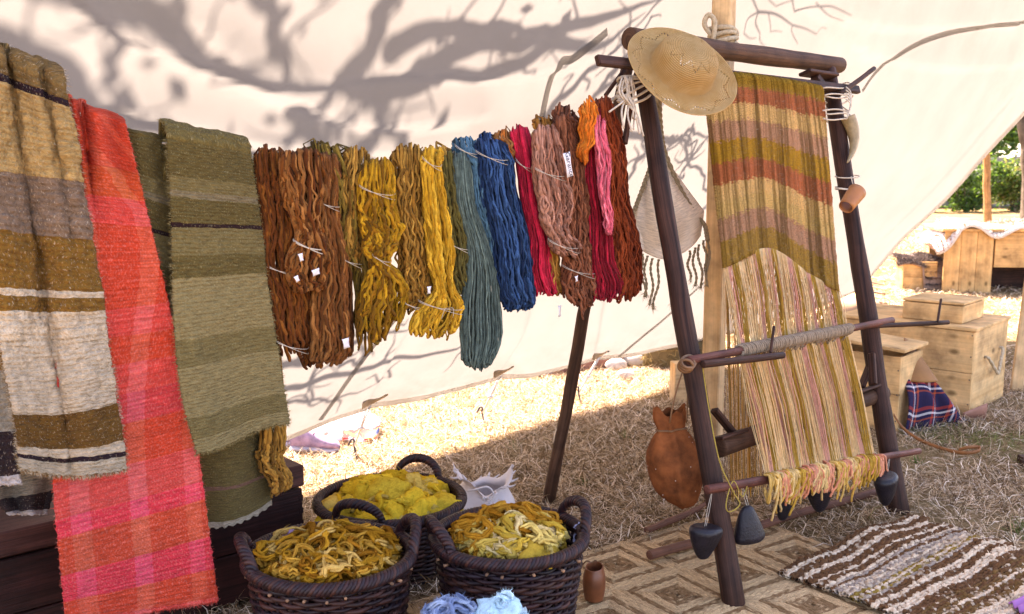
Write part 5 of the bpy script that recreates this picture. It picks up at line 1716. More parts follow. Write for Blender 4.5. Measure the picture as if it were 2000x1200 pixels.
m.build('back_warp', M_WARP, weav)['kind'] = 'stuff'
# knotted thread bundles over the lower rod
KC = [[(.48, .26, .05), (.56, .34, .10)], [(.54, .19, .10), (.58, .24, .14)], [(.38, .20, .025), (.44, .25, .04)], [(.62, .42, .18), (.56, .35, .13)]]
for k in range(21):
    f = k / 20
    x0 = 1498 + f * 208; y0 = 957 - 76 * (x0 - 1380) / 415
    m = MB()
    pal = KC[(0, 3, 1, 0, 3, 2, 2, 1, 1, 3, 3, 1, 0, 0, 1, 3, 0, 1, 2, 2, 1)[k]]
    for j in range(10):
        a = lpp(x0 + rw.normal() * 4, y0 - 8 + rw.normal() * 2, .085)
        L = rw.uniform(.05, .10) * (1.5 if rw.random() < .2 else 1)
        sx = rw.normal() * .016
        b = a + LN * .028 - np.array([0, 0, .012]) + LX * sx * .4
        c_ = b + LN * .004 - np.array([0, 0, L * .6]) + LX * sx
        e_ = c_ - np.array([0, 0, L * .4]) + LX * (sx + rw.normal() * .012) - LN * .006
        if j < 4:
            e_ = c_ - LN * .02 + np.array([0, 0, L * .25]) + LX * rw.normal() * .01
            pts = [a, b, c_, c_ - np.array([0, 0, .014]) - LN * .010 + LX * .008, e_]
        else: pts = [a, b, c_, e_]
        add_tube(m, spline(pts, 16) + np.column_stack([.003 * sn(np.arange(16) * 1.1, j + k * 20), 0 * np.arange(16), .002 * sn(np.arange(16) * 1.1, j + k * 31)]), .0040, 6, col=np.array(pal[j % 2]) * rw.uniform(.8, 1.2))
    m.build('thread_bundle', M_YARN, weav)

# --- loom weights
M_CLAY = plain_mat('black_clay', (0.009, 0.007, 0.011), .42, .5, 30, .7, .35)
M_HOLE = plain_mat('weight_hole', (0.004, 0.004, 0.005), .9, .1, 20, 0)
def weight(label, px, py, w, h, off, flip, yaw, cord_to, roll=0.0):
    c = lpp(px, py, off)
    dep = (c - EYE) @ _f
    W, Hh = w * dep / F, h * dep / F
    root = thing('loom_weight', label, 'loom weight', c - np.array([0, 0, Hh / 2]), 'black clay loom weights')
    prof = np.array([(0.0, 0), (.34, .0), (.46, .05), (.50, .14), (.46, .30), (.36, .58), (.24, .85), (.16, .96), (.08, 1.0), (0.0, 1.0)])
    if flip: prof = np.stack([prof[::-1, 0], 1 - prof[::-1, 1]], 1)
    n = 28
    th = np.linspace(0, 2 * math.pi, n, endpoint=False)
    pr = spline(prof, 26); pr[:, 0] = np.maximum(pr[:, 0], 0.004)
    G = np.stack([pr[:, :1] * np.cos(th)[None], pr[:, :1] * np.sin(th)[None] * .72, np.broadcast_to(pr[:, 1:] - .5, (26, n))], -1)
    G = G * [W, W, Hh]
    G = G + .0015 * sn3(G, int(px), 60, 3)[..., None]
    cr, sr = math.cos(roll), math.sin(roll)
    cyw, syw = math.cos(yaw), math.sin(yaw)
    Mx = np.array([[cyw, -syw, 0], [syw, cyw, 0], [0, 0, 1]]) @ np.array([[cr, 0, sr], [0, 1, 0], [-sr, 0, cr]])
    q = []
    for i in range(25):
        for j in range(n): q.append([i * n + j, i * n + (j + 1) % n, (i + 1) * n + (j + 1) % n, (i + 1) * n + j])
    m = MB(); m.add(c + (G @ Mx.T).reshape(-1, 3), q); m.build('body', M_CLAY, root)
    # cord hole on the camera face
    top = .36 if not flip else .30
    hr = np.interp(top + .5, pr[:, 1], pr[:, 0]) if pr[-1, 1] > pr[0, 1] else .3
    m = MB()
    hc = c + Mx @ np.array([0.10 * W, -W * .72 * max(hr, .2) * .95, (.10 if flip else .12) * Hh])
    tc = nrm(EYE - c)
    th2 = np.linspace(0, 2 * math.pi, 14, endpoint=False)
    e1 = nrm(np.cross(tc, np.array([0, 0, 1.]))); e2 = np.cross(e1, tc)
    return root, c, Hh

def hang(root, a, b, mat=None, r=.0009):
    m = MB()
    for k in (-1, 1):
        add_tube(m, spline([a, (a + b) / 2 + LX * .006 * k, b + LX * .004 * k], 10), r, 5)
    m.build('cord', mat or M_STRING, root)
for label, px, py, w, h, off, flip, yaw, cord, roll in (
        ('black clay loom weight hanging left of the left loom post', 1376, 1060, 74, 66, .01, True, .5, (1392, 952), .12),
        ('black clay loom weight hanging right beside the left loom post', 1461, 1023, 66, 74, .05, False, .3, (1448, 945), -.12),
        ('black clay loom weight half hidden behind the thread bundles', 1532, 985, 46, 66, -.05, True, .2, (1540, 925), .1),
        ('black clay loom weight hanging mid-way under the thread bundles', 1601, 972, 66, 58, .0, True, .6, (1610, 912), -.1),
        ('black clay loom weight hanging before the right loom post', 1730, 958, 62, 64, .08, True, .9, (1738, 890), -.15)):
    root, c, Hh = weight(label, px, py, w, h, off, flip, yaw, cord, roll)
    hang(root, lpp(cord[0], cord[1], .07), c + np.array([0, 0, Hh * .42]))
    # dark pierced hole
    m = MB()
    tc = nrm(EYE - c + np.array([0, 0, .5])); e1 = nrm(np.cross(tc, np.array([0, 0, 1.]))); e2 = np.cross(e1, tc)
# yellow thread dangling at the left post
m = MB()
q = spline(np.array([(1372, 715), (1385, 800), (1405, 900), (1432, 960), (1445, 985), (1425, 1000), (1418, 985), (1432, 940), (1450, 970), (1462, 940)], float), 60)
add_tube(m, lp(q[:, 0], q[:, 1], .085 + .008 * sn(np.arange(60) * .2, 4)), .0020, 5, col=(.52, .38, .09))
m.build('loose_thread', M_WARP, weav)

# --- straw hat on the left head of the loom
def straw_mat():
    t = NT('straw')
    s = t.sep(t.coord('UV'))
    ring = t.math('SINE', t.math('MULTIPLY', s[1], 6.283 * 120))
    rad_ = t.math('SINE', t.math('MULTIPLY', s[0], 6.283 * 150))
    n1 = t.noise(t.coord('Object'), 25, 4)
    c = t.ramp(n1, [(.3, (.80, .50, .19)), (.7, (.90, .64, .31))])
    c = t.mix(t.math('MULTIPLY', t.math('ADD', ring, 1.0), .26), c, (.50, .26, .07))
    t.l(c, t.bsdf.inputs['Base Color']); t.set(roughness=.75)
    t.bsdf.inputs['Specular IOR Level'].default_value = .3
    t.bump(t.math('ADD', ring, t.math('MULTIPLY', rad_, .7)), .8, .004)
    tr = t.n('ShaderNodeBsdfTranslucent'); mx = t.n('ShaderNodeMixShader'); mx.inputs[0].default_value = .25
    t.l(c, tr.inputs['Color']); t.l(t.bsdf.outputs[0], mx.inputs[1]); t.l(tr.outputs[0], mx.inputs[2]); t.l(mx.outputs[0], t.out.inputs['Surface'])
    return t.m
hc = lpp(1331, 139, .16)
dep = (hc - EYE) @ _f
toc = nrm(EYE - hc)
rt_ = nrm(np.cross(np.array([0, 0, 1.]), -toc)) * -1
rt_ = np.array([1.0, 0, 0]) - toc * toc[0]; rt_ = nrm(rt_); up_ = nrm(np.cross(toc, rt_));
if up_[2] < 0: up_ = -up_
tilt = R(51)
nh = nrm(toc * math.cos(tilt) + (rt_ * .50 + up_ * .86) * math.sin(tilt))
xh = nrm(rt_ * .86 - up_ * .50); yh = np.cross(nh, xh)
RB_ = 117 * dep / F
nr, na = 96, 200
pr = spline(np.array([(0.004, .62), (.18, .615), (.38, .57), (.49, .44), (.53, .22), (.56, .05), (.62, .0), (.72, -.03), (.88, -.02), (1.0, .04)]), nr)
th = np.linspace(0, 2 * math.pi, na, endpoint=False)
ovx = 1.0 + .0 * th
rrx = pr[:, :1] * RB_ * np.ones((1, na))
wob = .03 * np.sin(th * 2 + .5)[None] * np.clip((pr[:, :1] - .5) * 2, 0, 1) + .02 * np.sin(th * 3 + 2)[None] * np.clip((pr[:, :1] - .5) * 2, 0, 1)
G = hc + (rrx * np.cos(th))[..., None] * xh + (rrx * np.sin(th) * .92)[..., None] * yh + ((pr[:, 1:] + wob) * RB_ * .82)[..., None] * nh
q = []
for i in range(nr - 1):
    for j in range(na):
        f = (i + .5) / nr
        hole = False
        fz = (j / na * 11) % 1
        tri = abs(fz - .5) * 2
        for (c0, amp) in ((.85, .05), (.22, .06)):
            if abs(f - (c0 + amp * (tri - .5) * 2)) < .012 and j % 2 == 0: hole = True
        if abs(f - .60) < .006 and j % 3 == 0 and (j // 20) % 2: hole = True
        if not hole: q.append([i * na + j, i * na + (j + 1) % na, (i + 1) * na + (j + 1) % na, (i + 1) * na + j])
uvh = np.stack(np.broadcast_arrays((th / (2 * math.pi) * 1.3)[None], np.linspace(0, .40, nr)[:, None]), -1)
m = MB(); m.add(G, q, None, uvh)
hat = m.build('straw_hat', straw_mat())
md = hat.modifiers.new('thickness', 'SOLIDIFY'); md.thickness = .003
tag(hat, 'open-work straw sun hat hung on the left head of the loom', 'hat')

# --- pale cloth shoulder bag with fringe
M_BAG = stripe_cloth('bag_linen', [(-.08, (.80, .68, .55)), (.5, (.82, .70, .57))], 1.0, .01, None, None, 200., 30, .3, .002)
bag = thing('shoulder_bag', 'pale grey linen shoulder bag with twisted strap and fringe behind the left post', 'bag', on_y(1310.0, 600.0, 3.86))
YB = 3.86
nu, nv = 50, 50
u = np.linspace(0, 1, nu)[None]; v = np.linspace(0, 1, nv)[:, None]
lx = np.interp(v, [0, .35, .7, 1], [1276, 1254, 1240, 1252]); rx = np.interp(v, [0, .35, .7, 1], [1292, 1332, 1374, 1368])
tyb = 300 + 0 * u; byb = 478 + 36 * np.sin(u * 2.7 + .3) - 22 * u
px = lx * (1 - u) + rx * u; py = tyb * (1 - v) + byb * v
bul = .08 * np.sin(u * math.pi) * np.sin(np.clip(v * 1.1, 0, 1) * math.pi * .85) + .016 * np.sin(u * 11 + v * 5) * v + .010 * np.sin(u * 23 - v * 7) * (1 - v)
G = np.stack([on_y(px, py, YB)[..., k] for k in range(3)], -1)
G[..., 1] -= bul
m = MB(); add_sheet(m, G, .004, np.stack([u * .25 + 0 * v, v + 0 * u], -1)); m.build('front_panel', M_BAG, bag)
G2 = G.copy(); G2[..., 1] += bul * 2 + .004
m = MB(); add_sheet(m, G2, .004, np.stack([u * .25 + 0 * v, v + 0 * u], -1)); m.build('back_panel', M_BAG, bag)
m = MB()
for pts in ([(1288, 190), (1291, 250), (1300, 300), (1330, 370), (1360, 420), (1376, 440), (1382, 470)], [(1284, 190), (1276, 300), (1258, 360), (1238, 415), (1236, 440)]):
    c_ = spline(np.array(pts, float), 120); p = on_y(c_[:, 0], c_[:, 1], YB - .02)
    for k in range(2):
        ph = np.arange(120) * .8 + k * math.pi
        add_tube(m, p + np.stack([np.cos(ph) * .0045, np.sin(ph) * .0045, 0 * ph], 1), .0055, 6)
m.build('strap', plain_mat('strap_cord', (.30, .235, .15), .95, .3, 80, .5), bag)
for k, (fx, fy, fl) in enumerate(((1242, 490, 70), (1252, 496, 85), (1262, 500, 80), (1274, 505, 92), (1289, 507, 98), (1312, 503, 95), (1322, 500, 80), (1345, 490, 55), (1355, 484, 75), (1364, 478, 85), (1376, 470, 60), (1384, 460, 100))):
    m = MB()
    n = 26
    sw = rw.normal() * 6
    c_ = np.stack([fx + sw * np.linspace(0, 1, n) + 3 * np.sin(np.linspace(0, 8, n) + k), fy + fl * np.linspace(0, 1, n)], 1)
    p = on_y(c_[:, 0], c_[:, 1], YB - .01)
    for j in range(2):
        ph = np.arange(n) * 1.1 + j * math.pi
        add_tube(m, p + np.stack([np.cos(ph) * .0028, np.sin(ph) * .0028, 0 * ph], 1), .0034, 5)
    fibres(m, np.repeat(p[-3:-2], 14, 0), np.tile([0, 0, -1.], (14, 1)), .035, .0012, None, .5, k)
    m.build('fringe_cord', bpy.data.materials['strap_cord'], bag)

# --- leather pouch hung from the left end of the heddle bar
M_POUCH = plain_mat('pouch_leather', (0.17, 0.048, 0.014), .8, .6, 13, 1.0, .12)
pouch = thing('leather_pouch', 'orange-brown studded leather pouch hanging left of the loom', 'pouch', on_y(1325.0, 990.0, 3.26))
YP = 3.26
pf = np.array([(1306, 802, 31, .5), (1309, 817, 29, .55), (1312, 838, 25, .6), (1314, 856, 36, .65), (1316, 885, 51, .7), (1319, 920, 55, .75), (1323, 955, 47, .75), (1328, 978, 30, .8), (1331, 991, 8, .8)], float)
pc = spline(pf, 40)
n = 48
th = np.linspace(0, 2 * math.pi, n, endpoint=False)
pp = on_y(pc[:, 0], pc[:, 1], YP)
hw = pc[:, 2] * YP / F
fl = np.clip(1 - np.linspace(0, 1, 40) * 5, 0, 1)[:, None]
gat = (1 + ((.13 * np.sin(th * 7) + .06 * np.sin(th * 12 + 1))[None] * np.exp(-((np.linspace(0, 1, 40) - .24) / .17) ** 2)[:, None]) + fl * .10 * np.sin(th * 3 + 1)[None])
G = pp[:, None] + np.stack([hw[:, None] * gat * np.cos(th)[None], hw[:, None] * gat * pc[:, 3:] * np.sin(th)[None], fl * .012 * np.sin(th * 2 + .7)[None] + fl * .010 * np.sin(th * 5)[None]], -1)
G = G + np.stack([.011 * sn3(G, 3, 24, 3), .015 * sn3(G, 4, 26, 3), .006 * sn3(G, 5, 22, 3)], -1)
G[..., 1] -= .012 * np.exp(-((th - 1.5 * math.pi) / .10) ** 2)[None] * np.clip(np.linspace(0, 1, 40) * 3 - .6, 0, 1)[:, None]
q = []
for i in range(39):
    for j in range(n): q.append([i * n + j, (i + 1) * n + j, (i + 1) * n + (j + 1) % n, i * n + (j + 1) % n])
m = MB(); m.add(G, q); o = m.build('body', M_POUCH, pouch); md = o.modifiers.new('thickness', 'SOLIDIFY'); md.thickness = .003
m = MB()
i_ = 10
add_tube(m, np.concatenate([G[i_] * 1.0 + (G[i_] - pp[i_]) * .04, G[i_][:1] + (G[i_][:1] - pp[i_]) * .04]), .0035, 6)
a = on_y(1338.0, 712.0, YP - .02)
for k in (-1, 1):
    b = pp[6] + np.array([.028 * k + .02, -.03, 0])
    add_tube(m, spline([a, a * .5 + b * .5 + np.array([.006 * k, 0, 0]), b], 12), .0030, 6)
m.build('drawstring', M_LEATHER, pouch)
rs_ = np.random.default_rng(6)
m_st = plain_mat('pale_stud', (.62, .52, .42), .5, .1, 20, 0)
for k in range(11):
    i = int(rs_.integers(14, 36)); j = int(rs_.uniform(n * .60, n * .98)) if k % 4 else int(rs_.uniform(.5, .6) * n)
    nn = nrm(G[i, j % n] - pp[i]); m = MB()
    e1 = nrm(np.cross(nn, [0, 0, 1.])); e2 = np.cross(nn, e1)
    t6 = np.linspace(0, 2 * math.pi, 6, endpoint=False)
    ring = G[i, j % n] + nn * .001 + .0019 * (np.cos(t6)[:, None] * e1 + np.sin(t6)[:, None] * e2)
    m.add(np.concatenate([ring, (G[i, j % n] + nn * .003)[None]]), None, [[a_, (a_ + 1) % 6, 6] for a_ in range(6)])
    m.build('stud', m_st, pouch)

# --- horn and leather cuff on the right post
m = MB()
c_ = spline(np.array([(1656, 228, 15), (1664, 250, 14), (1668, 275, 10), (1664, 300, 5.5), (1655, 318, 1.5)], float), 24)
p = lp(c_[:, 0], c_[:, 1], .06); add_tube(m, p, c_[:, 2] * 4.1 / F, 14)
tag(m.build('drinking_horn', plain_mat('horn', (.30, .21, .10), .45, .5, 14, .3, .4)), 'curved mottled horn hanging beside the right loom post', 'horn')
cuff = thing('leather_cuff', 'small rolled tan leather cup tied to the right loom post', 'leather cup', lpp(1660, 410, .05))
a, b = lpp(1672, 377, .07), lpp(1652, 405, .05)
d = nrm(b - a); e1 = nrm(np.cross(d, LN)); e2 = np.cross(d, e1)
th = np.linspace(0, 2 * math.pi, 24, endpoint=False)
G = np.stack([a + (b - a) * f + (np.cos(th)[:, None] * e1 + np.sin(th)[:, None] * e2) * (.036 - .008 * f) for f in np.linspace(-.1, 1, 8)])
q = [[i * 24 + j, (i + 1) * 24 + j, (i + 1) * 24 + (j + 1) % 24, i * 24 + (j + 1) % 24] for i in range(7) for j in range(24)]
m = MB(); m.add(G, q); o = m.build('roll', plain_mat('tan_leather', (.33, .12, .035), .5, .25, 14, .2, .4), cuff); md = o.modifiers.new('thickness', 'SOLIDIFY'); md.thickness = .003
m = MB()
for k, y0 in enumerate((345, 368, 372)):
    add_tube(m, lp(1655 + 24 * np.cos(th), y0 + 3 * np.sin(th + k), np.sin(th) * .056), .0026, 5, True)
add_tube(m, lp(np.linspace(1662, 1670, 6), np.linspace(345, 378, 6), .07), .002, 5)
m.build('cord', M_ROPE_W, cuff)

# --- rods lying under the loom
M_BR = wood_mat('branch_rod', (.085, .03, .02), (.20, .085, .05), .5, .9)
for p0, p1, lab, r_ in (((1262, 1036), (1492, 938), 'thin brown rod lying on the ground left of the loom foot', .013), ((1268, 1086), (1722, 958), 'long reddish bark rod lying on the ground under the loom weights', .017)):
    m = MB(); a = on_z(float(p0[0]), float(p0[1]), .035); b = on_z(float(p1[0]), float(p1[1]), .035)
    pole(m, a, b, r_, r_ * .9, 10, 16, .006, int(p0[1])); tag(m.build('wooden_rod', M_BR), lab, 'rod', 'rods under the loom')

# ------------------------------------------------------------------ rugs
def jute_mat():
    t = NT('braided_jute')
    a = t.n('ShaderNodeVertexColor', layer_name='Col')
    n1 = t.noise(t.coord('UV', (420, 300, 1)), 1, 3, .7, .8); n2 = t.noise(t.coord('Object'), 40, 3)
    rnd = t.n('ShaderNodeObjectInfo')
    c = t.mix(1.0, a.outputs['Color'], t.ramp(n1, [(.35, (.45, .42, .38)), (.52, (1, 1, 1)), (.7, (1.3, 1.28, 1.2))]), 'MULTIPLY')
    c = t.mix(.3, c, t.ramp(n2, [(.3, (.7, .68, .65)), (.7, (1.2, 1.2, 1.2))]), 'MULTIPLY')
    c = t.mix(.35, c, t.ramp(rnd.outputs['Random'], [(0, (.8, .8, .8)), (1, (1.2, 1.2, 1.2))]), 'MULTIPLY')
    t.l(c, t.bsdf.inputs['Base Color']); t.set(roughness=.85)
    t.bsdf.inputs['Specular IOR Level'].default_value = .15
    t.bump(n1, .7, .004)
    return t.m
M_JUTE = jute_mat()
SQ = 0.30
def jute_square(seed):
    r = np.random.default_rng(seed)
    m = MB()
    nrg = 20
    pat = [0, 0, 0, 0, 1, 1, 1, 0, 0, 0, 0, 0, 1, 1, 1, 1, 1, 1, 1, 1]
    LIGHT, DARK = np.array((.68, .455, .245)), np.array((.23, .12, .052))
    for k in range(nrg):
        hs_ = SQ / 2 - .0038 - k * .0075
        if hs_ < .004: break
        n4 = max(3, int(hs_ * 2 / .013))
        e = np.linspace(-hs_, hs_, n4, endpoint=False)
        path = np.concatenate([np.stack([e, -hs_ + 0 * e], 1), np.stack([hs_ + 0 * e, e], 1), np.stack([-e, hs_ + 0 * e], 1), np.stack([-hs_ + 0 * e, -e], 1)])
        path = path + r.normal(size=path.shape) * .0007
        P = np.column_stack([path, .007 + .0012 * r.normal(size=len(path))])
        V, Q, uv = tubes(P, .0042 * (1 + .10 * np.sin(np.arange(len(P)) * 2.1)), 6, True)
        mixk = (r.random((len(P), 1)) < .10) * .6 + r.uniform(0, .25, (len(P), 1)) if pat[k] else r.uniform(.72, 1.05, (len(P), 1))
        c = (DARK * (1 - mixk) + LIGHT * mixk) * r.uniform(.85, 1.15, (len(P), 1))
        m.add(V, Q, None, uv, np.repeat(c, 6, 0))
    add_box(m, (-SQ / 2, -SQ / 2, .001), (1, 0, 0), (0, 1, 0), (0, 0, 1), SQ, SQ, .004, col=(.16, .10, .05))
    me = m.mesh('woven_square'); me.materials.append(M_JUTE)
    return me
sq = [jute_square(k) for k in range(4)]
rug = thing('jute_rug', 'jute rug of braided concentric squares under the loom foot', 'rug', RUG_B)
ang = math.atan2(RUG_1[1], RUG_1[0])
for i in range(7):
    for j in range(6):
        c = RUG_B + RUG_1 * (SQ * (i + .5)) + RUG_2 * (SQ * (j + .5))
        if c[1] < 2.0: continue
        o = bpy.data.objects.new('woven_square', sq[int(RNG.integers(0, 4))])
        COL.objects.link(o); o.parent = rug
        o.location = c - RUG_B; o.rotation_euler = (0, 0, ang + math.pi / 2 * int(RNG.integers(0, 4)))

def rug_h(a, b):
    return .020 + .030 * np.exp(-((a - .55) / .16) ** 2 - ((b - .12) / .16) ** 2) + .022 * np.exp(-((a - .72) / .12) ** 2 - ((b - .42) / .1) ** 2) + .010 * np.sin(a * 9 + b * 5) ** 2 + .016 * np.exp(-((b - .33) / .05) ** 2) * np.exp(-((a - .6) / .3) ** 2)
srug = thing('rag_rug', 'shaggy brown and cream striped rag rug lying in the lower right', 'rug', (SR_L[0], SR_L[1], 0))
rw2 = np.random.default_rng(29)
W_, B_, G_, Y_, D_ = np.array((.68, .52, .36)), np.array((.14, .062, .024)), np.array((.34, .26, .20)), np.array((.26, .16, .03)), np.array((.16, .08, .025))
seq = 'BBWWBBBWWBBBWBBWGBGGWGGYWYGBBWWBBWWWBBBDBDDWDBDDWWGWWGBDGBBWWDBBWDDYYWBYYWDBBWYDBWBWB'
kc = {'B': B_, 'W': W_, 'G': G_, 'Y': Y_, 'D': D_}
rows = []
for k in range(84):
    b = .008 + k * .0122
    n = 130
    aend = .84 + .02 * math.sin(k * .5) + .01 * rw2.normal()
    a = np.linspace(.0, aend, n)
    bb = b + .010 * sn(a * 7 + k * .05, 77) + .003 * sn(a * 30 + k, k)
    z = rug_h(a, bb) + .003 * rw2.normal(size=n)
    p = np.stack([SR_L[0] + sr1[0] * a + sr2[0] * bb, SR_L[1] + sr1[1] * a + sr2[1] * bb, z], 1)
    ch = seq[k % len(seq)]
    base = np.tile(kc[ch], (n, 1)) * rw2.uniform(.8, 1.2, (n, 1))
    fl_ = rw2.random(n) < {'B': .05, 'W': .06, 'G': .35, 'Y': .15, 'D': .16}[ch]
    base[fl_] = (W_ if ch != 'W' else B_) * rw2.uniform(.6, 1.1, (fl_.sum(), 1))
    rows.append((ch, p, .0075 * (1 + .24 * rw2.normal(size=n)).clip(.5, 1.6), base))
for ch, p, rad, base in rows:
    m = MB()
    V, Q, uv = tubes(p[None], rad[None], 5)
    m.add(V, Q, None, uv, np.repeat(base, 5, 0))
    k = rw2.integers(0, len(p), 40)
    fibres(m, p[k] + [0, 0, .005], np.tile([0, 0, 1.], (40, 1)) + rw2.normal(size=(40, 3)) * .6, .012, .0009, base[k], .3, int(rad[0] * 1e6))
    m.build('weft_row', M_YARN, srug)
m = MB()
aa, bb = np.meshgrid(np.linspace(0.005, .82, 40), np.linspace(.005, 1.05, 50))
m.add(np.stack([SR_L[0] + sr1[0] * aa + sr2[0] * bb, SR_L[1] + sr1[1] * aa + sr2[1] * bb, rug_h(aa, bb) - .006], -1), grid_quads(50, 40), None, None, (.07, .035, .018)); m.build('backing', M_YARN, srug)

# ------------------------------------------------------------------ small things on the floor
cupc = on_z(1160.0, 1180.0)
cup = thing('clay_cup', 'small orange-brown round cup with dark inside beside the basket', 'cup', cupc)
pr = spline(np.array([(.004, .004), (.026, .002), (.031, .012), (.036, .045), (.036, .075), (.031, .100), (.0285, .112), (.0255, .108), (.029, .07), (.028, .03), (.004, .016)]), 40)
n = 32; th = np.linspace(0, 2 * math.pi, n, endpoint=False)
lip = .006 * np.cos(th - 1.2)[None] * np.clip((pr[:, 1:] - .09) / .02, 0, 1)
G = np.stack([cupc[0] + pr[:, :1] * np.cos(th), cupc[1] + pr[:, :1] * np.sin(th), .014 + pr[:, 1:] + lip], -1)
q = [[i * n + j, i * n + (j + 1) % n, (i + 1) * n + (j + 1) % n, (i + 1) * n + j] for i in range(39) for j in range(n)]
m = MB(); m.add(G, q); m.build('body', plain_mat('cup_leather', (.17, .05, .018), .4, .3, 18, .2, .45), cup)
m = MB(); gg = np.concatenate([G[30:31], np.tile(np.array([[[cupc[0], cupc[1], .014 + pr[30, 1]]]]), (1, n, 1))]); m.add(gg, [[j, (j + 1) % n, n + (j + 1) % n, n + j] for j in range(n)]); m.build('dark_disc', plain_mat('cup_dark', (.012, .010, .010), .8, .2, 30, .2), cup)  # near-black flat disc across the cup's inside, below the lip
m = MB(); a = np.array([cupc[0] - .01, cupc[1] + .026, .122]); add_tube(m, spline([a + [-.025, 0, 0], a + [-.012, 0, .012], a + [.004, 0, .006], a + [.016, 0, .014], a + [.024, 0, 0]], 14), .0028, 5); m.build('thong', M_LEATHER, cup)

# crumpled white cloth bag behind the baskets
bc = on_z(945.0, 1012.0)
sack = thing('cloth_sack', 'crumpled white cotton drawstring bag between the baskets', 'bag', bc)
n, k_ = 44, 22
th = np.linspace(0, 2 * math.pi, n, endpoint=False)
pr = spline(np.array([(.02, .0), (.10, .01), (.12, .05), (.105, .095), (.08, .125), (.09, .145), (.105, .155)]), k_)
G = np.stack([bc[0] + pr[:, :1] * np.cos(th) * 1.05, bc[1] + pr[:, :1] * np.sin(th) * .75, pr[:, 1:] + 0 * th], -1)
v_ = np.linspace(0, 1, k_)[:, None]
G[..., 2] += .030 * np.sin(th * 2 + 1)[None] * v_ ** 2 + .014 * np.sin(th * 5)[None] * v_ ** 3
G += .013 * np.stack([sn3(G, 1, 26, 3), sn3(G, 2, 26, 3), sn3(G, 3, 26, 3)], -1)
q = [[i * n + j, i * n + (j + 1) % n, (i + 1) * n + (j + 1) % n, (i + 1) * n + j] for i in range(k_ - 1) for j in range(n)]
m = MB(); m.add(G, q); o = m.build('body', plain_mat('white_cotton', (.66, .60, .60), .85, .08, 20, .2), sack); o.modifiers.new('thickness', 'SOLIDIFY').thickness = .002
m = MB()
for j in range(0, n, 2):
    p = G[-1, j]; d = nrm(G[-1, j] - G[-3, j])
    add_tube(m, spline([p, p + d * .012 + RNG.normal(size=3) * .004, p + d * .022 + RNG.normal(size=3) * .008], 5), [.006, .005, .004, .003, .001], 4)
m.build('frayed_edge', bpy.data.materials['white_cotton'], sack)['kind'] = 'stuff'
m = MB()
a = np.array([bc[0] - .06, bc[1] - .085, .14])
add_tube(m, spline([a, a + [.03, -.012, .01], a + [.08, -.012, .02], a + [.10, -.01, -.02], a + [.05, -.014, -.06], a + [.0, -.02, -.10], a + [-.01, -.02, -.13]], 30), .004, 6)
m.build('drawstring', bpy.data.materials['white_cotton'], sack)

# tufts of blue wool at the lower edge
for (px, py, z, rd, cols, lab, sd) in ((880, 1212, .255, .075, [[(.24, .32, .50), (.32, .42, .60), (.18, .25, .42)]], 'heap of slate blue wool at the bottom edge before the basket', 91), (985, 1208, .262, .036, [[(.40, .62, .74), (.50, .70, .80)]], 'pale sky blue tuft of wool at the bottom edge', 92)):
    c = on_z(float(px), float(py), z)
    wool_heap('blue_wool', lab, c, rd, z - .035, .05, sd, cols, 50, 26, .006, None, 1.2, .020 if sd == 91 else .026, group=None)
    # small dish it lies in
dc = on_z(918.0, 1226.0, .22)
m = MB()
n = 36; th = np.linspace(0, 2 * math.pi, n, endpoint=False)
pr = np.array([(.09, 0), (.115, .11), (.128, .215), (.121, .216), (.105, .1), (.08, .01)])
G = np.stack([dc[0] + pr[:, :1] * np.cos(th), dc[1] + pr[:, :1] * np.sin(th), .0 + pr[:, 1:] + 0 * th], -1)
m.add(G, [[i * n + j, i * n + (j + 1) % n, (i + 1) * n + (j + 1) % n, (i + 1) * n + j] for i in range(5) for j in range(n)], None, None, (.10, .05, .03))
tag(m.build('small_basket', M_WICK), 'small brown basket holding the blue wool at the bottom edge', 'basket')

# purple cloth corner and brown block at the right edge
pc_ = on_z(2010.0, 1190.0, .03)
m = MB(); g = np.zeros((16, 16, 3))
for i in range(16):
    for j in range(16): g[i, j] = pc_ + np.array([.18 * (i / 15 - .25), .10 * (j / 15 - .6) , .05 * math.exp(-((i - 8) / 6) ** 2) + .008 * math.sin(j * 1.2)])
add_sheet(m, g, .003); tag(m.build('purple_cloth', plain_mat('lilac_cloth', (.36, .15, .40), .8, .15, 12, .2)), 'lilac cloth corner at the lower right edge', 'cloth')
pc_ = on_z(2004.0, 912.0)
m = MB(); add_box(m, pc_ + [-.02, 0, 0], (1, 0, 0), (0, 1, 0), (0, 0, 1), .12, .05, .045, 'x'); tag(m.build('wood_block', M_LOOM_L, None, False), 'small brown wooden block at the right edge of the grass', 'block')

# leather strap on the grass
m = MB()
sp = np.array([(1745, 815, .12), (1765, 842, .05), (1800, 866, .012), (1850, 884, .012), (1885, 890, .02), (1910, 886, .035), (1913, 879, .045), (1890, 879, .04), (1872, 884, .02)], float)
c_ = spline(sp, 50); p = np.array([on_z(x, y, z) for x, y, z in c_])
upv = np.array([0, 0, 1.]); hw = .009
g = np.stack([p - upv * hw * .2, p + upv * hw * 1.6], 1) + [0, 0, .006]
g = np.stack([g[:, 0], (g[:, 0] + g[:, 1]) / 2, g[:, 1]], 1)
add_sheet(m, g, .004); tag(m.build('leather_strap', plain_mat('strap_leather', (.26, .095, .03), .5, .2, 14, .2, .4)), 'brown leather strap curling across the dry grass', 'strap')

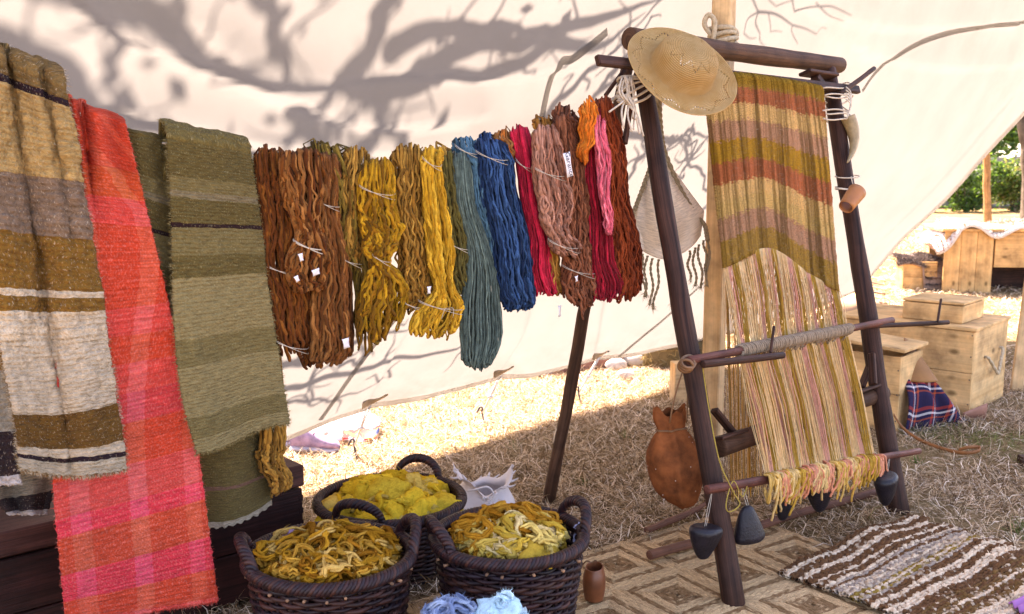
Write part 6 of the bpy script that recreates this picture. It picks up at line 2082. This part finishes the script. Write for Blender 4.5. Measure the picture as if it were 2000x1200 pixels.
# ------------------------------------------------------------------ boxes on the right
def box_thing(name, label, cat, O, ex, ey, sx, sy, sz, mat, lid=.018, over=.012, group=None):
    """O: front-near corner on the ground; ex along the front, ey to the back; open box of boards with a lid"""
    ez = np.array([0, 0, 1.])
    root = thing(name, label, cat, O + ex * sx / 2 + ey * sy / 2, group)
    t = .018
    for nm, a in (('front_board', (O, sx, t)), ('back_board', (O + ey * (sy - t), sx, t))):
        nb = 2 if sz > .2 else 1
        for b_ in range(nb):
            m = MB(); add_box(m, a[0] + ez * (sz / nb * b_ + .0012 * b_), ex, ey, ez, a[1], a[2], sz / nb - .0012, 'x'); m.build(nm, mat, root, False)
    if sz > .2:
        for fx in (.012, sx - .012):
            for fz in (.06, .2, .33, .45):
                if fz < sz:
                    m = MB(); c0 = O + ex * fx + ez * fz; add_tube(m, [c0 + ey * .004, c0 - ey * .0012], .004, 8); m.build('nail', M_IRON, root)
    for a in (O + ey * (t + .0005), O + ex * (sx - t) + ey * (t + .0005)):
        m = MB(); add_box(m, a, ex, ey, ez, t, sy - 2 * t - .001, sz, 'y'); m.build('side_board', mat, root, False)
    if lid:
        m = MB(); add_box(m, O - ex * over - ey * over + ez * (sz + .004), ex, ey, ez, sx + 2 * over, sy + 2 * over, lid, 'x'); m.build('lid', mat, root, False)
    return root
bxc = on_z(1893.0, 812.0); bxr = on_z(1958.0, 776.0)
ey_ = nrm(np.array([bxr[0] - bxc[0], bxr[1] - bxc[1], 0])); ex_ = np.array([-ey_[1], ey_[0], 0])     # ex_ runs along the shaded front to the left
SXB, SYB, SZB = .78, .60, .47
O_ = np.array([bxc[0], bxc[1], 0])
# mirror so that the near corner is the right end of the front
M_PINE_D = wood_mat('pine_board', (0.46, 0.255, 0.10), (0.66, 0.42, 0.20), .6, .35, True, .22)
big = box_thing('pine_box', 'large pale pine storage box with a rope handle on its end', 'box', O_, ex_, ey_, SXB, SYB, SZB, M_PINE_D)
m = MB()
hA = O_ + ey_ * .20 - ex_ * .008 + [0, 0, .30]; hB = O_ + ey_ * .46 - ex_ * .008 + [0, 0, .32]
hp2 = spline([hA + ex_ * .02, hA - ex_ * .012, hA * .6 + hB * .4 - ex_ * .03 + [0, 0, -.10], hA * .45 + hB * .55 - ex_ * .03 + [0, 0, -.115], hA * .2 + hB * .8 - ex_ * .02 + [0, 0, -.06], hB - ex_ * .012, hB + ex_ * .02], 60)
for k in range(2):
    ph = np.arange(60) * .9 + k * math.pi
    add_tube(m, hp2 + (np.cos(ph) * .004)[:, None] * ex_ + (np.sin(ph) * .004)[:, None] * ey_, .007, 6)
m.build('rope_handle', M_ROPE, big)
sO = O_ + ex_ * .10 + ey_ * .10 + [0, 0, SZB + .024]
small = box_thing('pine_box', 'flat small pine box lying on the large storage box', 'box', sO, ex_, ey_, .34, .36, .10, M_PINE_D, .014, .002)
cr = on_z(1752.0, 846.0)
crO = np.array([cr[0], cr[1], 0])
crate = box_thing('pine_box', 'pine box with slanted sides right behind the right loom post', 'box', crO, ex_, ey_, .62, .30, .40, M_PINE_D, 0)
m = MB(); e3 = nrm(ex_ * 1 + np.array([0, 0, .06])); add_box(m, crO - ex_ * .02 - ey_ * .01 + [0, 0, .425], e3, ey_, nrm(np.cross(e3, ey_)) * (1 if np.cross(e3, ey_)[2] > 0 else -1), .66, .33, .018, 'x'); m.build('lid', M_PINE_D, crate, False)
# leather hide leaning between the boxes
m = MB(); g = np.zeros((14, 14, 3))
A0 = on_y(1766.0, 660.0, crO[1] + .22); A1 = on_y(1768.0, 745.0, crO[1] + .12); A2 = on_y(1780.0, 668.0, crO[1] + .26); A3 = on_y(1832.0, 745.0, crO[1] + .14)
for i in range(14):
    for j in range(14):
        a, b = i / 13, j / 13
        g[i, j] = (A0 * (1 - b) + A2 * b) * (1 - a) + (A1 * (1 - b) + A3 * b) * a + np.array([0, -.03 * math.sin(b * 3) * a, 0])
add_sheet(m, g, .004); tag(m.build('leather_hide', plain_mat('hide_leather', (.27, .115, .03), .55, .2, 10, .2, .35)), 'tan leather hide leaning against the large pine box', 'hide')
# plaid blanket
def plaid_mat():
    t = NT('tartan')
    s = t.sep(t.coord('UV'))
    def bands(x, f, ph):
        return t.ramp(t.math('FRACT', t.math('ADD', t.math('MULTIPLY', x, f), ph)), [(0, (.018, .014, .035)), (.38, (.30, .035, .02)), (.50, (.018, .014, .035)), (.60, (.55, .5, .5)), (.68, (.018, .014, .035)), (.80, (.32, .06, .02)), (.86, (.02, .016, .04))], 'CONSTANT')
    c = t.mix(.5, bands(s[0], 6.5, .1), bands(s[1], 6.5, .3))
    c = t.mix(.5, c, t.ramp(t.noise(t.coord('UV', (300, 300, 1)), 1, 2), [(.3, (.6,) * 3), (.7, (1.3,) * 3)]), 'MULTIPLY')
    c = t.mix(1.0, c, (1.5, 1.5, 1.5), 'MULTIPLY')
    t.l(c, t.bsdf.inputs['Base Color']); t.set(roughness=.95); t.bsdf.inputs['Specular IOR Level'].default_value = .05
    return t.m
pl = thing('plaid_blanket', 'dark blue and red tartan blanket with fringe on the ground between the boxes', 'blanket', on_z(1815.0, 830.0))
g = np.zeros((40, 40, 3))
T0, T1, B0_, B1_ = on_y(1764.0, 742.0, crO[1] + .10), on_y(1822.0, 745.0, crO[1] + .16), on_z(1762.0, 846.0), on_z(1884.0, 822.0)
for i in range(40):
    for j in range(40):
        a, b = i / 39, j / 39
        p = (T0 * (1 - b) + T1 * b) * (1 - a) + (B0_ * (1 - b) + B1_ * b) * a
        p = p + np.array([0, -.05 * math.sin(a * 3.1), .05 * math.sin(a * 3.1) * (.5 + .5 * math.sin(b * 5))]) + np.array([0.3, -1, .3]) * .018 * math.sin(b * 15 + a * 2)
        p[2] = max(p[2], .012); g[i, j] = p
m = MB(); add_sheet(m, g, .005); m.build('cloth', plaid_mat(), pl)
m = MB()
e = g[-1]
for k in range(90):
    i = rw.integers(0, 40); p = e[i]
    add_tube(m, spline([p, p + np.array([rw.normal() * .008, -.02, -.004]), p + np.array([rw.normal() * .02, -.045 + rw.normal() * .01, -.008])], 5), .0018, 4, cap=False, col=(.5, .42, .42) if k % 3 == 0 else (.04, .03, .06))
m.build('fringe', M_YARN, pl)['kind'] = 'stuff'
# curled leather scrap before the big box
m = MB(); g = np.zeros((10, 10, 3)); c0 = on_z(1872.0, 818.0)
for i in range(10):
    for j in range(10): g[i, j] = c0 + np.array([.10, -.02, 0]) * (i / 9) + np.array([.01 + .02 * i / 9, -.03 * math.sin(j / 9 * 2), .10 * (j / 9) * (.4 + .6 * i / 9)])
add_sheet(m, g, .003); tag(m.build('leather_scrap', plain_mat('pink_leather', (.36, .17, .12), .5, .2, 14, .2)), 'curled pinkish leather scrap at the foot of the large pine box', 'leather')
# pale pole leaning behind the big box
m = MB(); a = on_z(1962.0, 768.0) + [0.06, .05, 0]; b = on_y(2012.0, 470.0, a[1] + .1)
ez2 = nrm(b - a); ex2 = nrm(np.cross(np.array([0.4, .9, 0]), ez2)); ey2 = np.cross(ez2, ex2)
add_box(m, a, ex2, ey2, ez2, .07, .07, np.linalg.norm(b - a) * 2.2, 'z', bev=.006); tag(m.build('tent_pole', M_PINE_POLE, None, False), 'pale squared pine pole slanting up behind the large pine box', 'pole')

# low brown sack with purple strap and wooden spindles behind the right post
sc_ = on_z(1672.0, 640.0)
m = MB(); n = 30; th = np.linspace(0, 2 * math.pi, n, endpoint=False)
pr = spline(np.array([(.02, 0), (.20, .0), (.23, .06), (.22, .16), (.16, .22), (.05, .245), (.004, .25)]), 18)
G = np.stack([sc_[0] + pr[:, :1] * np.cos(th) * 1.1, sc_[1] + .1 + pr[:, :1] * np.sin(th) * .8, pr[:, 1:] + 0 * th], -1); G += .012 * sn3(G, 9, 16, 3)[..., None]
sack2 = thing('brown_sack', 'low brown sack with a purple strap behind the right loom post', 'sack', sc_)
m.add(G, [[i * n + j, i * n + (j + 1) % n, (i + 1) * n + (j + 1) % n, (i + 1) * n + j] for i in range(17) for j in range(n)]); m.build('body', plain_mat('sack_cloth', (.33, .20, .12), .9, .2, 10, .4), sack2)
m = MB(); s0 = on_y(1632.0, 583.0, sc_[1] - .08); s1_ = on_y(1690.0, 560.0, sc_[1] - .08); add_box(m, s0, nrm(s1_ - s0), np.array([0, 1., 0]), nrm(np.cross(nrm(s1_ - s0), [0, 1., 0])), .22, .05, .03); m.build('strap', plain_mat('purple_webbing', (.10, .02, .20), .5, .2), sack2)
for k in range(8):
    a = on_z(1694.0 + k * .8, 608.0 - k * 9.5, .16 + 0.0 * k); b = on_z(1726.0 + (k % 3) * 4, 611.0 - k * 9.0, .15)
    m = MB(); pole(m, a, b, .009, .006, 7, 6, .002, k); tag(m.build('wooden_stick', M_PINE_POLE if k % 2 else M_LOOM_L), '%s short stick of the fan beside the brown sack, counted from the near end' % ('first', 'second', 'third', 'fourth', 'fifth', 'sixth', 'seventh', 'last')[k], 'stick', 'short sticks laid out in a fan')
m = MB(); a = on_z(1688.0, 622.0); add_box(m, a, nrm(np.array([.35, 1, 0])), nrm(np.array([-1, .35, 0])), (0, 0, 1), .95, .16, .135, 'x'); tag(m.build('low_board', M_PINE_D, None, False), 'low pale plank carrying the fanned short sticks', 'plank')

# bench with sheepskins in the sun
def fur(name, label, grid, cols, th, seed, n=5000, L=.04):
    root = thing(name, label, 'animal skin', grid.reshape(-1, 3).mean(0))
    m = MB(); g2 = grid + .012 * sn3(grid, seed, 14, 3)[..., None]; add_sheet(m, g2, th, col=cols[0]); m.build('hide', M_FUZZ, root)
    r = np.random.default_rng(seed); m = MB()
    N = grid_normals(g2); N = N * np.sign(N[..., 2:3] + 1e-6)
    i = r.integers(0, grid.shape[0], n); j = r.integers(0, grid.shape[1], n)
    blot = sn3(g2[i, j], seed + 2, 7, 2)
    c = np.asarray(cols)[np.clip(((blot + 1) / 2 * len(cols)).astype(int), 0, len(cols) - 1)] * r.uniform(.7, 1.25, (n, 1))
    fibres(m, g2[i, j] + N[i, j] * th / 2, N[i, j] + r.normal(size=(n, 3)) * .3, L, .004, c, .5, seed)
    m.build('fleece', M_FUZZ, root)['kind'] = 'stuff'
M_BENCH = wood_mat('bench_board', (0.36, 0.18, 0.06), (0.55, 0.32, 0.13), .6, .3, True, .25)
bL = on_z(1840.0, 572.0); 
bench = thing('wooden_bench', 'pine plank bench in the sun with sheepskins on top', 'bench', bL)
eB = nrm(np.array([1.0, -.10, 0])); eD = np.array([.10, 1.0, 0]); eD = nrm(eD); eZ = np.array([0, 0, 1.])
hB_ = .66
for k in range(3):
    m = MB(); add_box(m, bL + eB * (.168 * k) , eB, eD, eZ, .165, .03, hB_, 'z'); m.build('side_plank', M_BENCH, bench, False)
m = MB(); add_box(m, bL + eB * .52 + eD * .002 + eZ * .28, eB, eD, eZ, 1.3, .028, hB_ - .285, 'x'); m.build('apron_board', M_BENCH, bench, False)
m = MB(); add_box(m, bL - eB * .04 - eD * .03 + eZ * (hB_ + .002), eB, eD, eZ, 1.9, .62, .03, 'x'); m.build('seat_board', M_BENCH, bench, False)
m = MB(); add_box(m, bL + eD * .52, eB, eD, eZ, .5, .03, hB_, 'z'); m.build('side_plank', M_BENCH, bench, False)
m = MB(); add_box(m, bL + eB * 1.35 + eD * .05, eB, eD, eZ, .04, .45, hB_, 'z'); m.build('side_plank', M_BENCH, bench, False)
m = MB(); add_box(m, bL + eB * .52 + eD * .5, eB, eD, eZ, .82, .03, .62, 'x'); m.build('back_board', M_LOOM, bench, False)
g = np.zeros((30, 24, 3))
for i in range(30):
    for j in range(24):
        a, b = i / 29, j / 23
        edge = max(0, .18 - a) * 1.2 + max(0, .22 - b) * .35 * (1 + math.sin(a * 15))
        g[i, j] = bL + eB * (-.10 + a * 1.15) + eD * (-.06 + b * .66) + eZ * (hB_ + .055 + .02 * math.sin(a * 8) - edge * (1.0 if a < .18 else .6))
fur('sheepskin', 'white and brown sheepskin draped over the left end of the bench', g, [(.62, .56, .52), (.62, .58, .55), (.34, .20, .14)], .03, 201)
g = g.copy(); g = g + eB * .95 + eZ * .03
fur('sheepskin', 'reddish brown sheepskin over the right end of the bench', g, [(.42, .26, .20), (.5, .36, .3), (.28, .15, .10)], .03, 202)
# smaller crate with furs further left
k0 = on_z(1762.0, 568.0)
cbox = box_thing('pine_box', 'small pale box with furs thrown over it, left of the bench', 'box', k0 + eB * .36, -eB, eD, .36, .3, .30, M_BENCH, .015, 0)
g = np.zeros((26, 20, 3))
for i in range(26):
    for j in range(20):
        a, b = i / 25, j / 19
        g[i, j] = k0 + eB * (-.06 + a * .60) + eD * (-.03 + b * .36) + eZ * (.345 + .02 * math.sin(a * 9 + b * 3) - .16 * max(0, a - .5) - max(0, .25 - b) * (.25 + 1.0 * (a > .45)))
fur('fur_pelt', 'grey and brown fur pelts thrown over the small box', g, [(.30, .20, .15), (.12, .09, .08), (.45, .36, .32)], .02, 203, 5000, .045)
gs = on_z(1852.0, 588.0)

# ------------------------------------------------------------------ seen under the canvas hem
sh0 = on_z(600.0, 885.0)
def shoe(p, yaw, label):
    root = thing('sports_shoe', label, 'shoe', p, 'shoes left outside the canvas')
    n = 26; L = .25
    t = np.linspace(0, 1, 18)
    wd = np.interp(t, [0, .05, .2, .5, .75, .93, 1], [.01, .030, .036, .033, .045, .036, .01]); hh = np.interp(t, [0, .05, .3, .5, .75, .95, 1], [.05, .09, .10, .075, .055, .035, .015])
    th = np.linspace(0, 2 * math.pi, n, endpoint=False)
    c_, s_ = math.cos(yaw), math.sin(yaw); E1 = np.array([c_, s_, 0]); E2 = np.array([-s_, c_, 0])
    def ringset(w0, z0, z1f):
        return np.stack([p + E1 * (L * tt) + (np.cos(th) * w)[:, None] * E2 + np.stack([0 * th, 0 * th, z0 + (h_ * z1f) * (.5 + .5 * np.sin(th))], 1) for tt, w, h_ in zip(t, wd * w0, hh)])
    q = [[i * n + j, i * n + (j + 1) % n, (i + 1) * n + (j + 1) % n, (i + 1) * n + j] for i in range(17) for j in range(n)]
    m = MB(); m.add(ringset(1, .018, 1), q); m.build('upper', plain_mat('shoe_upper', (.32, .22, .32), .7, .4, 20, .2), root)
    G = np.stack([p + E1 * (L * tt) + (np.cos(th) * w * 1.1)[:, None] * E2 + np.stack([0 * th, 0 * th, .012 + .014 * np.sin(th)], 1) for tt, w in zip(t, wd)])
    m = MB(); m.add(G, q); m.build('sole', plain_mat('shoe_sole', (.5, .46, .5), .7, .1), root)
    m = MB()
    for k in range(4):
        c = p + E1 * (L * (.5 + .06 * k)) + [0, 0, .088 - .008 * k]; add_tube(m, [c - E2 * .02, c + [0, 0, .006], c + E2 * .02], .003, 5)
    m.build('lace', plain_mat('shoe_lace', (.12, .02, .04), .8, .1), root)
shoe(sh0 + [-.09, .05, 0], -.15, 'grey and plum sports shoe on the sunlit grass under the hem')
shoe(sh0 + [-.24, .12, 0], .1, 'second sports shoe half hidden by the dark chest')
m = MB(); g = np.zeros((18, 18, 3)); bs = on_z(640.0, 872.0)
for i in range(18):
    for j in range(18):
        a, b = i / 17, j / 17
        g[i, j] = bs + np.array([.36 * (a - .35), .24 * b + .06 * a, .015 + .11 * math.sin(b * 1.7) * math.sin(.5 + a * 2.3) + .008 * math.sin(a * 14 + b * 9)])
t = NT('printed_bag'); vo = t.noise(t.coord('Object'), 9, 2); c = t.ramp(vo, [(.0, (.66, .60, .68)), (.56, (.66, .60, .68)), (.57, (.60, .06, .05)), (.64, (.66, .32, .08)), (.68, (.06, .10, .30))], 'CONSTANT'); t.l(c, t.bsdf.inputs['Base Color']); t.set(roughness=.4)
add_sheet(m, g, .004); tag(m.build('carrier_bag', t.m), 'white plastic carrier bag with red print lying under the hem', 'bag')
# squared timber on the ground outside
m = MB(); a = on_z(1080.0, 742.0) + [0, .15, 0]; b = on_z(1300.0, 708.0) + [.0, .12, 0]; dd = nrm(b - a)
add_box(m, a, dd, np.array([-dd[1], dd[0], 0]), (0, 0, 1), np.linalg.norm(b - a), .14, .11, 'x'); tag(m.build('timber_beam', wood_mat('pink_timber', (.26, .12, .10), (.42, .22, .18), .7, .5, True), None, False), 'reddish timber lying on the ground outside the canvas', 'timber')
m = MB(); a = on_z(1015.0, 752.0) + [0, .2, 0]; add_box(m, a, (1, .4, 0), (-.3, 1, 0), (0, 0, 1), .22, .16, .07, 'x', bev=.01); tag(m.build('blue_pack', plain_mat('navy_pack', (.12, .12, .30), .6, .3), None, False), 'navy and white pack lying at the end of the timber', 'pack')
hb_ = on_z(1325.0, 740.0) + [0.05, .45, 0]
m = MB(); n = 28; th = np.linspace(0, 2 * math.pi, n, endpoint=False)
pr = spline(np.array([(.02, 0), (.34, 0), (.38, .1), (.34, .3), (.2, .42), (.004, .44)]), 16)
G = np.stack([hb_[0] + pr[:, :1] * np.cos(th) * .6, hb_[1] + pr[:, :1] * np.sin(th) * .6, pr[:, 1:] * .8 + 0 * th], -1); G += .03 * sn3(G, 3, 9, 3)[..., None]
hay = thing('hay_heap', 'heap of dark hay behind the left loom post outside the canvas', 'hay', hb_)
m.add(G, [[i * n + j, i * n + (j + 1) % n, (i + 1) * n + (j + 1) % n, (i + 1) * n + j] for i in range(15) for j in range(n)], None, None, (.16, .11, .05)); m.build('core', M_GRASS, hay)
m = MB(); gf = G.reshape(-1, 3); k = rw.integers(0, len(gf), 2600); fibres(m, gf[k], rw.normal(size=(2600, 3)) + [0, 0, .2], .10, .003, np.array([(.30, .21, .09)]) * rw.uniform(.5, 1.3, (2600, 1)), .4, 5); m.build('loose_hay', M_GRASS, hay)['kind'] = 'stuff'
m = MB(); c = on_z(1352.0, 792.0); add_box(m, c + [-.10, .02, 0], (1, .15, 0), (-.15, 1, 0), (0, 0, 1), .20, .10, .24, 'x'); tag(m.build('pale_crate', M_PINE_POLE, None, False), 'small pale wooden crate end behind the left loom post', 'crate')
# pale stones beyond the hem
for k, (px, py, s_) in enumerate(((1205, 730, .07), (1248, 718, .08), (1272, 712, .09), (1225, 745, .05))):
    c = on_z(float(px), float(py)) + [0, .1, 0]; n = 16
    th = np.linspace(0, 2 * math.pi, n, endpoint=False); fz = np.linspace(0.02, math.pi - .02, 10)
    G = np.stack([np.sin(fz)[:, None] * np.cos(th), np.sin(fz)[:, None] * np.sin(th), -np.cos(fz)[:, None] + 0 * th], -1); G = G * (1 + .2 * sn3(G, k, 2.5, 2))[..., None] * s_ * [1.2, 1, .7] + c + [0, 0, s_ * .4]
    m = MB(); m.add(G, [[i * n + j, i * n + (j + 1) % n, (i + 1) * n + (j + 1) % n, (i + 1) * n + j] for i in range(9) for j in range(n)])
    tag(m.build('field_stone', plain_mat('pale_stone%d' % k, (.42, .38, .34), .9, .2, 12, .4)), ['pale stone nearest the back leg of the loom', 'pale stone second from the back leg', 'largest pale stone near the hay heap', 'smallest pale stone in front of the others'][k], 'stone', 'pale stones under the hem')

for o in bpy.data.objects:
    if '_o' in o: del o['_o']
